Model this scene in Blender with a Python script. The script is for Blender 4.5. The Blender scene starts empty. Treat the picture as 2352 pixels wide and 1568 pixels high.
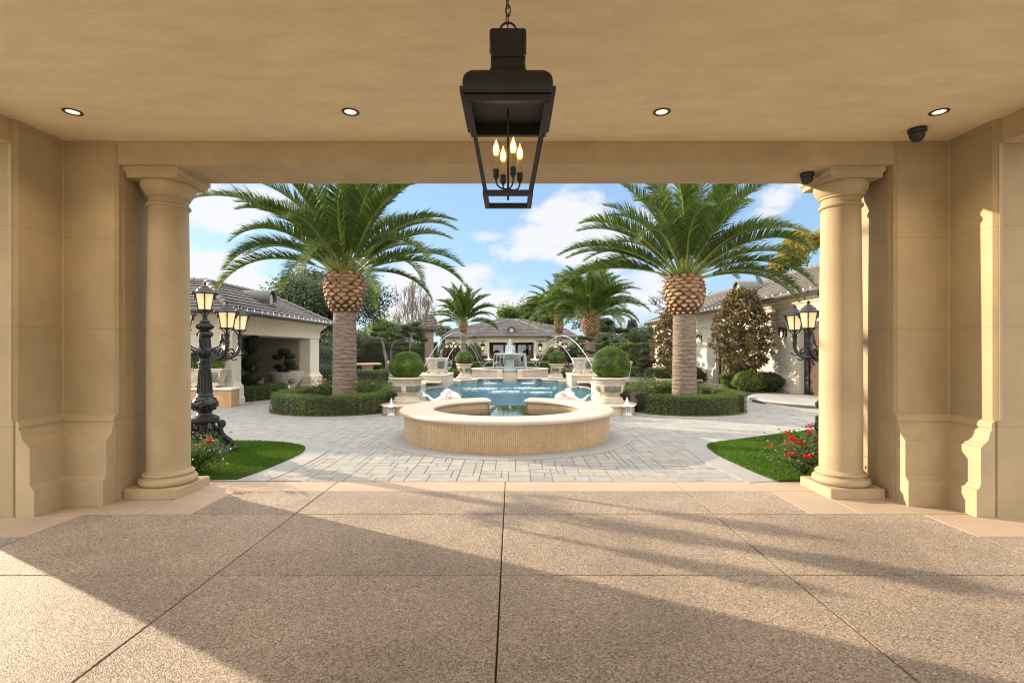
import bpy, bmesh, math, random
import numpy as np
from mathutils import Vector, Matrix, Euler
PI = math.pi
R = math.radians
rng = np.random.default_rng(7)
random.seed(11)
scene = bpy.context.scene
COL = scene.collection

# ------------------------------------------------------------------ camera, sky, sun, exposure
cam_d = bpy.data.cameras.new('camera')
cam = bpy.data.objects.new('camera', cam_d)
COL.objects.link(cam)
cam.location = (0, 0, 1.5)
cam.rotation_euler = (R(90), 0, 0)
cam_d.sensor_width = 36
cam_d.lens = 18.0
cam_d.shift_y = 0.0081
cam_d.clip_start = 0.05
cam_d.clip_end = 3000
scene.camera = cam

SUN_AZ = R(150.5)          # direction towards the sun, measured from +X to +Y: left and a little ahead
SUN_EL = R(15.5)
SUN_DIR = Vector((math.cos(SUN_AZ) * math.cos(SUN_EL), math.sin(SUN_AZ) * math.cos(SUN_EL), math.sin(SUN_EL)))
sun_d = bpy.data.lights.new('sun', 'SUN')
sun_d.energy = 2.35
sun_d.angle = R(0.7)
sun_d.color = (1.0, 0.84, 0.62)
sun = bpy.data.objects.new('sun', sun_d)
sun.rotation_euler = SUN_DIR.to_track_quat('Z', 'Y').to_euler()
sun.location = (-60, 40, 40)
COL.objects.link(sun)

scene.view_settings.view_transform = 'Standard'
scene.view_settings.look = 'None'
scene.view_settings.gamma = 1.0
scene.view_settings.exposure = 2.0
scene.cycles.max_bounces = 8
scene.cycles.diffuse_bounces = 5
scene.cycles.glossy_bounces = 4
scene.cycles.transmission_bounces = 6
scene.cycles.transparent_max_bounces = 12
scene.cycles.caustics_reflective = False
scene.cycles.caustics_refractive = False
scene.cycles.sample_clamp_indirect = 6.0
scene.cycles.use_denoising = True
scene.cycles.filter_width = 1.15

F, EYE = 1176.0, 1.5


def pdir(px, py):
    v = Vector(((px - 1176) / F, 1.0, (803 - py) / F))
    return v.normalized()


def N(nt, typ, **kw):
    n = nt.nodes.new(typ)
    for k, v in kw.items():
        if k.startswith('i_'):
            n.inputs[int(k[2:])].default_value = v
        else:
            setattr(n, k, v)
    return n


world = bpy.data.worlds.new('World')
scene.world = world
world.use_nodes = True
nt = world.node_tree
nt.nodes.clear()
w_out = N(nt, 'ShaderNodeOutputWorld')
w_bg = N(nt, 'ShaderNodeBackground')
SKY_STRENGTH = 0.15
w_bg.inputs[1].default_value = SKY_STRENGTH
sky = N(nt, 'ShaderNodeTexSky', sky_type='NISHITA', sun_disc=False, sun_elevation=SUN_EL,
        sun_rotation=R(90) - SUN_AZ, altitude=0, air_density=1.0, dust_density=0.4, ozone_density=2.2)
tc = N(nt, 'ShaderNodeTexCoord')
CLOUDS = [  # direction by where it stands over the garden, half width, half height (radians-like), weight
    (500, 492, .085, .050, 1.0), (590, 470, .075, .035, .8), (450, 440, .06, .05, .8), (505, 640, .085, .052, 1.15), (455, 612, .06, .035, .8),
    (1310, 485, .075, .036, 1.0), (1240, 560, .10, .034, 1.05), (1370, 560, .10, .055, 1.15), (1130, 545, .06, .014, .8), (1500, 530, .10, .05, .7),
    (1010, 655, .125, .050, 1.15), (930, 720, .12, .05, 1.0), (1120, 700, .10, .045, .9), (1500, 690, .12, .06, .8), (1800, 450, .06, .03, .8), (1760, 500, .05, .03, .7),
    (640, 590, .03, .02, .4), (1700, 640, .12, .03, .3),
    (2900, 500, .3, .12, 1.0), (-500, 480, .3, .1, 1.0), (300, 300, .25, .1, .8), (1900, 250, .3, .1, .8)]
sepd = N(nt, 'ShaderNodeVectorMath', operation='NORMALIZE')
nt.links.new(tc.outputs['Generated'], sepd.inputs[0])
nz = N(nt, 'ShaderNodeTexNoise')
nz.inputs['Scale'].default_value = 9.0
nz.inputs['Detail'].default_value = 8.0
nz.inputs['Roughness'].default_value = 0.6
sc_ = N(nt, 'ShaderNodeVectorMath', operation='MULTIPLY')
sc_.inputs[1].default_value = (1.0, 1.0, 1.9)
nt.links.new(sepd.outputs[0], sc_.inputs[0])
nt.links.new(sc_.outputs[0], nz.inputs['Vector'])
prev = None
for (px, py, rx, rz, wgt) in CLOUDS:
    d = pdir(px, py)
    sub = N(nt, 'ShaderNodeVectorMath', operation='SUBTRACT')
    sub.inputs[1].default_value = d
    nt.links.new(sepd.outputs[0], sub.inputs[0])
    mul = N(nt, 'ShaderNodeVectorMath', operation='MULTIPLY')
    mul.inputs[1].default_value = (1 / rx, 1 / rx, 1 / rz)
    nt.links.new(sub.outputs[0], mul.inputs[0])
    ln = N(nt, 'ShaderNodeVectorMath', operation='LENGTH')
    nt.links.new(mul.outputs[0], ln.inputs[0])
    mr = N(nt, 'ShaderNodeMapRange', interpolation_type='SMOOTHSTEP')
    for i, v in ((1, 0.0), (2, 1.75), (3, wgt), (4, 0.0)):
        mr.inputs[i].default_value = v
    nt.links.new(ln.outputs['Value'], mr.inputs[0])
    if prev is None:
        prev = mr.outputs[0]
    else:
        mx = N(nt, 'ShaderNodeMath', operation='MAXIMUM')
        nt.links.new(prev, mx.inputs[0])
        nt.links.new(mr.outputs[0], mx.inputs[1])
        prev = mx.outputs[0]
nsub = N(nt, 'ShaderNodeMath', operation='MULTIPLY_ADD')
nsub.inputs[1].default_value = 1.9
nsub.inputs[2].default_value = -0.95
nt.links.new(nz.outputs[0], nsub.inputs[0])
addn = N(nt, 'ShaderNodeMath', operation='ADD')
nt.links.new(prev, addn.inputs[0])
nt.links.new(nsub.outputs[0], addn.inputs[1])
dens = N(nt, 'ShaderNodeMapRange', interpolation_type='SMOOTHSTEP')
for i, v in ((1, 0.32), (2, 0.78), (3, 0.0), (4, 0.95)):
    dens.inputs[i].default_value = v
nt.links.new(addn.outputs[0], dens.inputs[0])
cmix = N(nt, 'ShaderNodeMix', data_type='RGBA')
nt.links.new(dens.outputs[0], cmix.inputs[0])
tint = N(nt, 'ShaderNodeMix', data_type='RGBA', blend_type='MULTIPLY')
tint.inputs[0].default_value = 1.0
nt.links.new(sky.outputs[0], tint.inputs[6])
tint.inputs[7].default_value = (0.54, 0.69, 0.87, 1)
gam = N(nt, 'ShaderNodeGamma')
gam.inputs[1].default_value = 0.45
nt.links.new(sky.outputs[0], gam.inputs[0])
nt.links.new(gam.outputs[0], tint.inputs[6])
nt.links.new(tint.outputs[2], cmix.inputs[6])
cmix.inputs[7].default_value = (1.60, 1.60, 1.64, 1)
# unseen bright broken cloud, added overhead and behind the viewer as fill light
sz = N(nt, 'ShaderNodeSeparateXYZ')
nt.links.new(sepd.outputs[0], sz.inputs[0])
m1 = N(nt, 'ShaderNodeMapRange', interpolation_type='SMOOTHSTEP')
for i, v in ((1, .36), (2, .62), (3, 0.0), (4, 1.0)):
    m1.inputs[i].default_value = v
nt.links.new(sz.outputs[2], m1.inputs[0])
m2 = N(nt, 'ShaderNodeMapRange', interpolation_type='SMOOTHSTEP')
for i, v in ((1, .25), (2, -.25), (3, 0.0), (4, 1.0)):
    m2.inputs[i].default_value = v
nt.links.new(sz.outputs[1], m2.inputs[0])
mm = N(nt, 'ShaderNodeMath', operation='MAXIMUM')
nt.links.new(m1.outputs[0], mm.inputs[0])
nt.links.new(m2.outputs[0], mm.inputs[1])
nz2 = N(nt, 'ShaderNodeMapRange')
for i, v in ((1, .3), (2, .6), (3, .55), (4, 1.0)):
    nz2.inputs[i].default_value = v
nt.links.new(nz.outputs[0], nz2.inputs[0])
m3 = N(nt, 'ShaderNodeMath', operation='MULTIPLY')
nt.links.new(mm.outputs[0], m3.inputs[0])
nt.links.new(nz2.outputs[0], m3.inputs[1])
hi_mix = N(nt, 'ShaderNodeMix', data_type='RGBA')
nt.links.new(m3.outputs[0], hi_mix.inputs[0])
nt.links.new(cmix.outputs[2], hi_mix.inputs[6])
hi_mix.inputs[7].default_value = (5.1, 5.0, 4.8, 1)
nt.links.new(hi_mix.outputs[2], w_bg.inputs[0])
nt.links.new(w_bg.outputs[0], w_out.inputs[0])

# ------------------------------------------------------------------ placing helpers: P-space is the photo at 2352 px wide


def gp(px, py, z=0.0):
    Y = (EYE - z) * F / (py - 803)
    return ((px - 1176) / F * Y, Y)


def wx(px, Y):
    return (px - 1176) / F * Y


def wz(py, Y):
    return EYE - (py - 803) / F * Y


# ------------------------------------------------------------------ materials
MATS = {}


def pmat(name, col, rough=.6, var=.12, scale=3.0, bump=0.0, bscale=60.0, metal=0.0, spec=.5, detail=6.0, fine=0.0, fscale=200.0,
         joint=None, stretch=(1, 1, 1), emit=None, estr=0.0, col2=None, sss=0.0):
    m = bpy.data.materials.new(name)
    m.use_nodes = True
    nt = m.node_tree
    b = nt.nodes['Principled BSDF']
    L = nt.links.new
    b.inputs['Roughness'].default_value = rough
    b.inputs['Metallic'].default_value = metal
    b.inputs['Specular IOR Level'].default_value = spec
    t = N(nt, 'ShaderNodeTexCoord')
    mp = N(nt, 'ShaderNodeMapping')
    mp.inputs['Scale'].default_value = stretch
    L(t.outputs['Object'], mp.inputs[0])
    n1 = N(nt, 'ShaderNodeTexNoise')
    n1.inputs['Scale'].default_value = scale
    n1.inputs['Detail'].default_value = detail
    n1.inputs['Roughness'].default_value = .62
    L(mp.outputs[0], n1.inputs['Vector'])
    rp = N(nt, 'ShaderNodeValToRGB')
    c2 = col2 or tuple(c * (1 + var) for c in col)
    c1 = tuple(c * (1 - var) for c in col)
    rp.color_ramp.elements[0].position = .3
    rp.color_ramp.elements[1].position = .7
    rp.color_ramp.elements[0].color = (*c1, 1)
    rp.color_ramp.elements[1].color = (*c2, 1)
    L(n1.outputs[0], rp.inputs[0])
    out = rp.outputs[0]
    if fine > 0:
        n2 = N(nt, 'ShaderNodeTexNoise')
        n2.inputs['Scale'].default_value = fscale
        n2.inputs['Detail'].default_value = 2
        L(t.outputs['Object'], n2.inputs['Vector'])
        mr = N(nt, 'ShaderNodeMapRange')
        for i, v in ((1, .3), (2, .7), (3, 1 - fine), (4, 1 + fine)):
            mr.inputs[i].default_value = v
        L(n2.outputs[0], mr.inputs[0])
        mx = N(nt, 'ShaderNodeMix', data_type='RGBA', blend_type='MULTIPLY')
        mx.inputs[0].default_value = 1
        L(out, mx.inputs[6])
        L(mr.outputs[0], mx.inputs[7])
        out = mx.outputs[2]
    bh = None
    if joint:      # horizontal stone joints every joint[0] metres starting at joint[1]
        sx = N(nt, 'ShaderNodeSeparateXYZ')
        L(t.outputs['Object'], sx.inputs[0])
        ma = N(nt, 'ShaderNodeMath', operation='MULTIPLY_ADD')
        ma.inputs[1].default_value = 1 / joint[0]
        ma.inputs[2].default_value = -joint[1] / joint[0] + 10.5
        L(sx.outputs[2], ma.inputs[0])
        fr = N(nt, 'ShaderNodeMath', operation='FRACT')
        L(ma.outputs[0], fr.inputs[0])
        sb = N(nt, 'ShaderNodeMath', operation='SUBTRACT')
        sb.inputs[1].default_value = .5
        L(fr.outputs[0], sb.inputs[0])
        ab = N(nt, 'ShaderNodeMath', operation='ABSOLUTE')
        L(sb.outputs[0], ab.inputs[0])
        mr = N(nt, 'ShaderNodeMapRange')
        w = .004 / joint[0]
        for i, v in ((1, w * .5), (2, w), (3, 0.0), (4, 1.0)):
            mr.inputs[i].default_value = v
        L(ab.outputs[0], mr.inputs[0])
        mx = N(nt, 'ShaderNodeMix', data_type='RGBA')
        L(mr.outputs[0], mx.inputs[0])
        mx.inputs[6].default_value = (*[c * .72 for c in col], 1)
        L(out, mx.inputs[7])
        out = mx.outputs[2]
        bh = mr.outputs[0]
    L(out, b.inputs['Base Color'])
    if bump > 0:
        nb = N(nt, 'ShaderNodeTexNoise')
        nb.inputs['Scale'].default_value = bscale
        nb.inputs['Detail'].default_value = 4
        L(mp.outputs[0], nb.inputs['Vector'])
        bp = N(nt, 'ShaderNodeBump')
        bp.inputs['Strength'].default_value = bump
        bp.inputs['Distance'].default_value = .01
        L(nb.outputs[0], bp.inputs['Height'])
        L(bp.outputs[0], b.inputs['Normal'])
    if emit:
        b.inputs['Emission Color'].default_value = (*emit, 1)
        b.inputs['Emission Strength'].default_value = estr
    MATS[name] = m
    return m


def leafmat(name, cols, trans=.3, rough=.5, spec=.4):
    m = bpy.data.materials.new(name)
    m.use_nodes = True
    nt = m.node_tree
    b = nt.nodes['Principled BSDF']
    L = nt.links.new
    at = N(nt, 'ShaderNodeAttribute', attribute_name='rnd')
    rp = N(nt, 'ShaderNodeValToRGB')
    el = rp.color_ramp.elements
    n = len(cols)
    while len(el) < n:
        el.new(.5)
    for i, c in enumerate(cols):
        el[i].position = i / (n - 1)
        el[i].color = (*c, 1)
    L(at.outputs['Fac'], rp.inputs[0])
    L(rp.outputs[0], b.inputs['Base Color'])
    b.inputs['Roughness'].default_value = rough
    b.inputs['Specular IOR Level'].default_value = spec
    if trans > 0:
        tr = N(nt, 'ShaderNodeBsdfTranslucent')
        br = N(nt, 'ShaderNodeMix', data_type='RGBA', blend_type='MULTIPLY')
        br.inputs[0].default_value = 1
        L(rp.outputs[0], br.inputs[6])
        br.inputs[7].default_value = (1.5, 1.6, .8, 1)
        L(br.outputs[2], tr.inputs[0])
        mx = N(nt, 'ShaderNodeMixShader')
        mx.inputs[0].default_value = trans
        L(b.outputs[0], mx.inputs[1])
        L(tr.outputs[0], mx.inputs[2])
        L(mx.outputs[0], nt.nodes['Material Output'].inputs[0])
    MATS[name] = m
    return m


def tilemat(name, bw, bh, c1, c2, mortar, msize=.004, rough=.45, offset=0.0, bump=.3, var=.35, spec=.5, dirt=.15, bias=0.0):
    m = bpy.data.materials.new(name)
    m.use_nodes = True
    nt = m.node_tree
    b = nt.nodes['Principled BSDF']
    L = nt.links.new
    uv = N(nt, 'ShaderNodeUVMap', uv_map='UVMap')
    br = N(nt, 'ShaderNodeTexBrick', offset=offset)
    br.inputs['Scale'].default_value = 1.0
    br.inputs['Brick Width'].default_value = bw
    br.inputs['Row Height'].default_value = bh
    br.inputs['Mortar Size'].default_value = msize
    br.inputs['Mortar Smooth'].default_value = .2
    br.inputs['Bias'].default_value = bias
    br.inputs['Color1'].default_value = (*c1, 1)
    br.inputs['Color2'].default_value = (*c2, 1)
    br.inputs['Mortar'].default_value = (*mortar, 1)
    L(uv.outputs[0], br.inputs['Vector'])
    t = N(nt, 'ShaderNodeTexCoord')
    nz = N(nt, 'ShaderNodeTexNoise')
    nz.inputs['Scale'].default_value = 2.5
    nz.inputs['Detail'].default_value = 6
    L(t.outputs['Object'], nz.inputs['Vector'])
    mr = N(nt, 'ShaderNodeMapRange')
    for i, v in ((1, .3), (2, .7), (3, 1 - dirt), (4, 1 + dirt)):
        mr.inputs[i].default_value = v
    L(nz.outputs[0], mr.inputs[0])
    mx = N(nt, 'ShaderNodeMix', data_type='RGBA', blend_type='MULTIPLY')
    mx.inputs[0].default_value = 1
    L(br.outputs[0], mx.inputs[6])
    L(mr.outputs[0], mx.inputs[7])
    L(mx.outputs[2], b.inputs['Base Color'])
    b.inputs['Roughness'].default_value = rough
    b.inputs['Specular IOR Level'].default_value = spec
    bp = N(nt, 'ShaderNodeBump', invert=True)
    bp.inputs['Strength'].default_value = bump
    bp.inputs['Distance'].default_value = .004
    L(br.outputs[1], bp.inputs['Height'])
    L(bp.outputs[0], b.inputs['Normal'])
    MATS[name] = m
    return m


def emat(name, col, strength):
    m = bpy.data.materials.new(name)
    m.use_nodes = True
    nt = m.node_tree
    b = nt.nodes['Principled BSDF']
    b.inputs['Base Color'].default_value = (*col, 1)
    b.inputs['Emission Color'].default_value = (*col, 1)
    b.inputs['Emission Strength'].default_value = strength
    MATS[name] = m
    return m


def glassmat(name, tint=(1, 1, 1), refl=.08, rough=.02):
    m = bpy.data.materials.new(name)
    m.use_nodes = True
    nt = m.node_tree
    L = nt.links.new
    nt.nodes.remove(nt.nodes['Principled BSDF'])
    tr = N(nt, 'ShaderNodeBsdfTransparent')
    tr.inputs[0].default_value = (*tint, 1)
    gl = N(nt, 'ShaderNodeBsdfGlossy')
    gl.inputs['Roughness'].default_value = rough
    lw = N(nt, 'ShaderNodeFresnel')
    lw.inputs[0].default_value = 1.45
    ad = N(nt, 'ShaderNodeMath', operation='MULTIPLY_ADD')
    ad.inputs[1].default_value = 1.0
    ad.inputs[2].default_value = refl - .04
    ad.use_clamp = True
    L(lw.outputs[0], ad.inputs[0])
    mx = N(nt, 'ShaderNodeMixShader')
    L(ad.outputs[0], mx.inputs[0])
    L(tr.outputs[0], mx.inputs[1])
    L(gl.outputs[0], mx.inputs[2])
    L(mx.outputs[0], nt.nodes['Material Output'].inputs[0])
    MATS[name] = m
    return m


def watermat(name, tint, scale=6.0, bump=.25, dist=.03, refl=1.0, deep=(.0, .12, .18), deepf=.35, rough=.03):
    m = bpy.data.materials.new(name)
    m.use_nodes = True
    nt = m.node_tree
    L = nt.links.new
    nt.nodes.remove(nt.nodes['Principled BSDF'])
    t = N(nt, 'ShaderNodeTexCoord')
    mp = N(nt, 'ShaderNodeMapping')
    mp.inputs['Scale'].default_value = (1.0, 1.0, 1)
    L(t.outputs['Object'], mp.inputs[0])
    nz = N(nt, 'ShaderNodeTexNoise')
    nz.inputs['Scale'].default_value = scale
    nz.inputs['Detail'].default_value = 3
    nz.inputs['Distortion'].default_value = .4
    L(mp.outputs[0], nz.inputs['Vector'])
    bp = N(nt, 'ShaderNodeBump')
    bp.inputs['Strength'].default_value = bump
    bp.inputs['Distance'].default_value = dist
    L(nz.outputs[0], bp.inputs['Height'])
    tr = N(nt, 'ShaderNodeBsdfTransparent')
    tr.inputs[0].default_value = (*tint, 1)
    df = N(nt, 'ShaderNodeBsdfDiffuse')
    df.inputs[0].default_value = (*deep, 1)
    m1 = N(nt, 'ShaderNodeMixShader')
    m1.inputs[0].default_value = deepf
    L(tr.outputs[0], m1.inputs[1])
    L(df.outputs[0], m1.inputs[2])
    gl = N(nt, 'ShaderNodeBsdfGlossy')
    gl.inputs['Roughness'].default_value = rough
    L(bp.outputs[0], gl.inputs['Normal'])
    fr = N(nt, 'ShaderNodeFresnel')
    fr.inputs[0].default_value = 1.33
    L(bp.outputs[0], fr.inputs['Normal'])
    mu = N(nt, 'ShaderNodeMath', operation='MULTIPLY', use_clamp=True)
    mu.inputs[1].default_value = refl
    L(fr.outputs[0], mu.inputs[0])
    mx = N(nt, 'ShaderNodeMixShader')
    L(mu.outputs[0], mx.inputs[0])
    L(m1.outputs[0], mx.inputs[1])
    L(gl.outputs[0], mx.inputs[2])
    L(mx.outputs[0], nt.nodes['Material Output'].inputs[0])
    MATS[name] = m
    return m


def rndmat(name, cols, rough=.7, bump=.3, bscale=25.0, var=.18, nscale=9.0, spec=.3):
    """colour picked by the per-face random value, with noise on top"""
    m = bpy.data.materials.new(name)
    m.use_nodes = True
    nt = m.node_tree
    b = nt.nodes['Principled BSDF']
    L = nt.links.new
    at = N(nt, 'ShaderNodeAttribute', attribute_name='rnd')
    rp = N(nt, 'ShaderNodeValToRGB')
    el = rp.color_ramp.elements
    n = len(cols)
    while len(el) < n:
        el.new(.5)
    for i, c in enumerate(cols):
        el[i].position = i / (n - 1)
        el[i].color = (*c, 1)
    L(at.outputs['Fac'], rp.inputs[0])
    t = N(nt, 'ShaderNodeTexCoord')
    nz = N(nt, 'ShaderNodeTexNoise')
    nz.inputs['Scale'].default_value = nscale
    nz.inputs['Detail'].default_value = 7
    nz.inputs['Roughness'].default_value = .65
    L(t.outputs['Object'], nz.inputs['Vector'])
    mr = N(nt, 'ShaderNodeMapRange')
    for i, v in ((1, .3), (2, .7), (3, 1 - var), (4, 1 + var)):
        mr.inputs[i].default_value = v
    L(nz.outputs[0], mr.inputs[0])
    mx = N(nt, 'ShaderNodeMix', data_type='RGBA', blend_type='MULTIPLY')
    mx.inputs[0].default_value = 1
    L(rp.outputs[0], mx.inputs[6])
    L(mr.outputs[0], mx.inputs[7])
    L(mx.outputs[2], b.inputs['Base Color'])
    b.inputs['Roughness'].default_value = rough
    b.inputs['Specular IOR Level'].default_value = spec
    nb = N(nt, 'ShaderNodeTexNoise')
    nb.inputs['Scale'].default_value = bscale
    nb.inputs['Detail'].default_value = 5
    L(t.outputs['Object'], nb.inputs['Vector'])
    bp = N(nt, 'ShaderNodeBump')
    bp.inputs['Strength'].default_value = bump
    bp.inputs['Distance'].default_value = .01
    L(nb.outputs[0], bp.inputs['Height'])
    L(bp.outputs[0], b.inputs['Normal'])
    MATS[name] = m
    return m


def aggmat(name):
    """exposed aggregate concrete: pebbles of mixed tan in a sandy paste"""
    m = bpy.data.materials.new(name)
    m.use_nodes = True
    nt = m.node_tree
    b = nt.nodes['Principled BSDF']
    L = nt.links.new
    t = N(nt, 'ShaderNodeTexCoord')
    v = N(nt, 'ShaderNodeTexVoronoi', feature='F1')
    v.inputs['Scale'].default_value = 145
    L(t.outputs['Object'], v.inputs['Vector'])
    sp = N(nt, 'ShaderNodeSeparateColor')
    L(v.outputs['Color'], sp.inputs[0])
    rp = N(nt, 'ShaderNodeValToRGB')
    stops = [(0, (.11, .084, .064)), (.12, (.23, .172, .126)), (.4, (.36, .278, .205)), (.75, (.44, .345, .265)), (.93, (.54, .455, .37)), (1, (.66, .60, .52))]
    el = rp.color_ramp.elements
    while len(el) < len(stops):
        el.new(.5)
    for i, (p, c) in enumerate(stops):
        el[i].position = p
        el[i].color = (*c, 1)
    L(sp.outputs[0], rp.inputs[0])
    n1 = N(nt, 'ShaderNodeTexNoise')
    n1.inputs['Scale'].default_value = .9
    n1.inputs['Detail'].default_value = 9
    L(t.outputs['Object'], n1.inputs['Vector'])
    mr = N(nt, 'ShaderNodeMapRange')
    for i, q in ((1, .3), (2, .7), (3, .74), (4, 1.2)):
        mr.inputs[i].default_value = q
    L(n1.outputs[0], mr.inputs[0])
    mx = N(nt, 'ShaderNodeMix', data_type='RGBA', blend_type='MULTIPLY')
    mx.inputs[0].default_value = 1
    L(rp.outputs[0], mx.inputs[6])
    L(mr.outputs[0], mx.inputs[7])
    at = N(nt, 'ShaderNodeAttribute', attribute_name='rnd')
    n3 = N(nt, 'ShaderNodeTexNoise')
    n3.inputs['Scale'].default_value = .55
    n3.inputs['Detail'].default_value = 8
    n3.inputs['Roughness'].default_value = .7
    n3.inputs['Distortion'].default_value = .6
    L(t.outputs['Object'], n3.inputs['Vector'])
    st = N(nt, 'ShaderNodeMapRange', interpolation_type='SMOOTHSTEP')
    for i, q in ((1, .56), (2, .74), (3, 1.0), (4, .78)):
        st.inputs[i].default_value = q
    L(n3.outputs[0], st.inputs[0])
    sl = N(nt, 'ShaderNodeMapRange')
    for i, q in ((1, 0), (2, 1), (3, .92), (4, 1.08)):
        sl.inputs[i].default_value = q
    L(at.outputs['Fac'], sl.inputs[0])
    pr = N(nt, 'ShaderNodeMath', operation='MULTIPLY')
    L(st.outputs[0], pr.inputs[0])
    L(sl.outputs[0], pr.inputs[1])
    mx2 = N(nt, 'ShaderNodeMix', data_type='RGBA', blend_type='MULTIPLY')
    mx2.inputs[0].default_value = 1
    L(mx.outputs[2], mx2.inputs[6])
    L(pr.outputs[0], mx2.inputs[7])
    L(mx2.outputs[2], b.inputs['Base Color'])
    b.inputs['Roughness'].default_value = .62
    b.inputs['Specular IOR Level'].default_value = .35
    inv = N(nt, 'ShaderNodeMath', operation='SUBTRACT')
    inv.inputs[0].default_value = 1
    L(v.outputs['Distance'], inv.inputs[1])
    n2 = N(nt, 'ShaderNodeTexNoise')
    n2.inputs['Scale'].default_value = 30
    L(t.outputs['Object'], n2.inputs['Vector'])
    ad = N(nt, 'ShaderNodeMath', operation='ADD')
    L(inv.outputs[0], ad.inputs[0])
    L(n2.outputs[0], ad.inputs[1])
    bp = N(nt, 'ShaderNodeBump')
    bp.inputs['Strength'].default_value = .85
    bp.inputs['Distance'].default_value = .008
    L(ad.outputs[0], bp.inputs['Height'])
    L(bp.outputs[0], b.inputs['Normal'])
    MATS[name] = m
    return m


# palette
pmat('ceiling_plaster', (.72, .605, .405), .8, .08, 2.2, bump=.6, bscale=7, stretch=(1, 2.5, 1), fine=.03, fscale=40)
pmat('limestone', (.40, .305, .175), .75, .13, 1.6, bump=.2, bscale=90, fine=.05, fscale=160, joint=(.90, 1.71))
pmat('limestone_plain', (.44, .34, .205), .75, .12, 1.9, bump=.2, bscale=90, fine=.05, fscale=160)
aggmat('aggregate')
pmat('sand_concrete', (.44, .335, .245), .7, .08, 2.2, bump=.15, bscale=120, fine=.06, fscale=180)
pmat('joint_dark', (.075, .058, .045), .9)
pmat('grey_concrete', (.32, .31, .295), .75, .10, 3, bump=.15, bscale=80, fine=.05)
rndmat('paver_stone', [(.275, .275, .272), (.315, .305, .285), (.335, .318, .29), (.32, .312, .298), (.35, .33, .298), (.36, .325, .275)], .65, .35, 14, .16, 5)
pmat('paver_joint', (.235, .222, .205), .9)
pmat('earth', (.10, .075, .05), .95, .3, 2, bump=.5, bscale=15)
pmat('garden_ground', (.10, .105, .05), .95, .35, .35)
pmat('drive_concrete', (.38, .34, .285), .85, .08, 1.5)
rndmat('mulch', [(.07, .04, .028), (.16, .095, .06), (.24, .15, .10)], .9, .3, 30)
leafmat('turf', [(.045, .105, .010), (.090, .185, .018), (.145, .25, .03)], .15, .6, .2)
pmat('coping_stone', (.58, .49, .385), .6, .06, 2.5, bump=.06, bscale=60, fine=.03)
tilemat('mosaic', .030, .030, (.33, .18, .078), (.47, .30, .15), (.55, .42, .27), .005, dirt=.12)
tilemat('mosaic_pale', .027, .027, (.50, .36, .25), (.60, .46, .33), (.62, .53, .43), .0045, dirt=.10)
pmat('pool_plaster', (.08, .42, .56), .6, .15, 1.2)
watermat('pool_water', (.50, .86, .97), 5.5, .5, .06, .72, (.016, .20, .30), .45)
watermat('spa_water', (.80, .90, .90), 3.0, .05, .02, 1.6, (.05, .10, .10), .10)
watermat('basin_water', (.7, .85, .9), 8, .3, .04, 1.1, (.03, .10, .13), .25)
glassmat('jet_water', (.90, .95, 1.0), .30, .10)
pmat('foam', (.70, .74, .76), .35, .04)
glassmat('clear_glass', (.97, .97, .97), .0, .0)
glassmat('dark_glass', (.16, .20, .19), .14)
pmat('black_metal', (.009, .008, .008), .55, .25, 9, bump=.05, bscale=120)
pmat('cast_iron', (.020, .021, .024), .48, .3, 9, bump=.25, bscale=45)
pmat('bronze_dark', (.05, .034, .024), .5, .2, 5)
emat('frosted_lit', (.80, .66, .38), .16)
emat('bulb_glow', (1.0, .66, .30), 8.0)
emat('bulb_halo', (1.0, .50, .15), .9)
emat('downlight_glow', (1.0, .74, .44), .55)
emat('downlight_core', (1.0, .84, .60), 3.0)
emat('flame_glow', (1.0, .60, .22), 3.0)
pmat('candle_sleeve', (.45, .33, .13), .6, .08)
pmat('black_plastic', (.012, .012, .013), .4, .1)
pmat('sticker_white', (.75, .75, .73), .5, .05)
pmat('urn_stone', (.50, .43, .325), .7, .18, 5, bump=.15, bscale=60, fine=.05)
pmat('greenstone', (.115, .15, .125), .55, .55, 16, bump=.3, bscale=50, col2=(.22, .25, .20))
pmat('planter_stone', (.46, .42, .355), .7, .16, 6, bump=.3, bscale=45, fine=.06)
pmat('white_stone', (.66, .64, .61), .6, .12, 9, bump=.1)
pmat('koi_white', (.78, .75, .71), .45, .05, 6)
pmat('koi_orange', (.58, .30, .17), .5, .2, 20)
pmat('fountain_stone', (.54, .60, .575), .5, .08, 8, bump=.1)
pmat('stucco_cream', (.62, .57, .475), .8, .05, 2, bump=.2, bscale=60, fine=.03)
pmat('trim_cream', (.64, .56, .43), .7, .05, 2, fine=.03)
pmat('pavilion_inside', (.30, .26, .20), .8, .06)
tilemat('roof_slate', .24, 1.0, (.115, .10, .095), (.17, .15, .142), (.04, .036, .035), .008, .75, .5, .3, spec=.2, dirt=.18)
tilemat('roof_brown', .26, 1.0, (.125, .102, .088), (.18, .15, .13), (.045, .038, .034), .008, .75, .5, .3, spec=.2, dirt=.15)
pmat('ridge_tile', (.15, .135, .128), .6, .18, 7)
pmat('roof_metal', (.11, .105, .105), .5, .15, 6)
pmat('gutter', (.06, .053, .05), .5, .1)
emat('string_bulb', (.80, .85, .95), .12)
pmat('dark_frame', (.022, .020, .019), .5, .1)
pmat('door_brown', (.07, .034, .018), .45, .25, 3, stretch=(6, 6, .6))
tilemat('sand_brick', .42, .17, (.50, .315, .165), (.44, .24, .12), (.40, .30, .20), .006, .8, .5, .8, dirt=.25)
pmat('palm_bark', (.20, .148, .112), .9, .62, 4.5, bump=1.0, bscale=16, stretch=(1.0, 1.0, 11), fine=.10, fscale=70)
pmat('palm_fibre', (.055, .030, .018), .95, .4, 20, bump=.8, bscale=60)
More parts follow.
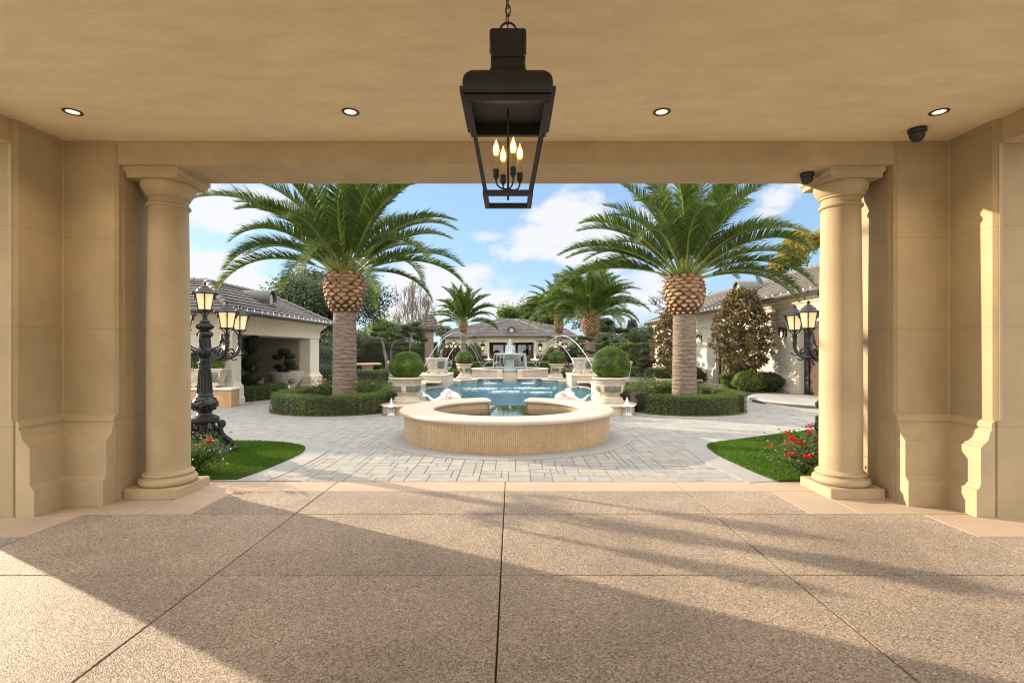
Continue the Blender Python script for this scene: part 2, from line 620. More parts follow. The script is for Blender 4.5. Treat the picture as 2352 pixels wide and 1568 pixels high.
rndmat('palm_cut', [(.22, .125, .065), (.33, .195, .105), (.42, .27, .155)], .8, .3, 60, .2, 20)
rndmat('palm_cut_grey', [(.12, .10, .09), (.22, .185, .16), (.34, .29, .25)], .85, .3, 60, .25, 20)
leafmat('palm_leaflet', [(.024, .046, .010), (.046, .080, .014), (.085, .125, .018), (.15, .175, .025)], .25, .4, .5)
pmat('palm_rachis', (.20, .22, .045), .5, .25, 5)
leafmat('boxwood', [(.030, .062, .006), (.065, .125, .010), (.12, .20, .016), (.18, .25, .025)], .25, .45, .4)
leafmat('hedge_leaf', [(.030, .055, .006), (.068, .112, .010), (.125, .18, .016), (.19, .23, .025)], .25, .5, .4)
leafmat('hedge_dark', [(.012, .024, .008), (.025, .048, .014), (.045, .075, .022), (.085, .10, .035)], .2, .5, .3)
leafmat('hedge_gold', [(.07, .065, .006), (.14, .13, .012), (.23, .19, .018)], .25, .5, .4)
leafmat('hedge_brown', [(.035, .028, .013), (.075, .055, .024), (.12, .085, .035)], .2, .6, .3)
pmat('twig_dark', (.022, .026, .010), .95, .4, 20)
leafmat('oak_leaf', [(.018, .030, .014), (.036, .055, .024), (.065, .088, .040), (.105, .125, .06)], .25, .5, .4)
leafmat('light_leaf', [(.05, .085, .018), (.09, .135, .028), (.145, .18, .045)], .35, .5, .3)
leafmat('yellow_leaf', [(.16, .14, .03), (.30, .22, .04), (.22, .22, .06)], .35, .5, .3)
leafmat('dry_leaf', [(.13, .085, .05), (.20, .14, .085), (.24, .20, .10)], .3, .6, .3)
leafmat('olive_leaf', [(.035, .05, .028), (.065, .088, .045), (.115, .135, .085)], .25, .5, .35)
leafmat('blue_leaf', [(.018, .030, .028), (.034, .055, .050), (.06, .085, .08)], .2, .5, .35)
leafmat('magnolia_leaf', [(.030, .042, .012), (.07, .070, .020), (.17, .10, .036), (.26, .155, .06), (.05, .06, .018)], .12, .28, .6)
leafmat('maroon_leaf', [(.05, .014, .014), (.09, .028, .022), (.085, .045, .030)], .25, .5, .3)
leafmat('pine_needle', [(.020, .050, .010), (.045, .092, .016), (.085, .13, .022)], .2, .55, .25)
leafmat('topiary_dark', [(.010, .018, .008), (.020, .036, .013), (.036, .056, .020)], .15, .55, .25)
leafmat('rose_leaf', [(.025, .055, .012), (.05, .10, .02), (.09, .15, .03), (.12, .10, .04)], .3, .45, .4)
leafmat('red_petal', [(.50, .008, .012), (.72, .015, .02), (.60, .02, .10)], .25, .5, .3)
leafmat('pink_petal', [(.55, .02, .11), (.75, .10, .24)], .25, .5, .3)
leafmat('yellow_petal', [(.75, .42, .02), (.85, .55, .05)], .25, .5, .3)
pmat('branch_grey', (.16, .135, .115), .9, .25, 8)
pmat('branch_dark', (.055, .042, .034), .9, .3, 8)
pmat('bark_brown', (.11, .075, .052), .9, .3, 10, bump=.5, bscale=30)
pmat('cushion_teal', (.07, .14, .15), .9, .1, 9)
pmat('cushion_grey', (.40, .39, .37), .9, .08, 9)
pmat('wicker', (.13, .095, .075), .8, .3, 30, bump=.5, bscale=80)
pmat('pink_stone', (.55, .38, .28), .75, .15, 5)
pmat('brick_red', (.22, .10, .075), .85, .25, 12)
pmat('far_roof', (.24, .235, .235), .8, .12, 6)
pmat('white_paint', (.75, .76, .78), .5, .05)
pmat('drape', (.52, .47, .38), .85, .08, 6)

# ------------------------------------------------------------------ mesh builder
class MB:
    """collects pieces of ONE mesh"""

    def __init__(s):
        s.ch = []

    def add(s, V, polys, smooth=False, mi=0, rnd=None, uv=None):
        V = np.asarray(V, dtype=np.float64).reshape(-1, 3)
        s.ch.append([V, polys, smooth, mi, rnd, uv])
        return s

    def merge(s, other, M=None, off=None, mi=None):
        for V, p, sm, m, r, uv in other.ch:
            W = V
            if M is not None:
                A = np.array(M)
                W = V @ A[:3, :3].T + A[:3, 3]
            if off is not None:
                W = W + np.asarray(off)
            s.ch.append([W, p, sm, m if mi is None else mi, r, uv])
        return s

    def box(s, x0, x1, y0, y1, z0, z1, mi=0, rnd=None, taper=0.0):
        t = taper
        V = [(x0, y0, z0), (x1, y0, z0), (x1, y1, z0), (x0, y1, z0), (x0 + t, y0 + t, z1), (x1 - t, y0 + t, z1), (x1 - t, y1 - t, z1), (x0 + t, y1 - t, z1)]
        P = [(0, 3, 2, 1), (4, 5, 6, 7), (0, 1, 5, 4), (1, 2, 6, 5), (2, 3, 7, 6), (3, 0, 4, 7)]
        return s.add(V, P, False, mi, rnd)

    def cbox(s, x0, x1, y0, y1, z0, z1, c=.01, mi=0, rnd=None):
        """box with chamfered vertical and top edges"""
        p = [(x0 + c, y0), (x1 - c, y0), (x1, y0 + c), (x1, y1 - c), (x1 - c, y1), (x0 + c, y1), (x0, y1 - c), (x0, y0 + c)]
        q = [(x0 + 2 * c, y0 + c), (x1 - 2 * c, y0 + c), (x1 - c, y0 + 2 * c), (x1 - c, y1 - 2 * c), (x1 - 2 * c, y1 - c), (x0 + 2 * c, y1 - c), (x0 + c, y1 - 2 * c), (x0 + c, y0 + 2 * c)]
        V = [(a, b, z0) for a, b in p] + [(a, b, z1 - c) for a, b in p] + [(a, b, z1) for a, b in q]
        P = [tuple(range(7, -1, -1)), tuple(range(16, 24))]
        for k in (0, 8):
            for i in range(8):
                j = (i + 1) % 8
                P.append((k + i, k + j, k + 8 + j, k + 8 + i))
        return s.add(V, P, False, mi, rnd)

    def prism(s, poly, z0, z1, mi=0, bottom=True):
        n = len(poly)
        a = sum(poly[i][0] * poly[(i + 1) % n][1] - poly[(i + 1) % n][0] * poly[i][1] for i in range(n))
        if a < 0:
            poly = poly[::-1]
        V = [(x, y, z0) for x, y in poly] + [(x, y, z1) for x, y in poly]
        P = [tuple(range(n, 2 * n))]
        if bottom:
            P.append(tuple(range(n - 1, -1, -1)))
        for i in range(n):
            j = (i + 1) % n
            P.append((i, j, n + j, n + i))
        return s.add(V, P, False, mi)

    def lathe(s, prof, seg=32, c=(0, 0, 0), a0=0.0, a1=2 * PI, smooth=True, mi=0, sharp=35, sx=1.0, sy=1.0, ucirc=None):
        full = abs(a1 - a0 - 2 * PI) < 1e-6
        runs, cur = [], [prof[0]]
        for i in range(1, len(prof)):
            cur.append(prof[i])
            if i < len(prof) - 1:
                d0 = math.atan2(prof[i][1] - prof[i - 1][1], prof[i][0] - prof[i - 1][0])
                d1 = math.atan2(prof[i + 1][1] - prof[i][1], prof[i + 1][0] - prof[i][0])
                dd = abs((d1 - d0 + PI) % (2 * PI) - PI)
                if dd > R(sharp):
                    runs.append(cur)
                    cur = [prof[i]]
        runs.append(cur)
        n = seg if full else seg + 1
        ang = [a0 + (a1 - a0) * k / seg for k in range(n)]
        for run in runs:
            V, UV = [], []
            for r, z in run:
                for a in ang:
                    V.append((c[0] + r * math.cos(a) * sx, c[1] + r * math.sin(a) * sy, c[2] + z))
            P, U = [], []
            for i in range(len(run) - 1):
                for k in range(seg):
                    k2 = (k + 1) % n if full else k + 1
                    P.append((i * n + k, i * n + k2, (i + 1) * n + k2, (i + 1) * n + k))
                    if ucirc:
                        u0 = (a0 + (a1 - a0) * k / seg) * ucirc
                        u1 = (a0 + (a1 - a0) * (k + 1) / seg) * ucirc
                        U += [(u0, run[i][1]), (u1, run[i][1]), (u1, run[i + 1][1]), (u0, run[i + 1][1])]
            s.add(V, P, smooth, mi, None, U if ucirc else None)
        return s

    def tube(s, pts, rad, seg=8, smooth=True, mi=0, cap=True, flat=1.0, rnd=None):
        pts = [Vector(p) for p in pts]
        n = len(pts)
        if not hasattr(rad, '__len__'):
            rad = [rad] * n
        V = []
        up = Vector((0, 0, 1))
        t0 = (pts[1] - pts[0]).normalized()
        if abs(t0.z) > .95:
            up = Vector((1, 0, 0))
        nx = t0.cross(up).normalized()
        for i in range(n):
            t = (pts[min(i + 1, n - 1)] - pts[max(i - 1, 0)]).normalized()
            nx = (nx - t * nx.dot(t))
            nx = nx.normalized() if nx.length > 1e-6 else t.orthogonal().normalized()
            ny = t.cross(nx)
            for k in range(seg):
                a = 2 * PI * k / seg
                p = pts[i] + nx * (math.cos(a) * rad[i]) + ny * (math.sin(a) * rad[i] * flat)
                V.append(p[:])
        P = []
        for i in range(n - 1):
            for k in range(seg):
                k2 = (k + 1) % seg
                P.append((i * seg + k, i * seg + k2, (i + 1) * seg + k2, (i + 1) * seg + k))
        s.add(V, P, smooth, mi, rnd)
        if cap:
            s.add(V[:seg], [tuple(range(seg - 1, -1, -1))], False, mi, rnd)
            s.add(V[-seg:], [tuple(range(seg))], False, mi, rnd)
        return s

    def sweep(s, path, prof, closed=False, mi=0, caps=True, smooth=False, side=1.0):
        """profile of (offset, z) carried along a flat path; offset is to the right of travel times side"""
        n = len(path)
        V = []
        for i in range(n):
            p = Vector(path[i][:2])
            a = Vector(path[i - 1][:2]) if (closed or i > 0) else None
            b = Vector(path[(i + 1) % n][:2]) if (closed or i < n - 1) else None
            d0 = (p - a).normalized() if a is not None else None
            d1 = (b - p).normalized() if b is not None else None
            if d0 is None:
                d0 = d1
            if d1 is None:
                d1 = d0
            n0 = Vector((d0.y, -d0.x)) * side
            n1 = Vector((d1.y, -d1.x)) * side
            m = (n0 + n1)
            m = m / max(.25, m.dot(n0)) if m.length > 1e-6 else n0
            zb = path[i][2] if len(path[i]) > 2 else 0.0
            for o, z in prof:
                V.append((p.x + m.x * o, p.y + m.y * o, z + zb))
        k = len(prof)
        P = []
        for i in range(n if closed else n - 1):
            j = (i + 1) % n
            for q in range(k - 1):
                f = (i * k + q, j * k + q, j * k + q + 1, i * k + q + 1)
                P.append(f if side > 0 else f[::-1])
        s.add(V, P, smooth, mi)
        if caps and not closed:
            s.add(V[:k], [tuple(range(k))], False, mi)
            s.add(V[-k:], [tuple(range(k - 1, -1, -1))], False, mi)
        return s

    def ellipsoid(s, c, r, seg=20, rings=12, noise=0.0, mi=0, smooth=True, nf=3.0, rnd=None):
        V, P = [], []
        ph = rng.uniform(0, 6.28, 6)
        for i in range(rings + 1):
            th = PI * i / rings
            for k in range(seg):
                a = 2 * PI * k / seg
                d = (math.sin(th) * math.cos(a), math.sin(th) * math.sin(a), math.cos(th))
                f = 1 + noise * (math.sin(nf * d[0] * 2 + ph[0]) + math.sin(nf * d[1] * 2.3 + ph[1]) + math.sin(nf * d[2] * 2.1 + ph[2])) / 2
                V.append((c[0] + d[0] * r[0] * f, c[1] + d[1] * r[1] * f, c[2] + d[2] * r[2] * f))
        for i in range(rings):
            for k in range(seg):
                k2 = (k + 1) % seg
                P.append((i * seg + k, (i + 1) * seg + k, (i + 1) * seg + k2, i * seg + k2))
        return s.add(V, P, smooth, mi, rnd)

    def quad(s, a, b, c, d, mi=0, rnd=None, uv=None):
        return s.add([a, b, c, d], [(0, 1, 2, 3)], False, mi, rnd, uv)

    def leaves(s, P, Nrm, size, asp=.5, mi=0, tang=None, fold=0.0, rnd=None, lift=0.0):
        """one small folded blade per point"""
        P = np.asarray(P)
        n = len(P)
        if n == 0:
            return s
        Nrm = np.asarray(Nrm)
        Nrm = Nrm / (np.linalg.norm(Nrm, axis=1, keepdims=True) + 1e-9)
        size = np.broadcast_to(np.asarray(size, dtype=float), (n,))[:, None]
        if tang is None:
            t = np.cross(Nrm, rng.normal(size=(n, 3)))
        else:
            t = tang - Nrm * np.sum(tang * Nrm, axis=1, keepdims=True)
        t = t / (np.linalg.norm(t, axis=1, keepdims=True) + 1e-9)
        b = np.cross(Nrm, t)
        V = np.empty((n, 4, 3))
        V[:, 0] = P - t * size * (.5 - lift)
        V[:, 1] = P + b * size * asp * .5 + Nrm * size * fold
        V[:, 2] = P + t * size * (.5 + lift)
        V[:, 3] = P - b * size * asp * .5 + Nrm * size * fold
        idx = np.arange(n * 4).reshape(n, 4)
        if rnd is None:
            rnd = rng.random(n)
        return s.add(V.reshape(-1, 3), idx, False, mi, rnd)

    def bounds_z(s):
        return min(c[0][:, 2].min() for c in s.ch)

    def build(s, name, mats, parent=None, uv=False, world=True, bevel=0.0):
        if not isinstance(mats, (list, tuple)):
            mats = [mats]
        off = np.zeros(3)
        if parent is not None and world:
            q = parent
            while q is not None:
                off = off + np.array(q.location)
                q = q.parent
        nv, LV, LS, SM, MI, RN, UVs = 0, [], [], [], [], [], []
        VV, nl = [], 0
        for V, polys, sm, mi, rnd, u in s.ch:
            V = V - off
            if isinstance(polys, np.ndarray):
                m, k = polys.shape
                LV.append((polys + nv).ravel())
                LS.append(nl + np.arange(m) * k)
                nl += m * k
                if uv and u is None:
                    UVs.append(np.zeros((m * k, 2)))
            else:
                m = len(polys)
                ln = np.array([len(p) for p in polys])
                flat = np.fromiter((i for p in polys for i in p), dtype=np.int64, count=int(ln.sum()))
                LV.append(flat + nv)
                LS.append(nl + np.concatenate(([0], np.cumsum(ln)[:-1])))
                nl += int(ln.sum())
                if uv and u is None:
                    W = V + off
                    for p in polys:
                        a = W[list(p)]
                        e = np.cross(a[1] - a[0], a[2] - a[0])
                        L_ = np.linalg.norm(e)
                        e = e / L_ if L_ > 1e-12 else np.array((0, 0, 1.))
                        if abs(e[2]) > .75:
                            UVs.append(a[:, :2])
                        else:
                            tx = np.array((-e[1], e[0], 0))
                            tx /= np.linalg.norm(tx) + 1e-12
                            UVs.append(np.stack([a @ tx, a[:, 2]], 1))
            if uv and u is not None:
                UVs.append(np.asarray(u, dtype=float).reshape(-1, 2))
            VV.append(V)
            nv += len(V)
            SM.append(np.full(m, sm))
            MI.append(np.full(m, mi))
            RN.append(np.broadcast_to(np.asarray(.5 if rnd is None else rnd, dtype=float), (m,)))
        me = bpy.data.meshes.new(name)
        VV = np.concatenate(VV)
        LV = np.concatenate(LV)
        LS = np.concatenate(LS)
        me.vertices.add(nv)
        me.vertices.foreach_set('co', VV.ravel().astype(np.float32))
        me.loops.add(len(LV))
        me.loops.foreach_set('vertex_index', LV.astype(np.int32))
        me.polygons.add(len(LS))
        me.polygons.foreach_set('loop_start', LS.astype(np.int32))
        me.update(calc_edges=True)
        me.polygons.foreach_set('use_smooth', np.concatenate(SM).astype(bool))
        me.polygons.foreach_set('material_index', np.concatenate(MI).astype(np.int32))
        at = me.attributes.new('rnd', 'FLOAT', 'FACE')
        at.data.foreach_set('value', np.concatenate(RN).astype(np.float32))
        if uv:
            ul = me.uv_layers.new(name='UVMap')
            ul.data.foreach_set('uv', np.concatenate(UVs).ravel().astype(np.float32))
        for m_ in mats:
            me.materials.append(MATS[m_] if isinstance(m_, str) else m_)
        if bevel > 0:
            bm = bmesh.new()
            bm.from_mesh(me)
            bmesh.ops.remove_doubles(bm, verts=bm.verts, dist=1e-5)
            ed = [e for e in bm.edges if len(e.link_faces) == 2 and e.calc_face_angle(0) > R(28)]
            bmesh.ops.bevel(bm, geom=ed, offset=bevel, segments=2, affect='EDGES', profile=.6, clamp_overlap=True)
            bm.to_mesh(me)
            bm.free()
        o = bpy.data.objects.new(name, me)
        COL.objects.link(o)
        if parent is not None:
            o.parent = parent
        return o


def tag(o, label=None, cat=None, group=None, kind=None):
    if label:
        o['label'] = label
    if cat:
        o['category'] = cat
    if group:
        o['group'] = group
    if kind:
        o['kind'] = kind
    return o


def thing(name, loc, label, cat, group=None, rz=0.0):
    e = bpy.data.objects.new(name, None)
    e.empty_display_size = .1
    e.location = loc
    e.rotation_euler = (0, 0, rz)
    COL.objects.link(e)
    return tag(e, label, cat, group)


KIDS = {}


def copy_tree(o, loc=None, rz=None, label=None, group=None, scale=None, parent=None):
    c = o.copy()
    COL.objects.link(c)
    c.parent = parent
    if loc is not None:
        c.location = loc
    if rz is not None:
        c.rotation_euler = (0, 0, rz)
    if scale is not None:
        c.scale = scale if hasattr(scale, '__len__') else (scale,) * 3
    if label:
        c['label'] = label
    if group:
        c['group'] = group
    for ch in list(o.children):
        copy_tree(ch, parent=c)
    return c


def rotz(mb, a):
    out = MB()
    out.merge(mb, M=Matrix.Rotation(a, 4, 'Z'))
    return out


def arc(cx, cy, r, a0, a1, n):
    return [(cx + r * math.cos(a0 + (a1 - a0) * k / n), cy + r * math.sin(a0 + (a1 - a0) * k / n)) for k in range(n + 1)]


def smooth_path(pts, n=8, closed=False):
    """Catmull-Rom through the points"""
    pts = [np.array(p, dtype=float) for p in pts]
    m = len(pts)
    out = []
    rngi = range(m if closed else m - 1)
    for i in rngi:
        p0 = pts[(i - 1) % m] if (closed or i > 0) else pts[i]
        p1 = pts[i]
        p2 = pts[(i + 1) % m]
        p3 = pts[(i + 2) % m] if (closed or i + 2 < m) else p2
        for k in range(n):
            t = k / n
            out.append(tuple(.5 * ((2 * p1) + (-p0 + p2) * t + (2 * p0 - 5 * p1 + 4 * p2 - p3) * t * t + (-p0 + 3 * p1 - 3 * p2 + p3) * t ** 3)))
    if not closed:
        out.append(tuple(pts[-1]))
    return out


# ------------------------------------------------------------------ foliage
def on_ellipsoid(n, c, r, shell=.12, noise=.06, zmin=-1.0):
    d = rng.normal(size=(n, 3))
    d /= np.linalg.norm(d, axis=1, keepdims=True)
    d = d[d[:, 2] > zmin]
    n = len(d)
    ph = rng.uniform(0, 6.28, 3)
    f = 1 + noise * (np.sin(5 * d[:, 0] + ph[0]) + np.sin(6 * d[:, 1] + ph[1]) + np.sin(5.5 * d[:, 2] + ph[2])) / 1.5
    f = f * (1 - shell * rng.random(n) ** 2)
    P = np.array(c) + d * np.array(r) * f[:, None]
    Nn = d / np.array(r)
    Nn /= np.linalg.norm(Nn, axis=1, keepdims=True)
    return P, Nn


def clip_ball(mb, c, r, n, size, asp=.6, core=.9, noise=.03, mi=0, coremi=1, up=.25, seg=24):
    mb.ellipsoid(c, [q * core for q in r], seg, 14, noise * .5, coremi)
    P, Nn = on_ellipsoid(n, c, r, .13, noise)
    Nn = Nn + rng.normal(size=P.shape) * .55 + np.array((0, 0, up))
    patch = .5 + .25 * np.sin(P[:, 0] * 7 / max(r)) * np.sin(P[:, 1] * 6 / max(r) + 1) + .2 * np.sin(P[:, 2] * 9 / max(r))
    rnd = np.clip(patch + rng.normal(size=len(P)) * .22, 0, 1)
    mb.leaves(P, Nn, size * rng.uniform(.7, 1.25, len(P)), asp, mi, rnd=rnd)
    return mb


def hedge_strip(path, w, z0, z1, dens, size, closed=False, mi=0, coremi=1, asp=.6, rough=.03, ends=True):
    """clipped hedge that follows a path: woody core with leaves all over it"""
    mb = MB()
    hw = w / 2
    c = .05
    prof = [(hw - c, z0), (hw - c * .8, z1 - .09), (hw - .1, z1 - c), (-hw + .1, z1 - c), (-hw + c * .8, z1 - .09), (-hw + c, z0)]
    mb.sweep(path, prof, closed=closed, mi=coremi)
    pts = [np.array(p[:2], float) for p in path]
    n = len(pts)
    H = z1 - z0
    Ps, Ns = [], []
    acc = 0.0
    for i in range(n if closed else n - 1):
        a, b = pts[i], pts[(i + 1) % n]
        d = b - a
        L = np.linalg.norm(d)
        if L < 1e-6:
            continue
        d /= L
        nr = np.array((d[1], -d[0]))
        m = int(dens * L * (2 * H + w))
        u = rng.random(m) * (L + .1) - .05
        v = rng.random(m) * (2 * H + w)
        P = np.empty((m, 3))
        Nn = np.zeros((m, 3))
        s1 = v < H
        s2 = (v >= H) & (v < H + w)
        s3 = v >= H + w
        off = np.where(s1, hw, np.where(s2, hw - (v - H), -hw))
        z = np.where(s1, z0 + v, np.where(s2, z1, z1 - (v - H - w)))
        Nn[s1, :2] = nr
        Nn[s2, 2] = 1
        Nn[s3, :2] = -nr
        ed = np.minimum(np.abs(off - hw), np.abs(off + hw))          # rounded shoulders
        z = z - np.where(s2, np.clip(.05 - ed, 0, .05) * .7, 0)
        tz = np.clip(z - (z1 - .06), 0, .06)
        off = off - np.sign(off) * np.where(s2, 0, tz * .5)
        P[:, :2] = a + d * u[:, None] + nr * off[:, None]
        P[:, 2] = z
        Ps.append(P)
        Ns.append(Nn)
    if not closed and ends:
        for (p, q) in ((pts[0], pts[1]), (pts[-1], pts[-2])):
            d = (p - q) / np.linalg.norm(p - q)
            nr = np.array((d[1], -d[0]))
            m = int(dens * w * H)
            P = np.empty((m, 3))
            P[:, :2] = p + nr * ((rng.random(m) - .5) * w)[:, None]
            P[:, 2] = z0 + rng.random(m) * H
            Nn = np.zeros((m, 3))
            Nn[:, :2] = d
            Ps.append(P)
            Ns.append(Nn)
    P = np.concatenate(Ps)
    Nn = np.concatenate(Ns)
    wob = rough * (np.sin(P[:, 0] * 5.1 + P[:, 2] * 3) + np.sin(P[:, 1] * 6.3 + 1.3) + np.sin((P[:, 0] + P[:, 1]) * 11 + P[:, 2] * 9)) * .5
    P = P + Nn * (wob - rng.random(len(P)) ** 2 * .05 + rng.normal(size=len(P)) * .006)[:, None]
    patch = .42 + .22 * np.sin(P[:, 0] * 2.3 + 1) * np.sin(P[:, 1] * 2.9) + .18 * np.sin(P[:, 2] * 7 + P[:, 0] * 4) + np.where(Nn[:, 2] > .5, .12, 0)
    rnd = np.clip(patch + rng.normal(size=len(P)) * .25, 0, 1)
    P[:, 2] = np.maximum(P[:, 2], z0 + .01)
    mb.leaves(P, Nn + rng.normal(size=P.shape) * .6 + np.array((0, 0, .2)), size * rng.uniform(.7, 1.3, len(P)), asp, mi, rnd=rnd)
    return mb


def branches(base, direction, length, radius, depth, spread=.6, kids=3, shrink=.68, grav=0.0, up=.15, seed=0, wob=.18, along=False):
    """recursive limbs -> list of (points, radii), and twig tips"""
    rr = random.Random(seed)
    segs, tips = [], []

    def grow(p, d, L, r, k):
        n = 4 if k > 1 else 3
        pts, rad = [p.copy()], [r]
        for i in range(n):
            d = (d + Vector((rr.gauss(0, wob), rr.gauss(0, wob), rr.gauss(0, wob) + up * .3 - grav))).normalized()
            p = p + d * (L / n)
            pts.append(p.copy())
            rad.append(r * (1 - .45 * (i + 1) / n))
        segs.append((pts, rad, k))
        if k == 0:
            tips.append(p.copy())
            return
        m = kids + (1 if rr.random() < .35 else 0)
        for j in range(m):
            ax = d.orthogonal().normalized()
            ax.rotate(Matrix.Rotation(2 * PI * (j + rr.random() * .6) / m, 3, d))
            a = spread * rr.uniform(.6, 1.25)
            nd = (d * math.cos(a) + ax * math.sin(a) + Vector((0, 0, up))).normalized()
            st = pts[-1] if j > 0 or k > 2 else pts[-1]
            q = pts[-1].lerp(pts[-2], rr.random() * .6)
            if along and j > 0:
                w_ = rr.randint(1, n - 1)
                q = pts[w_].lerp(pts[w_ + 1], rr.random())
            grow(q, nd, L * shrink * rr.uniform(.75, 1.15), rad[-1] * .78, k - 1)
            tips.append(q.lerp(q + nd * L * shrink, .6)) if k == 1 else None
    grow(Vector(base), Vector(direction).normalized(), length, radius, depth)
    return segs, tips


def limbs_mesh(segs, minr=.004, seg0=7):
    mb = MB()
    for pts, rad, k in segs:
        mb.tube(pts, [max(minr, r) for r in rad], max(3, seg0 - (4 - min(4, k))), cap=False)
    return mb


def leaf_cloud(mb, centers, radii, n_each, size, asp=.5, mi=0, up=.3, squash=.8, hollow=.35):
    cs = np.repeat(np.asarray(centers, float), n_each, axis=0)
    rr_ = np.repeat(np.broadcast_to(np.asarray(radii, float), (len(centers),)), n_each)
    d = rng.normal(size=cs.shape)
    d /= np.linalg.norm(d, axis=1, keepdims=True)
    f = (hollow + (1 - hollow) * rng.random(len(cs)) ** .6)
    P = cs + d * (rr_ * f)[:, None] * np.array((1, 1, squash))
    cl = np.repeat(rng.random(len(centers)), n_each)
    rnd = np.clip(cl * .45 + rng.random(len(cs)) * .45 + .12 * d[:, 2], 0, 1)
    mb.leaves(P, d * .6 + rng.normal(size=P.shape) * .7 + np.array((0, 0, up)), size * rng.uniform(.65, 1.35, len(P)), asp, mi, rnd=rnd, fold=.08)
    return mb


# ------------------------------------------------------------------ palms
def frond_mesh(L, elev, droop, seed, nl=74, ll=.52, lw=.030, vang=38, twist=0.0):
    """one feather frond along +X from the origin: a rachis and two rows of leaflets"""
    rr = random.Random(seed)
    mb = MB()
    S = 26
    pts, tg = [], []
    p = Vector((0, 0, 0))
    th0 = R(elev)
    ybend = rr.uniform(-.12, .12)
    for i in range(S + 1):
        u = i / S
        th = th0 - R(droop) * u ** 1.7
        d = Vector((math.cos(th), ybend * u, math.sin(th))).normalized()
        if i > 0:
            p = p + d * (L / S)
        pts.append(p.copy())
        tg.append(d)
    mb.tube(pts, [max(.006, .045 * (1 - u / S) ** 1.3 * (L / 3.6)) for u in range(S + 1)], 5, mi=1, cap=False, flat=.6)
    V, P, rn = [], [], []
    for k in range(nl):
        u = .15 + .85 * (k / (nl - 1))
        f = u * S
        i = min(S - 1, int(f))
        q = pts[i].lerp(pts[i + 1], f - i)
        t = tg[i]
        side = t.cross(Vector((0, 0, 1)))
        side = side.normalized() if side.length > .05 else Vector((0, 1, 0))
        upv = side.cross(t).normalized()
        env = min(1.0, .35 + (u - .12) * 3.2) * (1.0 if u < .7 else max(.22, 1 - (u - .7) / .3 * .72))
        for sgn in (-1, 1):
            l = ll * env * rr.uniform(.86, 1.1)
            va = R(vang + rr.uniform(-16, 16))
            fw = .62 + .55 * u + rr.uniform(-.12, .12)
            dv = (side * (sgn * math.cos(va)) + upv * math.sin(va) + t * fw).normalized()
            e = dv + Vector((0, 0, -.28 - .12 * rr.random()))
            m_ = q + dv * (l * .5)
            tip = m_ + e.normalized() * (l * .5)
            wv = t * (lw * (.6 + .4 * env) * rr.uniform(.8, 1.15))
            b = len(V)
            V += [(q - wv * .35)[:], (q + wv * .35)[:], (m_ + wv * .5)[:], (m_ - wv * .5)[:], tip[:]]
            P += [(b, b + 1, b + 2, b + 3), (b + 3, b + 2, b + 4)]
            x = min(1, max(0, rr.gauss(.42, .2) + (.25 if u > .93 else 0)))
            rn += [x, x]
    mb.add(V, P, False, 0, np.array(rn))
    return mb


def palm_trunk(h, r0, r1, seg=36, rings=None):
    rings = rings or int(h / .055)
    rr = np.random.default_rng(int(h * 977))
    V, P = [], []
    tilt = rr.uniform(-.10, .10, (rings + 1, 2))
    for i in range(rings + 1):
        z = h * i / rings
        u = i / rings
        r = r0 + (r1 - r0) * u + .10 * r0 * math.exp(-u * h / .22)
        r *= 1 + .018 * (1 if i % 2 else -1) + rr.normal() * .006
        for k in range(seg):
            a = 2 * PI * k / seg
            q = r * (1 + .012 * math.sin(a * 9 + i * 1.7) + rr.normal() * .007)
            V.append((q * math.cos(a), q * math.sin(a), z + .012 * math.sin(2 * a + i * .9) + rr.normal() * .004))
    for i in range(rings):
        for k in range(seg):
            k2 = (k + 1) % seg
            P.append((i * seg + k, i * seg + k2, (i + 1) * seg + k2, (i + 1) * seg + k))
    return MB().add(V, P, False)


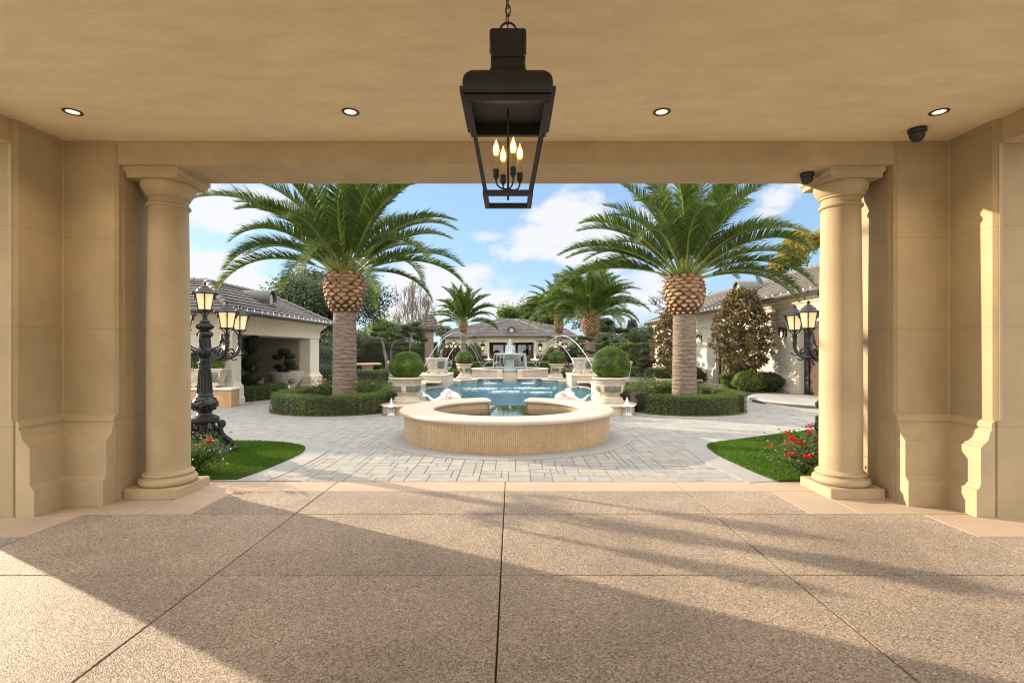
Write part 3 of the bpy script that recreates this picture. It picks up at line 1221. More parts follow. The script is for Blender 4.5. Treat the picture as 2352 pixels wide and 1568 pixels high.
def palm_boss(h, rmax, r0, rtop, rows=13, per=17, seed=3, shape=None):
    """the pineapple of old leaf bases: dark fibre body with cut stubs set in a spiral"""
    rr = random.Random(seed)
    mb = MB()
    shape = shape or (lambda u: r0 + (rmax - r0) * math.sin(min(1, u / .62) * PI / 2) if u < .62 else rmax + (rtop - rmax) * ((u - .62) / .38) ** 1.6)
    prof = [(shape(u) * .93, h * u) for u in [i / 16 for i in range(17)]]
    prof = [(.02, -.02)] + prof + [(.02, h + .02)]
    mb.lathe(prof, 30, mi=1, sharp=80)
    for i in range(rows):
        u = (i + .5) / rows
        for k in range(per):
            a = 2 * PI * (k + (.5 if i % 2 else 0)) / per + rr.uniform(-.05, .05)
            uu = min(1.0, max(0.0, u + rr.uniform(-.012, .012)))
            r = shape(uu)
            s0 = .55 + .45 * min(1, uu / .3)
            w = 2 * PI * r / per * .455 * s0 * rr.uniform(.85, 1.08)
            hh = h / rows * .92 * s0 * rr.uniform(.85, 1.1)
            dr = Vector((math.cos(a), math.sin(a), 0))
            ta = Vector((-math.sin(a), math.cos(a), 0))
            slope = (shape(min(1, uu + .05)) - shape(max(0, uu - .05))) / (.1 * h)
            upv = (Vector((0, 0, 1)) + dr * slope).normalized()
            nrm = ta.cross(upv)
            nrm = -nrm if nrm.dot(dr) < 0 else nrm
            fz = (nrm + upv * .55).normalized()            # cut faces look outward and up
            fu = (upv - nrm * .55).normalized()
            c = dr * (r + .020) + Vector((0, 0, h * uu))
            jag = [rr.uniform(.88, 1.1) for _ in range(8)]
            ring = [c + ta * (w * a_ * jag[i_]) + fu * (hh * b_ * jag[i_]) for i_, (a_, b_) in enumerate(((-1, .02), (-.52, -.42), (0, -.72), (.52, -.42), (1, .02), (.5, .38), (0, .52), (-.5, .38)))]
            back = [q - fz * .07 - upv * .03 for q in ring]
            V = [q[:] for q in ring + back]
            P = [tuple(range(8))] + [(j, j + 8, (j + 1) % 8 + 8, (j + 1) % 8) for j in range(8)]
            mb.add(V, P, False, 0, np.array([rr.random()] + [.0] * 8))
    return mb

# ================================================================== GROUND
POOL = (-2.43, 2.23, 11.9, 22.75)          # x0, x1, y0, y1 of the water
AX = -0.10                                   # axis of tub, pool, basin and far house


def struct(o, label=None):
    o['kind'] = 'structure'
    if label:
        o['label'] = label
    return o


g = MB()
for (x0, x1, y0, y1) in ((-400, 400, -60, 11.6), (-400, -2.6, 11.6, 23.0), (2.4, 400, 11.6, 23.0), (-2.6, -2.2, 11.6, 12.3), (2.0, 2.4, 11.6, 12.3), (-400, 400, 23.0, 900)):
    g.quad((x0, y0, -.03), (x1, y0, -.03), (x1, y1, -.03), (x0, y1, -.03))
struct(g.build('ground', 'garden_ground'))

# paved courtyard: ashlar pavers of mixed sizes, one sheet
U = .086
NX, NY = 335, 278
X0p, Y0p = -14.4, 5.84
occ = np.zeros((NX, NY), bool)
prr = random.Random(5)
V, P, RN = [], [], []
sizes = [(2, 2), (3, 2), (2, 2), (2, 3), (3, 3), (4, 2), (2, 1), (3, 2)]
for j in range(NY):
    for i in range(NX):
        if occ[i, j]:
            continue
        opts = sizes[:]
        prr.shuffle(opts)
        for (a, b) in opts + [(1, 2), (2, 1), (1, 1)]:
            if i + a <= NX and j + b <= NY and not occ[i:i + a, j:j + b].any():
                occ[i:i + a, j:j + b] = True
                break
        x0, x1, y0, y1 = X0p + i * U, X0p + (i + a) * U, Y0p + j * U, Y0p + (j + b) * U
        if x0 > -2.62 and x1 < 2.42 and y0 > (11.55 if x0 > -2.22 and x1 < 2.02 else 12.28) and y1 < 23.2:
            continue
        e = .0025 + .002 * prr.random()
        z = -.0015 * prr.random()
        c = .0025
        k = len(V)
        V += [(x0 + e, y0 + e, z - .006), (x1 - e, y0 + e, z - .006), (x1 - e, y1 - e, z - .006), (x0 + e, y1 - e, z - .006),
              (x0 + e + c, y0 + e + c, z), (x1 - e - c, y0 + e + c, z), (x1 - e - c, y1 - e - c, z), (x0 + e + c, y1 - e - c, z)]
        P += [(k + 4, k + 5, k + 6, k + 7), (k, k + 1, k + 5, k + 4), (k + 1, k + 2, k + 6, k + 5), (k + 2, k + 3, k + 7, k + 6), (k + 3, k, k + 4, k + 7)]
        r = prr.random()
        RN += [r] + [r] * 4
pv = MB().add(V, P, False, 0, np.array(RN))
for (x0, x1, y0, y1) in ((-14.4, 14.4, 5.84, 11.6), (-14.4, -2.62, 11.6, 23.02), (2.42, 14.4, 11.6, 23.02), (-2.62, -2.2, 11.6, 12.3), (2.0, 2.42, 11.6, 12.3), (-14.4, 14.4, 23.02, 29.75)):
    pv.quad((x0, y0, -.012), (x1, y0, -.012), (x1, y1, -.012), (x0, y1, -.012), mi=1)
struct(pv.build('courtyard_paving', ['paver_stone', 'paver_joint']))

dv = MB()
for (x0, x1, y0, y1) in ((-32, -5.91, -22, 5.83), (5.71, 32, -22, 5.83), (-5.91, 5.71, -22, -3.0)):
    dv.quad((x0, y0, -.016), (x1, y0, -.016), (x1, y1, -.016), (x0, y1, -.016))
struct(dv.build('driveway', 'drive_concrete'))

# portico floor: exposed aggregate slabs with open joints, smooth sand borders
fl = MB()
g_ = .0048
rowsY = [-3.0, -1.67, -.4, .87, 2.14, 3.41, 4.68, 5.43]
colsX = [-5.9, -3.9, -1.985, -.075, 1.84, 3.75, 5.7]


def slab(x0, x1, y0, y1, mi):
    c = .008
    x0 += g_
    x1 -= g_
    y0 += g_
    y1 -= g_
    fl.cbox(x0, x1, y0, y1, -.05, 0.0, .004, mi, prr.random())


for j in range(len(rowsY) - 1):
    for i in range(len(colsX) - 1):
        x0, x1, y0, y1 = colsX[i], colsX[i + 1], rowsY[j], rowsY[j + 1]
        if j == 6:
            if x1 <= -3.8 or x0 >= 3.7:
                continue
            x0, x1 = max(x0, -2.93), min(x1, 2.73)
        if j == 5:
            if i in (0, 5):
                y1 = 4.11
        slab(x0, x1, y0, y1, 0)
slab(-3.9, -2.93, 4.68, 5.43, 1) if False else None
for (x0, x1, y0, y1) in ((2.73, 3.20, 4.68, 5.43), (3.20, 4.30, 4.68, 5.43), (3.75, 5.7, 4.11, 4.68), (4.30, 5.7, 4.68, 5.43),
                         (-3.40, -2.93, 4.68, 5.43), (-4.45, -3.40, 4.68, 5.43), (-5.9, -3.9, 4.11, 4.68), (-5.9, -4.45, 4.68, 5.43),
                         (-5.9, -1.985, 5.43, 5.83), (-1.985, -.075, 5.43, 5.83), (-.075, 1.84, 5.43, 5.83), (1.84, 5.7, 5.43, 5.83)):
    slab(x0, x1, y0, y1, 1)
fl.quad((-5.9, -3, -.022), (5.7, -3, -.022), (5.7, 5.83, -.022), (-5.9, 5.83, -.022), mi=2)
struct(fl.build('portico_floor', ['aggregate', 'sand_concrete', 'joint_dark']))

# ================================================================== PORTICO
SOF, CEIL = 3.345, 3.57
port = thing('portico', (0, 5.4, 0), 'tan limestone portico with two round columns and plaster ceiling around the view', 'portico')
m = MB()
m.box(-5.6, 5.4, -3.2, 5.70, CEIL, 4.0)
m.build('ceiling', 'ceiling_plaster', port)
m = MB()
m.box(-3.93, 3.81, 5.10, 5.70, SOF, CEIL - .002)
m.build('beam', 'limestone_plain', port, bevel=.006)
for sx, xa, xb in ((1, 4.385, 5.0), (-1, -5.1, -4.50)):
    m = MB()
    m.box(xa, xb, -3.2, 4.594, SOF, CEIL - .002)
    m.build('beam', 'limestone_plain', port, bevel=.006)
for s, xa in ((1, 4.385), (-1, -4.50)):      # rear corner piers beside the viewer
    m = MB()
    m.box(min(xa, xa + s * .7), max(xa, xa + s * .7), -3.2, -1.6, 0, SOF - .002)
    m.build('pier', 'limestone', port)
m = MB()     # rear beam behind the viewer
m.box(-5.6, 5.4, -3.5, -3.2, SOF, 4.0)
m.build('beam', 'limestone_plain', port)
SKIRT = [(0, .865), (.020, .85), (.030, .83), (.033, .805), (.024, .785), (.030, .775), (.042, .765), (.047, .745), (.05, .725), (.062, .69), (.085, .66), (.108, .645), (.112, .63), (.127, .624), (.127, .285), (.134, .28), (.141, .262), (.152, .248), (.166, .24), (.166, 0.0), (0, 0)]


def pier(sx, xr, xi, label=None):
    """stepped corner pier: reveal at xr, inner corner at xi"""
    s = 1 if sx > 0 else -1
    xo = xi + s * .72
    poly = [(xr, 5.11), (xr + s * .025, 5.08), (xi - s * .008, 5.08), (xi, 5.072), (xi, 4.62), (xi + s * .025, 4.594), (xo, 4.594), (xo, 5.75), (xr, 5.75)]
    m = MB()
    m.prism(poly, 0, CEIL - .001)
    o = m.build('pier', 'limestone', port)
    m = MB()
    m.sweep([(xr, 5.08), (xi, 5.08), (xi, 4.594)], SKIRT, side=s)
    m.build('base_moulding', 'limestone_plain', o)
    m = MB()           # narrow corner beads
    m.box(min(xi + s * .03, xi + s * .062), max(xi + s * .03, xi + s * .062), 4.586, 4.594, .87, CEIL - .01)
    m.box(min(xr - s * .006, xr), max(xr - s * .006, xr), 5.16, 5.19, .87, SOF - .01)
    m.build('corner_bead', 'limestone_plain', o)


pier(1, 3.805, 4.335)
pier(-1, -3.925, -4.455)


def column(cx, cy):
    m = MB()
    m.lathe([(.200, .245), (.2, 1.0), (.197, 1.7), (.190, 2.4), (.183, 2.985)], 48, (cx, cy, 0))
    c = m.build('column', 'limestone_plain', port)
    m = MB()
    m.cbox(cx - .275, cx + .275, cy - .275, cy + .275, 0, .098, .006)
    m.build('plinth', 'limestone_plain', c)
    m = MB()
    pr = [(.2, .098), (.235, .098)] + [(.235 + .034 * math.cos(a), .138 + .04 * math.sin(a)) for a in [-PI / 2 + PI * k / 10 for k in range(11)]]
    pr += [(.236, .182), (.236, .19)] + [(.222 + .018 * math.cos(a), .208 + .018 * math.sin(a)) for a in [-PI / 2 + PI * k / 8 for k in range(9)]] + [(.214, .228), (.206, .236), (.2005, .25)]
    m.lathe(pr, 56, (cx, cy, 0), sharp=40)
    m.build('base', 'limestone_plain', c)
    m = MB()
    pr = [(.183, 2.985)] + [(.186 + .020 * math.cos(a), 3.005 + .020 * math.sin(a)) for a in [-PI / 2 + PI * k / 8 for k in range(9)]] + [(.184, 3.03), (.184, 3.085), (.200, 3.088), (.200, 3.105), (.212, 3.115), (.228, 3.14), (.245, 3.17), (.253, 3.20), (.254, 3.225), (.246, 3.24), (.15, 3.24)]
    m.lathe(pr, 56, (cx, cy, 0), sharp=40)
    a = [(cx - .26, cy - .26), (cx - .26, cy + .26), (cx + .26, cy + .26), (cx + .26, cy - .26)]
    m.sweep(a, [(-.2, 3.24), (0, 3.24), (0, 3.272), (.004, 3.29), (.016, 3.30), (.020, 3.302), (.020, 3.3445)], closed=True, side=-1)
    m.build('capital', 'limestone_plain', c)


column(-3.64, 5.43)
column(3.485, 5.43)

# recessed lights
for i, (px, lab) in enumerate(((167, 'recessed ceiling light near the left wall pier'), (805, 'recessed ceiling light between the left pier light and the lantern'),
                               (1520, 'recessed ceiling light just right of the hanging lantern'), (2157, 'recessed ceiling light beside the black dome camera on the ceiling'))):
    Yl = 4.458
    t = thing('ceiling_light', (wx(px, Yl), Yl, CEIL), lab, 'ceiling light', 'recessed lights in the portico ceiling')
    m = MB()
    m.lathe([(.046, .02), (.050, -.004), (.055, -.008), (.066, -.009), (.074, -.006), (.076, -.0005)], 32)
    m.build('trim_ring', 'bronze_dark', t, world=False)
    m = MB()
    m.lathe([(.028, -.001), (.050, -.001)], 24)
    m.lathe([(.0, -.002), (.029, -.001)], 24, mi=1)
    m.build('lens', ['downlight_glow', 'downlight_core'], t, world=False)
    ld = bpy.data.lights.new('downlight', 'SPOT')
    ld.energy = 12
    ld.color = (1, .76, .48)
    ld.spot_size = R(115)
    ld.spot_blend = .9
    ld.shadow_soft_size = .06
    lo = bpy.data.objects.new('downlight', ld)
    COL.objects.link(lo)
    lo.parent = t
    lo.location = (0, 0, -.02)

# dome cameras


def dome_camera(loc, r, rz, label):
    t = thing('security_camera', loc, label, 'security camera', 'black dome security cameras', rz)
    m = MB()
    m.lathe([(.0, 0), (r * .98, 0), (r, -.004), (r, -.030), (r * .93, -.040), (r * .86, -.042)], 28, sharp=30)
    m.build('mount', 'black_plastic', t, world=False)
    m = MB()
    pr = [(r * .86, -.042)] + [(r * .86 * math.cos(a), -.05 - r * 1.0 * math.sin(a)) for a in [k * PI / 2 / 8 for k in range(9)]]
    m.lathe(pr, 28)
    m.build('dome', 'black_plastic', t, world=False)
    m = MB()
    m.lathe([(.0, 0), (.018, 0), (.022, -.008), (.024, -.03)], 14)
    o = m.build('lens', 'dark_glass', t, world=False)
    o.location = (.01, -r * .66, -r * .80)
    o.rotation_euler = (R(125), 0, 0)
    m = MB()
    m.box(-.014, .014, -.001, .001, -.014, .014)
    for q in range(5):
        m.box(-.010 + q * .0045, -.008 + q * .0045, -.0022, -.001, -.009, .009, mi=1)
    o = m.build('label_sticker', ['sticker_white', 'black_plastic'], t, world=False)
    o.location = (r * .50, -r * .70, -r * .50 - .02)
    o.rotation_euler = (R(-32), 0, R(36))
    return t


dome_camera((3.80, 4.80, CEIL), .075, R(-8), 'black dome camera on the ceiling by the right corner pier')
dome_camera((3.09, 5.36, SOF), .068, R(10), 'black dome camera under the beam beside the right column capital')

# hanging lantern
LX, LY = wx(1167, 2.9), 2.9
t = thing('hanging_lantern', (LX, LY, 2.335), 'large black lantern hanging by a chain from the portico ceiling', 'lantern')


def sqring(m, h0, z0, h1, z1, w, mi=0):
    """square ring of bars between half sizes"""
    for s in (-1, 1):
        m.add([(s * h0, -h0, z0), (s * h0, h0, z0), (s * (h0 - w), h0 - w, z0), (s * (h0 - w), -(h0 - w), z0), (s * h1, -h1, z1), (s * h1, h1, z1), (s * (h1 - w), h1 - w, z1), (s * (h1 - w), -(h1 - w), z1)],
              [(0, 1, 2, 3), (4, 7, 6, 5), (0, 4, 5, 1), (2, 6, 7, 3), (1, 5, 6, 2), (0, 3, 7, 4)], False, mi)
        m.add([(-h0, s * h0, z0), (h0, s * h0, z0), (h0 - w, s * (h0 - w), z0), (-(h0 - w), s * (h0 - w), z0), (-h1, s * h1, z1), (h1, s * h1, z1), (h1 - w, s * (h1 - w), z1), (-(h1 - w), s * (h1 - w), z1)],
              [(0, 1, 2, 3), (4, 7, 6, 5), (0, 4, 5, 1), (2, 6, 7, 3), (1, 5, 6, 2), (0, 3, 7, 4)], False, mi)


def sqlathe(m, prof, mi=0, smooth=True):
    V = []
    for h, z in prof:
        c = min(.012, h * .1)
        V += [(-h + c, -h, z), (h - c, -h, z), (h, -h + c, z), (h, h - c, z), (h - c, h, z), (-h + c, h, z), (-h, h - c, z), (-h, -h + c, z)]
    P = []
    for i in range(len(prof) - 1):
        for k in range(8):
            P.append((i * 8 + k, i * 8 + (k + 1) % 8, i * 8 + 8 + (k + 1) % 8, i * 8 + 8 + k))
    for k in range(8):
        pass
    m.add(V, P, False, mi)


zb, zr = 0.0, .508
hb, hr = .132, .222
m = MB()
sqring(m, hb + .004, zb, hb + .004, zb + .028, .026)
sqring(m, hr + .026, zr - .010, hr + .028, zr + .022, .040)
sqring(m, hr + .006, zr - .045, hr + .008, zr - .012, .03)
for sx in (-1, 1):
    for sy in (-1, 1):
        w = .022
        V = []
        for (h, z) in ((hb, .02), (hr, zr - .01)):
            V += [(sx * h, sy * h, z), (sx * (h - w), sy * h, z), (sx * (h - w), sy * (h - w), z), (sx * h, sy * (h - w), z)]
        m.add(V, [(0, 1, 5, 4), (1, 2, 6, 5), (2, 3, 7, 6), (3, 0, 4, 7)])
m.tube([(0, 0, .012), (0, 0, zr + .02)], .006, 8)
m.build('frame', 'black_metal', t, world=False)
m = MB()
for k in range(4):
    a, b = hb - .010, hr - .008
    q = MB()
    q.quad((-a + .012, -a, .024), (a - .012, -a, .024), (b - .012, -b, zr - .02), (-b + .012, -b, zr - .02))
    m.merge(rotz(q, k * PI / 2))
m.build('glass', 'clear_glass', t, world=False)
m = MB()
roof = [(.235, zr + .022), (.237, zr + .05), (.2355, zr + .072), (.231, zr + .091), (.223, zr + .108), (.211, zr + .122), (.196, zr + .133), (.176, zr + .143), (.150, zr + .154), (.128, zr + .165), (.112, zr + .178), (.100, zr + .195), (.092, zr + .218), (.088, zr + .245), (.087, zr + .262), (.092, zr + .264), (.092, zr + .272), (.087, zr + .276),
        (.087, zr + .345), (.092, zr + .350), (.092, zr + .385), (.098, zr + .392), (.098, zr + .415), (.0, zr + .417)]
sqlathe(m, roof)
V = [(-hr, -hr, zr + .012), (hr, -hr, zr + .012), (hr, hr, zr + .012), (-hr, hr, zr + .012)]
m.add(V, [(0, 1, 2, 3)])
for k in range(4):
    q = MB()
    q.box(-.095, -.088, -.101, -.096, zr + .276, zr + .40)
    q.box(.088, .095, -.101, -.096, zr + .276, zr + .40)
    m.merge(rotz(q, k * PI / 2))
m.lathe([(.024, zr + .417), (.022, zr + .43), (.012, zr + .44), (.0, zr + .442)], 16)
m.build('roof', 'black_metal', t, world=False)
m = MB()
zc = zr + .417 + .045
m.tube([(.045 * math.cos(a), 0, zc + .045 * math.sin(a)) for a in [2 * PI * k / 28 for k in range(29)]], .0065, 8)
m.build('hanging_ring', 'black_metal', t, world=False)
m = MB()
z = zc + .045
k = 0
while z < CEIL - 2.335 - .01:
    pts = []
    for q in range(25):
        a = 2 * PI * q / 24
        x, zz = .0125 * math.cos(a), .030 * math.sin(a)
        zz = math.copysign(min(abs(zz) * 1.15, .030), zz)
        pts.append((x, 0, z + .022 + zz) if k % 2 else (0, x, z + .022 + zz))
    m.tube(pts, .0042, 6)
    z += .046
    k += 1
m.tube([(.004, 0, zc), (-.012, .01, zc + .06), (-.008, .012, zc + .16), (-.010, .01, CEIL - 2.335)], .003, 5)
m.build('chain', 'black_metal', t, world=False)
for (dx, dy) in ((.029, -.064), (-.067, -.029), (.067, .029), (-.029, .064)):
    m = MB()
    m.tube(smooth_path([(dx * .05, dy * .05, .075), (dx * .45, dy * .45, .072), (dx * .85, dy * .85, .085), (dx, dy, .112), (dx, dy, .13)], 5), .0045, 7)
    m.lathe([(.006, .118), (.010, .122), (.010, .128), (.016, .132), (.0165, .165), (.0175, .168), (.0175, .174), (.0, .174)], 16, (dx, dy, 0), sharp=30)
    c = m.build('candle_arm', 'black_metal', t, world=False)
    m = MB()
    m.lathe([(.0145, .174), (.0145, .248), (.010, .250), (.0, .250)], 16, (dx, dy, 0), sharp=30)
    m.build('candle_sleeve', 'candle_sleeve', c, world=False)
    m = MB()
    m.lathe([(.008, .250), (.0145, .262), (.018, .280), (.016, .300), (.009, .320), (.003, .334), (.0, .348)], 16, (dx, dy, 0))
    for q in (-1, 1):
        m.tube([(dx + q * .006, dy - .019, .266), (dx + q * .0045, dy - .0175, .304)], .003, 5, mi=1)
    m.build('bulb', ['bulb_halo', 'bulb_glow'], c, world=False)

# ================================================================== LAWNS AND KERB BANDS


def z6(x, y):      # pixel helper for the left lawn crop
    return gp((700 + x / 1.65) * .57422, (1050 + y / 1.65) * .57422)


def z7(x, y):
    return gp((2600 + x / 2.1382) * .57422, (1500 + y / 2.1382) * .57422)


lawnL = smooth_path([z6(*p) for p in ((355, 1180), (500, 1181), (630, 1185), (760, 1197), (840, 1213), (860, 1232), (830, 1262), (700, 1325), (550, 1385), (410, 1434))], 5) + [(-3.7, 5.86), (-6.4, 5.86), (-6.4, 7.7), (-5.6, 7.98)]
bandL = smooth_path([z6(*p) for p in ((350, 1160), (600, 1162), (800, 1170), (950, 1186), (1010, 1208), (1020, 1232), (960, 1276), (800, 1360), (612, 1440))], 5) + [(-2.4, 5.845), (-6.8, 5.845), (-6.8, 8.1), (-5.6, 8.35)]
lawnR = smooth_path([z7(*p) for p in ((1440, 468), (1380, 475), (1100, 510), (800, 550), (570, 580), (490, 602), (505, 632), (600, 700), (750, 770), (900, 838), (1095, 914))], 5) + [(3.4, 5.86), (6.6, 5.86), (6.6, 8.4), (5.6, 8.6)]
bandR = smooth_path([z7(*p) for p in ((1440, 430), (1390, 440), (1000, 490), (640, 532), (430, 562), (310, 585), (285, 610), (320, 642), (450, 737), (600, 812), (850, 922))], 5) + [(3.0, 5.845), (7.0, 5.845), (7.0, 9.0), (5.6, 9.15)]


def inside(poly, X, Y):
    res = np.zeros(len(X), bool)
    n = len(poly)
    for i in range(n):
        x0, y0 = poly[i]
        x1, y1 = poly[(i + 1) % n]
        c = ((y0 > Y) != (y1 > Y)) & (X < (x1 - x0) * (Y - y0) / (y1 - y0 + 1e-12) + x0)
        res ^= c
    return res


for band, lawn, nm in ((bandL, lawnL, 'l'), (bandR, lawnR, 'r')):
    m = MB()
    m.prism(band, -.02, .006, bottom=False)
    struct(m.build('lawn_kerb', 'grey_concrete'))
    m = MB()
    m.prism(lawn, 0, .014, mi=1, bottom=False)
    A = np.array(lawn)
    lo_, hi_ = A.min(0), A.max(0)
    n = int(9000 * (hi_[0] - lo_[0]) * (hi_[1] - lo_[1]))
    Xg, Yg = rng.uniform(lo_[0], hi_[0], n), rng.uniform(lo_[1], hi_[1], n)
    k = inside(lawn, Xg, Yg)
    Xg, Yg = Xg[k], Yg[k]
    n = len(Xg)
    Pg = np.stack([Xg, Yg, np.full(n, .022)], 1)
    lean = rng.normal(size=(n, 3)) * .38
    lean[:, 2] = 1
    pt = np.clip(.45 + .14 * np.sin(Xg * 3 + Yg) * np.sin(Yg * 4) + rng.normal(size=n) * .24, 0, 1)
    m.leaves(Pg, rng.normal(size=(n, 3)) * np.array((1, 1, .15)), rng.uniform(.024, .038, n), .2, 0, tang=lean, rnd=pt)
    tag(m.build('lawn_grass', ['turf', 'hedge_dark']), 'short bright green artificial turf', kind='stuff')

# ================================================================== SPA TUB
TX, TY = -.09, 9.11
m = MB()
m.lathe([(1.86, .0), (2.168, .0), (2.168, .006), (1.7, .006)], 72, (TX, TY, 0), sharp=20)
tub = thing('spa_tub', (TX, TY, 0), 'round stone spa tub with mosaic sides and a wide cream coping', 'spa tub')
struct(MB().lathe([(1.7, .0065), (2.168, .0065), (2.168, -.02)], 72, (TX, TY, 0), sharp=20).build('tub_apron', 'grey_concrete'))
GAP = math.asin(.385 / 1.28)
GAPo = math.asin(.385 / 1.8)
a0, a1 = PI / 2 + GAPo, PI / 2 - GAPo + 2 * PI
m = MB()
m.lathe([(1.80, 0), (1.80, .415)], 96, (TX, TY, 0), a0, a1, ucirc=1.80)
m.build('outer_wall', 'mosaic', tub, uv=True)
m = MB()
m.lathe([(1.33, .43), (1.33, -.4)], 96, (TX, TY, 0), PI / 2 + GAP, PI / 2 - GAP + 2 * PI, ucirc=1.33)
m.lathe([(1.33, -.4), (.0, -.4)], 48, (TX, TY, 0))
# return walls at the spillway and the sill
for s in (-1, 1):
    x = TX + s * .385
    V = [(x, TY + 1.26, -.4), (x, TY + 1.83, -.4), (x, TY + 1.83, .42), (x, TY + 1.26, .42)]
    m.add(V, [(0, 1, 2, 3) if s < 0 else (3, 2, 1, 0)])
m.build('inner_wall', 'mosaic', tub, uv=True)
m = MB()
m.box(TX - .383, TX + .383, TY + 1.30, TY + 1.80, -.4, .300)
m.build('spillway', 'mosaic', tub, uv=True, bevel=.012)
m = MB()
co = [(1.30, .425), (1.305, .418), (1.34, .415), (1.83, .415)] + [(1.83 + .04 * math.cos(a), .452 + .037 * math.sin(a)) for a in [-PI / 2 + PI * k / 8 for k in range(9)]] + [(1.32, .489)] + [(1.32 + .035 * math.cos(a), .454 + .035 * math.sin(a)) for a in [PI / 2 + PI * .9 * k / 7 for k in range(8)]]
n = 108
q0, q1 = PI / 2 + GAP * .86, PI / 2 - GAP * .86 + 2 * PI
m.lathe(co, n, (TX, TY, 0), q0, q1, sharp=50)
for ang in (q0, q1):
    V = [(TX + r * math.cos(ang), TY + r * math.sin(ang), z) for r, z in co]
    m.add(V, [tuple(range(len(V)))])
m.build('coping', 'coping_stone', tub)
m = MB()
V = [(TX, TY, .308)] + [(TX + 1.329 * math.cos(2 * PI * k / 64), TY + 1.329 * math.sin(2 * PI * k / 64), .308) for k in range(64)]
m.add(V, [(0, 1 + k, 1 + (k + 1) % 64) for k in range(64)])
m.quad((TX - .384, TY + 1.2, .309), (TX + .384, TY + 1.2, .309), (TX + .384, TY + 1.82, .309), (TX - .384, TY + 1.82, .309))
struct(m.build('spa_water', 'spa_water'))

# ================================================================== POOL
WZ = .10
pool = thing('swimming_pool', (AX, 17, 0), 'long rectangular swimming pool with cream coping and mosaic walls', 'swimming pool')
x0, x1, y0, y1 = POOL
m = MB()
y0 = y0 + .36
m.add([(x0 - .1, y0 - .4, -1.1), (x1 + .1, y0 - .4, -1.1), (x1 + .1, y1 + .3, -1.1), (x0 - .1, y1 + .3, -1.1)], [(0, 1, 2, 3)])
for (a, b) in (((x0 - .1, y0 - .4), (x0 - .1, y1 + .3)), ((x1 + .1, y1 + .3), (x1 + .1, y0 - .4)), ((x0 - .1, y1 + .3), (x1 + .1, y1 + .3)), ((x1 + .1, y0 - .4), (x0 - .1, y0 - .4))):
    m.quad((*a, -1.1), (*b, -1.1), (*b, -.04), (*a, -.04))
m.build('basin', 'pool_plaster', pool)
m = MB()
w0, w1 = x0 - .85, x1 + .85
for (wa, wb, ya, yb) in ((-2.5, 2.5, 12.3, 14.36), (-2.88, 2.88, 14.361, 23.12), (-1.9, 1.9, 11.62, 12.299), (-3.04, -2.881, 14.35, 19.21), (2.881, 3.04, 14.35, 19.21)):
    m.quad((AX + wa, ya, WZ), (AX + wb, ya, WZ), (AX + wb, yb, WZ), (AX + wa, yb, WZ))
struct(m.build('pool_water', 'pool_water'))


def xs(s, x):      # mirrored about the axis
    return AX + s * x


def bx(m, s, xa, xb, y0, y1, z0, z1, mi=0, c=0.0):
    a, b = sorted((xs(s, xa), xs(s, xb)))
    if c:
        m.cbox(a, b, y0, y1, z0, z1, c, mi)
    else:
        m.box(a, b, y0, y1, z0, z1, mi)


def coping_slab(m, s, xa, xb, y0, y1, z0, z1):
    a, b = sorted((xs(s, xa), xs(s, xb)))
    h = (z1 - z0) / 2
    m.sweep([(a, y0), (a, y1), (b, y1), (b, y0)], [(-.2 * 0, z0)] + [(h * .9 * math.cos(t_), z0 + h + h * math.sin(t_)) for t_ in [-PI / 2 + PI * k / 6 for k in range(7)]] + [(0, z1)], closed=True, side=-1)
    m.quad((a, y0, z1), (b, y0, z1), (b, y1, z1), (a, y1, z1))
    m.quad((a, y1, z0), (b, y1, z0), (b, y0, z0), (a, y0, z0))


for s in (-1, 1):
    tile, cop = MB(), MB()
    # near block beside the urn, alcove with a spill ledge, far pedestal, low far deck
    bx(tile, s, 2.33, 2.64, 13.0, 14.4, -.5, .52)
    coping_slab(cop, s, 2.33, 2.64, 13.0, 14.4, .52, .585)
    bx(tile, s, 3.05, 3.3, 14.4, 19.2, -.5, .30)
    coping_slab(cop, s, 3.02, 3.4, 14.42, 19.15, .30, .355)
    bx(tile, s, 2.33, 3.9, 19.2, 21.2, -.5, .50)
    coping_slab(cop, s, 2.33, 3.9, 19.2, 21.2, .50, .565)
    bx(tile, s, 2.62, 3.05, 18.80, 19.2, -.5, .16)
    coping_slab(cop, s, 2.55, 3.1, 18.72, 19.17, .27, .325)
    bx(tile, s, 2.36, 2.62, 12.3, 13.0, -.5, .17)
    coping_slab(cop, s, 2.36, 2.60, 12.3, 12.97, .17, .225)
    bx(tile, s, 2.05, 3.0, 21.2, 23.2, -.5, .17)
    coping_slab(cop, s, 2.05, 3.0, 21.22, 22.2, .17, .225)
    # round pads for the urns
    for (ux, uy, r, zt) in ((2.46, 12.33, .62, .23), (2.0, 22.35, .62, .235)):
        tile.lathe([(r - .04, -.3), (r - .04, zt - .06)], 40, (xs(s, ux), uy, 0), ucirc=r - .04)
        cop.lathe([(r - .05, zt - .06)] + [(r - .02 + .03 * math.cos(a), zt - .03 + .03 * math.sin(a)) for a in [-PI / 2 + PI * k / 8 for k in range(9)]] + [(0, zt)], 40, (xs(s, ux), uy, 0), sharp=60)
    coping_slab(cop, s, 1.72, 2.28, 22.07, 22.63, .236, .335)
    bx(tile, s, .55, 2.1, 11.6, 11.85, -.5, .17)
    coping_slab(cop, s, .55, 2.05, 11.6, 11.85, .17, .225)
    tile.build('tiled_wall', 'mosaic_pale', pool, uv=True)
    cop.build('coping', 'coping_stone', pool)

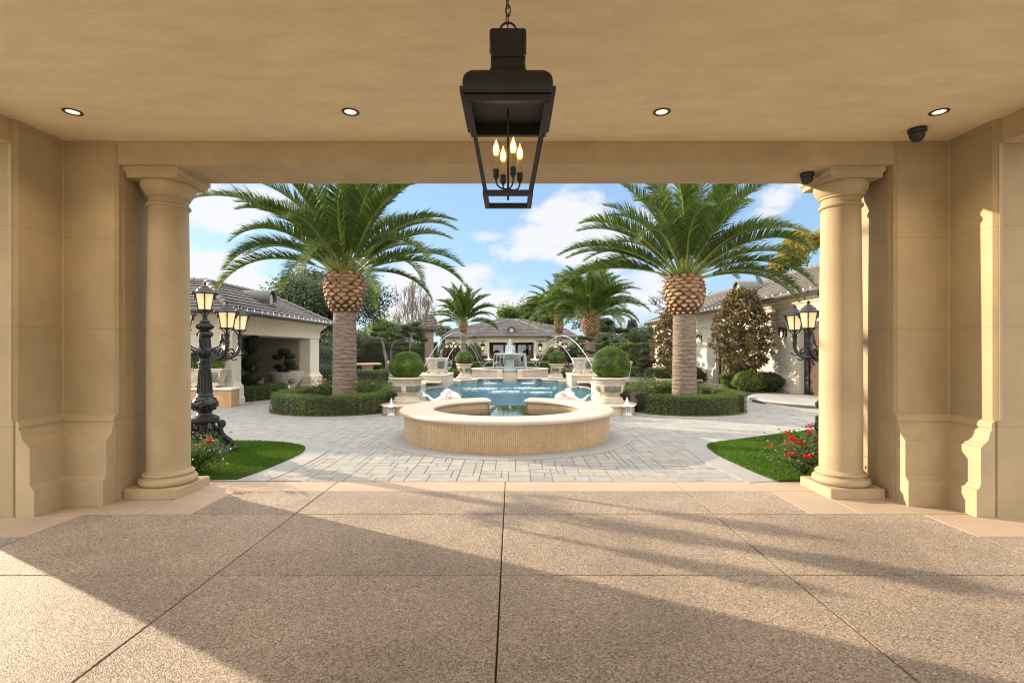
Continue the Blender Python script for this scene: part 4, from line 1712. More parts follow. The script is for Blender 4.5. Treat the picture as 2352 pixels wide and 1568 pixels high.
# ------------------------------------------------------------------ far round basin with the tiered fountain
BY = 25.3
bas = thing('fountain_basin', (AX, BY, 0), 'raised round basin with mosaic wall at the far end of the pool', 'basin')
ga = math.asin(.34 / 1.9)
a0, a1 = -PI / 2 + ga, -PI / 2 - ga + 2 * PI
m = MB()
m.lathe([(1.88, 0), (1.88, .53)], 72, (AX, BY, 0), a0, a1, ucirc=1.88)
m.lathe([(1.6, .55), (1.6, .1)], 72, (AX, BY, 0), a0, a1, ucirc=1.6)
m.box(AX - 2.05, AX - .46, 23.15, 23.55, -.5, .17)
m.box(AX + .46, AX + 2.05, 23.15, 23.55, -.5, .17)
m.box(AX - .34, AX + .34, 23.40, 23.75, -.5, .46)
m.build('wall', 'mosaic_pale', bas, uv=True)
m = MB()
co = [(1.58, .53), (1.86, .53)] + [(1.90 + .03 * math.cos(a), .56 + .03 * math.sin(a)) for a in [-PI / 2 + PI * k / 8 for k in range(9)]] + [(1.58, .59), (1.55, .56), (1.58, .53)]
m.lathe(co, 72, (AX, BY, 0), a0, a1, sharp=50)
for s in (-1, 1):
    bx(m, s, .34, .60, 23.28, 23.62, .17, .595, c=.02)
    coping_slab(m, s, .34, 2.0, 23.05, 23.5, .17, .23)
m.build('coping', 'coping_stone', bas)
m = MB()
m.lathe([(0, .47), (1.61, .47)], 48, (AX, BY, 0))
m.quad((AX - .34, 23.38, .468), (AX + .34, 23.38, .468), (AX + .34, 23.8, .468), (AX - .34, 23.8, .468))
struct(m.build('basin_water', 'basin_water'))
fo = thing('tiered_fountain', (AX, BY, .2), 'pale green stone tiered fountain with a wide dripping bowl', 'fountain')
m = MB()
pr = [(.30, .2), (.40, .2), (.40, .42), (.36, .44), (.37, .49), (.33, .52), (.27, .55), (.235, .62), (.21, .72), (.20, .84), (.205, .93), (.24, 1.0), (.25, 1.03), (.22, 1.05)]
m.lathe(pr, 36, (AX, BY, 0))
for k in range(24):
    a = 2 * PI * k / 24
    m.tube([(AX + r * math.cos(a), BY + r * math.sin(a), z) for r, z in ((.285, .55), (.242, .62), (.215, .72), (.205, .84), (.212, .93))], .016, 5)
m.build('pedestal', 'fountain_stone', fo)
m = MB()
m.lathe([(.22, 1.05), (.35, 1.075), (.52, 1.13), (.66, 1.21), (.74, 1.27), (.77, 1.28), (.775, 1.31), (.755, 1.325), (.70, 1.30), (.0, 1.26)], 48, (AX, BY, 0))
m.build('bowl', 'fountain_stone', fo)
m = MB()
m.lathe([(.24, 1.27), (.23, 1.31), (.15, 1.34), (.11, 1.40), (.10, 1.48), (.13, 1.53), (.12, 1.56), (.15, 1.60), (.19, 1.66), (.20, 1.69), (.18, 1.70), (.08, 1.70), (.07, 1.78), (.11, 1.82), (.115, 1.845), (.09, 1.85), (.035, 1.86), (.03, 1.90), (.0, 1.92)], 32, (AX, BY, 0))
m.build('upper_tier', 'fountain_stone', fo)
m = MB()
frr = random.Random(4)
for (r, zt, zb_, n) in ((.775, 1.31, .49, 150), (.20, 1.69, 1.34, 60), (.115, 1.84, 1.70, 26)):
    for k in range(n):
        a = frr.uniform(0, 2 * PI)
        if frr.random() < .25 and r > .5:
            continue
        pts = []
        zt_ = zt - frr.uniform(0, .02)
        L = frr.uniform(.25, 1.0) if r > .5 else 1.0
        z0_ = zt_ - frr.uniform(0, .6) * (zt - zb_) if (r > .5 and frr.random() < .6) else zt_
        for q in range(4):
            z = z0_ + (zb_ - z0_) * L * q / 3
            rr_ = r + .07 * math.sqrt(max(0, (zt_ - z) / .8))
            pts.append((AX + rr_ * math.cos(a + .004 * q), BY + rr_ * math.sin(a), z))
        m.tube(pts, frr.uniform(.0025, .006), 4, cap=False)
for k in range(160):      # spray and drops round the top tiers and the foot
    a, r = frr.uniform(0, 2 * PI), abs(frr.gauss(0, .22))
    z = frr.uniform(1.33, 1.95) if r < .35 else frr.uniform(1.33, 1.5)
    m.ellipsoid((AX + r * math.cos(a), BY + r * math.sin(a), z), (.007, .007, .011), 5, 4)
m.lathe([(.02, 1.92), (.045, 1.95), (.03, 2.0), (.008, 2.03), (0, 2.035)], 10, (AX, BY, 0))
tag(m.build('falling_water', 'foam', fo), kind='stuff')


# ------------------------------------------------------------------ water jets


def jet(name, p0, apex, p1, label, r=.011, n=36, breakup=.55):
    """thin stream through three points, breaking into drops on its way down"""
    p0, apex, p1 = Vector(p0), Vector(apex), Vector(p1)
    h0, h1 = apex.z - p0.z, apex.z - p1.z
    ta, tb = math.sqrt(max(h0, .01)), math.sqrt(max(h1, .01))
    m = MB()
    pts = []
    jr = random.Random(int(abs(p0.x * 977 + p1.y * 31)))
    for k in range(n + 1):
        u = -ta + (ta + tb) * k / n
        z = apex.z - u * u
        w = (u + ta) / (ta + tb)
        q = p0.lerp(p1, w)
        pts.append(Vector((q.x, q.y, z)))
    cut = int(n * breakup)
    m.tube(pts[:cut + 1], [r * (.8 + .2 * jr.random()) for _ in range(cut + 1)], 6)
    for k in range(cut, n):
        for q in range(5):
            w = (q + jr.random() * .6) / 5
            c = pts[k].lerp(pts[k + 1], w)
            sp = .020 * (k - cut) / (n - cut)
            c = c + Vector((jr.gauss(0, sp), jr.gauss(0, sp), jr.gauss(0, sp)))
            rr_ = r * jr.uniform(.55, 1.15)
            d = (pts[k + 1] - pts[k]).normalized()
            m.tube([c - d * rr_ * 2.4, c - d * rr_, c + d * rr_, c + d * rr_ * 2.4], [.001, rr_, rr_, .001], 5, cap=False, mi=0)
    for k in range(26):
        a, q = jr.uniform(0, 6.28), abs(jr.gauss(0, .10))
        m.ellipsoid((p1.x + q * math.cos(a), p1.y + q * math.sin(a), p1.z + jr.uniform(0, .12) * math.exp(-q * 8)), (.011, .011, .009), 5, 4)
    return tag(m.build(name, 'foam'), label, 'water jet', 'water jets arching into the pool')


for s in (-1, 1):
    sd = 'left' if s < 0 else 'right'
    jet('water_jet', (xs(s, 2.5), 14.2, .70), (xs(s, 1.75), 17.6, 2.08 if s < 0 else 1.98), (xs(s, .85), 21.4, WZ), 'taller arching water jet from the %s wall of the pool' % sd, .008)
    jet('water_jet', (xs(s, 2.45), 19.4, .95), (xs(s, 1.8), 20.4, 1.80 if s < 0 else 1.73), (xs(s, 1.0), 21.9, WZ), 'lower arching water jet beside the %s hexagonal planter' % sd, .0075)
    jet('water_jet', (xs(s, 2.36), 13.8, .36), (xs(s, 1.9), 14.8, .46), (xs(s, 1.5), 15.6, WZ), 'short low water jet from the %s near pool wall' % sd, .007, 20)
    jet('water_jet', (xs(s, 2.05), 21.6, .33), (xs(s, 1.55), 22.3, .42), (xs(s, 1.1), 22.9, WZ), 'short low water jet from the %s far pool step' % sd, .007, 20)
for k, a in enumerate((.35, .95, 2.2, 2.8)):
    c, s_ = math.cos(a), -math.sin(a)
    jet('water_jet', (AX + 1.5 * c, BY + 1.5 * s_, .50), (AX + 1.05 * c, BY + 1.05 * s_, .92), (AX + .55 * c, BY + .55 * s_, .48),
        ('right outermost', 'right inner', 'left inner', 'left outermost')[k] + ' small jet inside the far fountain basin', .008, 22)
m = MB()
frr = random.Random(8)
for (cx, cy, rx, ry, n) in ((-1.0, 18.6, .75, .35, 90), (.75, 18.8, .7, .3, 80), (-.85, 21.4, .3, .2, 60), (.7, 21.5, .3, .2, 60), (-.35, 17.2, .5, .25, 60), (.9, 16.9, .5, .2, 50)):
    for k in range(n):
        x, y = cx + frr.gauss(0, rx * .5), cy + frr.gauss(0, ry * .5)
        r = frr.uniform(.012, .05)
        m.lathe([(0, .006), (r * .6, .005), (r, 0)], 6, (x, y, WZ + .002), sx=frr.uniform(.8, 2.2), sy=frr.uniform(.4, .8))
tag(m.build('water_foam', 'foam'), 'white foam where the jets hit the pool water', kind='stuff')

# ================================================================== URNS WITH CLIPPED BALLS


def urn_parts(t, r, h, key=True):
    """footed bowl urn: rim radius r, height h"""
    k, z = r / .434, h / .62
    pr = [(.0, 0), (.305, 0), (.312, .02), (.315, .05), (.300, .075), (.285, .085), (.290, .10), (.282, .125), (.255, .14), (.225, .15), (.207, .162), (.203, .175), (.215, .185), (.222, .195), (.212, .205), (.225, .215),
          (.262, .235), (.297, .265), (.320, .30), (.332, .345), (.337, .40), (.338, .425), (.346, .43), (.346, .44), (.341, .443), (.347, .505), (.357, .508), (.357, .518), (.362, .525), (.372, .545), (.395, .56), (.422, .568), (.436, .58), (.438, .598), (.430, .612), (.412, .62), (.385, .615), (.37, .58), (.0, .575)]
    m = MB()
    m.lathe([(a * k, b * z) for a, b in pr], 56, sharp=38)
    m.build('bowl', 'urn_stone', t, world=False)
    m = MB()
    for q in range(4):
        ac = 2 * PI * (q + .5) / 4
        n = 12
        V = []
        span = .62
        for (rr_, zz) in ((.302, .262), (.327, .30), (.3395, .345), (.3445, .395), (.3455, .412)):
            for j in range(n + 1):
                w = -1 + 2 * j / n
                sp = span * (1 - .10 * (zz < .29 or zz > .41))
                a = ac + w * sp
                V.append((rr_ * k * math.cos(a), rr_ * k * math.sin(a), zz * z))
        P = [(i * (n + 1) + j, i * (n + 1) + j + 1, (i + 1) * (n + 1) + j + 1, (i + 1) * (n + 1) + j) for i in range(4) for j in range(n)]
        m.add(V, P, True)
        for j, (w, hh) in enumerate(((-.7, .35), (-.35, .33), (0, .36), (.35, .34), (.7, .35), (-.5, .31), (.15, .30), (.5, .31))):
            a = ac + w * span
            rr_ = .338 - max(0, .345 - hh) * .45
            m.ellipsoid((rr_ * k * math.cos(a), rr_ * k * math.sin(a), hh * z), (.022, .022, .014), 7, 5)
    m.build('panel', 'greenstone', t, world=False)
    if key:
        m = MB()
        nk = 30
        for q in range(nk):
            a = 2 * PI * q / nk
            ta, rd = (-math.sin(a), math.cos(a)), (math.cos(a), math.sin(a))
            wl = 2 * PI * .346 / nk
            pts = [(-.48, 0), (-.48, 1), (.25, 1), (.25, .35), (-.1, .35), (-.1, .62)]
            for i in range(len(pts) - 1):
                (u0, v0), (u1, v1) = pts[i], pts[i + 1]
                P2 = []
                for (u, v) in ((u0, v0), (u1, v1)):
                    rr_ = (.3455 + .0035 * v) * k
                    P2.append((rd[0] * rr_ + ta[0] * u * wl * k, rd[1] * rr_ + ta[1] * u * wl * k, (.456 + .036 * v) * z))
                m.tube(P2, .0032, 4, cap=False)
            m.tube([(rd[0] * .346 * k + ta[0] * .25 * wl * k, rd[1] * .346 * k + ta[1] * .25 * wl * k, .456 * z), (rd[0] * .346 * k + ta[0] * .52 * wl * k, rd[1] * .346 * k + ta[1] * .52 * wl * k, .456 * z)], .0032, 4, cap=False)
        m.build('key_band', 'planter_stone', t, world=False)
    m = MB()
    m.lathe([(.0, .585 * z), (.385 * k, .585 * z)], 30)
    m.build('soil', 'earth', t, world=False)


u1 = thing('urn', (AX - 2.445, 12.37, .231), 'large cream stone urn with green panels on the near left pool pad', 'urn', 'footed stone urns round the pool')
urn_parts(u1, .434, .62)
copy_tree(u1, (AX + 2.46, 12.27, .231), R(45), 'large cream stone urn with green panels on the near right pool pad')
u2 = thing('urn', (AX - 1.98, 22.35, .336), 'smaller cream stone urn on the far left pool step', 'urn', 'footed stone urns round the pool')
urn_parts(u2, .36, .555, False)
copy_tree(u2, (AX + 2.06, 22.35, .336), R(25), 'smaller cream stone urn on the far right pool step')
for (loc, r, lab, n, sz, lf) in (((AX - 2.445, 12.37, 1.115), (.425, .425, .35), 'clipped boxwood ball in the near left urn', 24000, .024, 'boxwood'),
                                 ((AX + 2.46, 12.27, 1.16), (.455, .455, .42), 'brighter shaggy boxwood ball in the near right urn', 19000, .029, 'boxwood'),
                                 ((AX - 1.98, 22.35, 1.14), (.385, .385, .31), 'clipped boxwood ball in the far left urn', 6000, .034, 'boxwood'),
                                 ((AX + 2.06, 22.35, 1.14), (.385, .385, .31), 'clipped boxwood ball in the far right urn', 6000, .034, 'boxwood')):
    t = thing('boxwood_ball', loc, lab, 'topiary', 'round boxwood balls in the urns')
    m = MB()
    clip_ball(m, (0, 0, 0), r, n, sz, .6, .92, .03 if 'right urn' not in lab or 'near' not in lab else .055)
    m.tube([(0, 0, -r[2] * 1.15), (0, 0, -r[2] * .5)], .03, 7, mi=1)
    m.build('foliage', [lf, 'twig_dark'], t, world=False)

# hexagonal planters on the pedestals


def hex_planter(t, r, h):
    m = MB()

    def hx(rr_, z):
        return [(rr_ * math.cos(PI / 6 + PI / 3 * k), rr_ * math.sin(PI / 6 + PI / 3 * k), z) for k in range(6)]
    pr = [(.74, .10), (.80, .13), (.83, .17), (.80, .22), (.78, .25), (.93, .86), (.97, .88), (1.0, .91), (1.0, .97), (.98, 1.0), (.86, 1.0), (.84, .93), (.0, .93)]
    V = []
    for a, z in pr:
        V += hx(a * r, z * h)
    P = []
    for i in range(len(pr) - 1):
        for k in range(6):
            P.append((i * 6 + k, i * 6 + (k + 1) % 6, i * 6 + 6 + (k + 1) % 6, i * 6 + 6 + k))
    m.add(V, P)
    m.build('trough', 'planter_stone', t, world=False)
    m = MB()
    for k in range(6):
        a = PI / 6 + PI / 3 * k
        c, s_ = math.cos(a), math.sin(a)
        m.tube([(c * r * .80, s_ * r * .80, .20 * h), (c * r * .86, s_ * r * .86, .10 * h), (c * r * .78, s_ * r * .78, .03 * h), (c * r * .84, s_ * r * .84, 0)], [.05 * r, .075 * r, .05 * r, .06 * r], 7)
    for k in range(6):
        a0, a1 = PI / 6 + PI / 3 * k, PI / 6 + PI / 3 * (k + 1)
        for w in (.2, .35, .5, .65, .8):
            p = Vector((math.cos(a0), math.sin(a0), 0)).lerp(Vector((math.cos(a1), math.sin(a1), 0)), w) * r * .80
            m.ellipsoid((p.x, p.y, .165 * h), (.055 * r, .055 * r, .04 * h), 7, 5)
    m.build('foot_frieze', 'planter_stone', t, world=False)
    for k in range(6):
        a0, a1 = PI / 6 + PI / 3 * k, PI / 6 + PI / 3 * (k + 1)
        am = (a0 + a1) / 2
        nrm = Vector((math.cos(am), math.sin(am), 0))
        m = MB()

        def pt(u, v, o):
            rr_ = r * (.78 + (.93 - .78) * v)
            p = Vector((math.cos(a0), math.sin(a0), 0)).lerp(Vector((math.cos(a1), math.sin(a1), 0)), u) * rr_
            p.z = h * (.25 + .61 * v)
            return (p + nrm * o)[:]
        sh = [(.22, .12), (.78, .12), (.86, .22), (.86, .78), (.78, .88), (.22, .88), (.14, .78), (.14, .22)]
        m.add([pt(u, v, .006) for u, v in sh] + [pt(u, v, -.01) for u, v in sh], [tuple(range(8))] + [(j, j + 8, (j + 1) % 8 + 8, (j + 1) % 8) for j in range(8)])
        hr_ = random.Random(k)
        for q in range(12):
            u, v = hr_.uniform(.28, .72), hr_.uniform(.22, .78)
            p = pt(u, v, .006)
            m.ellipsoid(p, (.04 * r, .04 * r, .06 * h), 7, 5)
        m.build('relief_panel', 'greenstone' if k % 2 == 0 else 'planter_stone', t, world=False)
    m = MB()
    m.lathe([(0, .935 * h), (.72 * r, .935 * h)], 12)
    m.build('soil', 'earth', t, world=False)


hp = thing('hexagonal_planter', (AX - 2.83, 20.1, .566), 'hexagonal carved stone planter on the left pool pedestal', 'planter', 'hexagonal carved planters on the pool pedestals')
hex_planter(hp, .50, .62)
copy_tree(hp, (AX + 2.88, 20.1, .566), 0, 'hexagonal carved stone planter on the right pool pedestal, holding a bonsai pine')
for s in (-1, 1):
    sd = 'left' if s < 0 else 'right'
    t = copy_tree(hp, (AX + s * 3.55, 16.6, .36), R(12), 'carved stone planter mostly hidden behind the near %s boxwood ball' % sd, scale=(.9, .9, 1.25))

# ================================================================== PAGODA LANTERNS


def pagoda(t, s=1.0):
    m = MB()
    m.box(-.085, .085, -.085, .085, 0, .03, taper=.004)
    m.box(-.07, .07, -.07, .07, .0295, .06, taper=.012)
    m.build('base', 'white_stone', t, world=False)
    m = MB()
    for sx in (-1, 1):
        for sy in (-1, 1):
            m.box(sx * .052 - .012, sx * .052 + .012, sy * .052 - .012, sy * .052 + .012, .06, .20)
    for k in range(4):
        q = MB()
        for z in (.062, .098, .134, .168):
            q.box(-.041, .041, -.060, -.048, z, z + .012 + (.018 if z > .16 else 0))
        for x in (-.018, .006):
            q.box(x - .001, x + .013, -.059, -.049, .07, .19)
        m.merge(rotz(q, k * PI / 2))
    m.box(-.045, .045, -.045, .045, .062, .196, mi=1)
    m.build('lattice_body', ['white_stone', 'black_plastic'], t, world=False)
    m = MB()
    n = 24
    prof = [(.02, .265), (.05, .245), (.09, .222), (.13, .208), (.165, .206), (.168, .196), (.12, .196), (.06, .2)]
    V = []
    for r, z in prof:
        for k in range(n):
            a = 2 * PI * k / n
            e = abs(math.cos(a * 3))
            f = 1 + .13 * (r / .165) * e ** 3
            V.append((r * f * math.cos(a), r * f * math.sin(a), z + .022 * (r / .165) ** 2 * e ** 4))
    P = [(i * n + k, (i + 1) * n + k, (i + 1) * n + (k + 1) % n, i * n + (k + 1) % n) for i in range(len(prof) - 1) for k in range(n)]
    m.add(V, [p[::-1] for p in P], True)
    m.build('roof', 'white_stone', t, world=False)
    m = MB()
    m.lathe([(.03, .255), (.04, .27), (.03, .285), (.018, .295), (.024, .305), (.033, .32), (.03, .335), (.016, .35), (.018, .365), (.012, .375), (.012, .395), (.0, .396)], 16)
    m.build('finial', 'white_stone', t, world=False)


pg = thing('stone_lantern', (-2.76, 11.72, .001), 'white stone pagoda lantern at the foot of the near left urn', 'stone lantern', 'white pagoda lanterns on the ground', R(6))
pagoda(pg)
copy_tree(pg, (2.64, 11.74, .001), R(20), 'white stone pagoda lantern at the foot of the near right urn', scale=1.04)
copy_tree(pg, (-6.86, 15.75, .001), R(14), 'white stone pagoda lantern between the hedge and the left pavilion', scale=1.08)
copy_tree(pg, (-6.30, 25.6, .001), R(3), 'white stone pagoda lantern far off on the path behind the left palm', scale=.95)
for (px, lab) in ((725, 'left of the far fountain'), (1255, 'right of the far fountain')):
    Yq = 35.2
    X = wx((1700 + px / 2.851) * .57422, Yq)
    copy_tree(pg, (X, Yq, .25), R(10), 'tall stone pagoda lantern before the far house, ' + lab, scale=(1.7, 1.7, 2.7))

# ================================================================== KOI


def koi(loc, s, label):
    """leaping koi: thick arched body, dorsal fin and a tail fan at its outer end; head towards the pool axis"""
    t = thing('koi_sculpture', loc, label, 'sculpture', 'white koi sculptures at the pool edge', 0 if s < 0 else PI)
    t.scale = (.98, .98, 1.05)
    kp_ = smooth_path([(-.46, .03, .22, .010), (-.38, .03, .13, .028), (-.27, .01, .075, .050), (-.10, -.01, .12, .098), (.06, 0, .165, .128), (.20, .02, .15, .112), (.31, .03, .07, .055), (.34, .03, .03, .02)], 2)
    pts = [p[:3] for p in kp_]
    rad = [p[3] for p in kp_]
    m = MB()
    m.tube(pts, rad, 18, flat=1.0)
    o_ = m.build('body', 'koi_white', t, world=False)
    m = MB()
    V = []
    n = 9
    for i in range(n):
        u = .45 + .30 * i / (n - 1)
        k = int(u * 14)
        p = Vector(pts[k])
        V += [(p.x - .01, -.010, p.z + rad[k] * .85), (p.x - .05, 0, p.z + rad[k] * .9 + .075 * math.sin(PI * (i + .8) / (n + .6))), (p.x - .01, .010, p.z + rad[k] * .85)]
    P = []
    for i in range(n - 1):
        P += [(i * 3, i * 3 + 3, i * 3 + 4, i * 3 + 1), (i * 3 + 1, i * 3 + 4, i * 3 + 5, i * 3 + 2)]
    m.add(V, P, True)
    m.build('dorsal_fin', 'koi_white', t, world=False)
    m = MB()
    for sg in (-1, 1):
        V = [(-.43, .018, .18), (-.43, .042, .18), (-.58, sg * .06 + .008, .24 + .05 * sg), (-.58, sg * .06 - .008, .24 + .05 * sg), (-.54, sg * .02 + .006, .20), (-.54, sg * .02 - .006, .20)]
        m.add(V, [(0, 1, 2, 3), (0, 3, 5), (1, 4, 2), (0, 5, 4, 1), (2, 4, 5, 3)])
    m.build('tail_fin', 'koi_white', t, world=False)
    m = MB()
    kr = random.Random(int(s * 3 + 9))
    for (u, a) in ((.62, .5), (.52, .3), (.72, .8), (.57, 2.75), (.40, 2.6), (.46, 1.4), (.58, 2.2), (.64, 3.3), (.72, 1.7), (.80, 2.7), (.66, 1.0), (.52, 3.6), (.44, .6), (.74, 4.2), (.6, 5.2), (.5, 4.6)):
        k = int(u * 14)
        p = Vector(pts[k])
        r = rad[k] + .002
        n = 9
        V = [(p.x, p.y + r * math.cos(a), p.z + r * math.sin(a))]
        rr_ = kr.uniform(.03, .06)
        for j in range(n):
            b = 2 * PI * j / n
            q = rr_ * kr.uniform(.6, 1.2)
            du, da = q * math.cos(b), q * math.sin(b) / r
            kk = min(13, max(0, int((u + du / .82) * 14)))
            f = (u + du / .82) * 14 - kk
            pp = Vector(pts[kk]).lerp(Vector(pts[kk + 1]), f)
            r2 = rad[kk] + (rad[kk + 1] - rad[kk]) * f + .0035
            V.append((pp.x, pp.y + r2 * math.cos(a + da), pp.z + r2 * math.sin(a + da)))
        m.add(V, [(0, 1 + j, 1 + (j + 1) % n) for j in range(n)], True)
    m.build('orange_patches', 'koi_orange', t, world=False)
    m = MB()
    for sg in (-1, 1):
        m.ellipsoid((pts[13][0] - .02, sg * rad[13] * .9, pts[13][2] + .03), (.014, .010, .014), 8, 6)
    m.build('eyes', 'black_plastic', t, world=False)
    m = MB()
    m.box(-.2, .25, -.09, .09, -.02, .07, taper=.02)
    m.build('base', 'white_stone', t, world=False)


koi((AX - 1.38, 11.62, .255), -1, 'white koi sculpture with orange patches behind the left of the tub')
koi((AX + 1.38, 11.62, .255), 1, 'white koi sculpture with orange patches behind the right of the tub')

# ================================================================== PALM BEDS: kerb, mulch, hedges


def bed_path(s, grow=0.0):
    g = grow
    if s < 0:
        return smooth_path([(-5.72 - g, 13.1), (-5.45 - g * .8, 12.15 - g * .6), (-4.75, 11.68 - g), (-3.9, 11.66 - g), (-3.30 + g * .5, 12.05 - g * .8), (-3.22 + g, 13.0), (-3.35 + g, 14.2), (-3.7 + g * .7, 15.2 + g * .7), (-4.5, 15.6 + g), (-5.3 - g * .6, 15.1 + g * .8), (-5.7 - g, 14.2)], 6, True)
    return smooth_path([(5.48 + g, 12.9), (5.25 + g * .8, 12.1 - g * .6), (4.6, 11.72 - g), (3.8, 11.72 - g), (3.22 - g * .5, 12.15 - g * .8), (3.08 - g, 13.0), (3.2 - g, 14.2), (3.6 - g * .7, 15.2 + g * .7), (4.5, 15.6 + g), (5.25 + g * .6, 15.1 + g * .8), (5.5 + g, 14.0)], 6, True)


for s in (-1, 1):
    sd = 'left' if s < 0 else 'right'
    o = bed_path(s, .56)
    m = MB()
    m.prism(o, -.02, .012, bottom=False)
    struct(m.build('bed_kerb', 'grey_concrete'))
    m = MB()
    i_ = bed_path(s, .26)
    m.prism(i_, 0, .028, bottom=False)
    mu = rng.uniform(0, 1, (2600, 2))
    A = np.array(i_)
    lo_, hi_ = A.min(0), A.max(0)
    mu = lo_ + mu * (hi_ - lo_)
    mu = mu[inside(i_, mu[:, 0], mu[:, 1])]
    P = np.column_stack([mu, rng.uniform(.03, .05, len(mu))])
    m.leaves(P, rng.normal(size=P.shape) * .5 + np.array((0, 0, 1)), .07, .45)
    struct(m.build('bed_mulch', 'mulch'))
    pth = bed_path(s)
    n = len(pth)
    lab = 'low clipped box hedge ringing the %s palm bed' % sd
    if s < 0:
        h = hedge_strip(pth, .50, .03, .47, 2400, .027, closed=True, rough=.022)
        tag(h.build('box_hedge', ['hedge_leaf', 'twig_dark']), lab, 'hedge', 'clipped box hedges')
    else:
        # the right ring has a bare gap near its outer front corner and a thin brown stretch by the urn
        h = hedge_strip(pth[8:24], .50, .03, .46, 2400, .027, rough=.022)
        tag(h.build('box_hedge', ['hedge_leaf', 'twig_dark']), 'front stretch of the clipped box hedge round the right palm bed', 'hedge', 'clipped box hedges')
        h = hedge_strip(pth[33:] + pth[:7], .50, .03, .48, 2400, .027, rough=.022)
        tag(h.build('box_hedge', ['hedge_leaf', 'twig_dark']), 'outer rounded end of the box hedge round the right palm bed', 'hedge', 'clipped box hedges')
        h = hedge_strip(pth[25:32], .45, .03, .50, 1000, .034, rough=.05)
        tag(h.build('box_hedge', ['hedge_brown', 'twig_dark']), 'thin browning box hedge between the right urn and the palm bed', 'hedge', 'clipped box hedges')
    # a second inner hedge behind the urn, brighter on top
    q = [(xs(s, 3.05), 14.8), (xs(s, 3.4), 16.4), (xs(s, 4.4), 17.0), (xs(s, 6.0), 17.1)]
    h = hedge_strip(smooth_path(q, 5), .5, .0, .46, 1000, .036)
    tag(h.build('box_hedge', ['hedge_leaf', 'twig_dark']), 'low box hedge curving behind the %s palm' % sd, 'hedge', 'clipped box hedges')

# ================================================================== THE TWO NEAR PALMS
FR = {}


def frond_lib(key, classes, L, nl, ll, lw, mats=('palm_leaflet', 'palm_rachis')):
    out = []
    for i, (el, dr) in enumerate(classes):
        mb = frond_mesh(L, el, dr, 31 * i + len(key), nl, ll, lw)
        o = mb.build('frond', mats)
        COL.objects.unlink(o)
        out.append(o)
    FR[key] = out
    return out


CLS = [(86, 22), (82, 40), (76, 48), (68, 62), (62, 50), (54, 72), (50, 60), (42, 66), (36, 84), (30, 58), (22, 74), (14, 62), (6, 70), (-4, 60)]


def palm(loc, label, trunk_h, r0, r1, boss_h, boss_r, key, counts, fscale, seed, group, rows=11, per=13, cut='palm_cut', boss=True, extra=()):
    t = thing('palm_tree', loc, label, 'palm tree', group)
    palm_trunk(trunk_h, r0, r1).build('trunk', 'palm_bark', t, world=False)
    o = palm_boss(boss_h, boss_r, r1 * 1.12, boss_r * .80, rows, per, seed).build('leaf_base', [cut, 'palm_fibre'], t, world=False)
    o.location = (0, 0, trunk_h - .02)
    rr = random.Random(seed)
    zt = trunk_h + boss_h - .05
    lib = FR[key]
    for ci, n in enumerate(counts):
        ph = rr.uniform(0, 6.28)
        for k in range(n):
            a = ph + 2 * PI * k / n + rr.uniform(-.22, .22)
            src = lib[ci]
            f = src.copy()
            COL.objects.link(f)
            f.parent = t
            rad = boss_r * (.20 + .55 * ci / len(CLS))
            f.location = (rad * math.cos(a), rad * math.sin(a), zt + .10 - .22 * ci / len(CLS))
            f.rotation_euler = (rr.uniform(-.35, .35), rr.uniform(-.10, .10), a)
            s = fscale * rr.uniform(.9, 1.08)
            f.scale = (s, s, s)
    for (a, ci, s) in extra:
        f = lib[ci].copy()
        COL.objects.link(f)
        f.parent = t
        rad = boss_r * (.20 + .55 * ci / len(CLS))
        f.location = (rad * math.cos(a), rad * math.sin(a), zt + .02)
        f.rotation_euler = (0, 0, a)
        f.scale = (s, s, s)
    return t


frond_lib('near', CLS, 3.7, 116, .56, .046)
PG = 'tall date palms with pineapple shaped leaf bases'
palm((-4.41, 13.5, .02), 'large date palm in the left bed, nearest palm on the left', 2.49, .315, .288, 1.06, .515, 'near', (3, 4, 4, 4, 4, 4, 4, 4, 4, 3, 2, 1, 0, 0), .94, 5, PG, extra=((.15, 10, .84), (3.05, 10, .98), (2.9, 8, 1.02), (.05, 12, .60)))
palm((4.545, 13.5, .02), 'large date palm in the right bed, nearest palm on the right', 2.42, .315, .288, 1.04, .50, 'near', (4, 3, 4, 4, 3, 5, 3, 4, 4, 3, 2, 1, 0, 0), .88, 9, PG, extra=((.1, 9, .92), (3.1, 11, .95), (-.1, 10, .86), (3.3, 9, .90)))
frond_lib('far', CLS, 2.7, 56, .46, .062)
palm((-3.43, 36, 0), 'slim date palm with upright fronds left of the far house', 2.78, .21, .19, .75, .30, 'far', (4, 4, 4, 4, 4, 4, 4, 4, 3, 3, 3, 2, 0, 0), .98, 21, PG, 9, 12)
palm((3.98, 26, 0), 'full date palm with a wide crown behind the right hexagonal planter', 2.2, .25, .235, 1.02, .45, 'far', (3, 4, 4, 6, 4, 6, 4, 6, 6, 4, 5, 4, 0, 0), 1.06, 23, PG, 12, 14)
palm((3.65, 40, 0), 'date palm beside the right end of the far house, partly behind the fuller palm', 2.85, .26, .24, 1.2, .36, 'far', (3, 3, 4, 5, 4, 6, 4, 6, 6, 4, 4, 3, 0, 0), 1.22, 25, PG, 12, 13)
t = thing('palm_stump', (-4.53, 28, 0), 'date palm trunk cut back to a bare pineapple head with no fronds', 'palm tree')
palm_trunk(2.5, .25, .235).build('trunk', 'palm_bark', t, world=False)
o = palm_boss(.92, .43, .30, .10, 11, 15, 6, shape=lambda u: .43 * math.sqrt(max(.04, 1 - ((u - .28) / .75) ** 2)) if u > .15 else .30 + u * .75).build('leaf_base', ['palm_cut_grey', 'palm_fibre'], t, world=False)
o.location = (0, 0, 2.48)

# ================================================================== STREET LAMPS


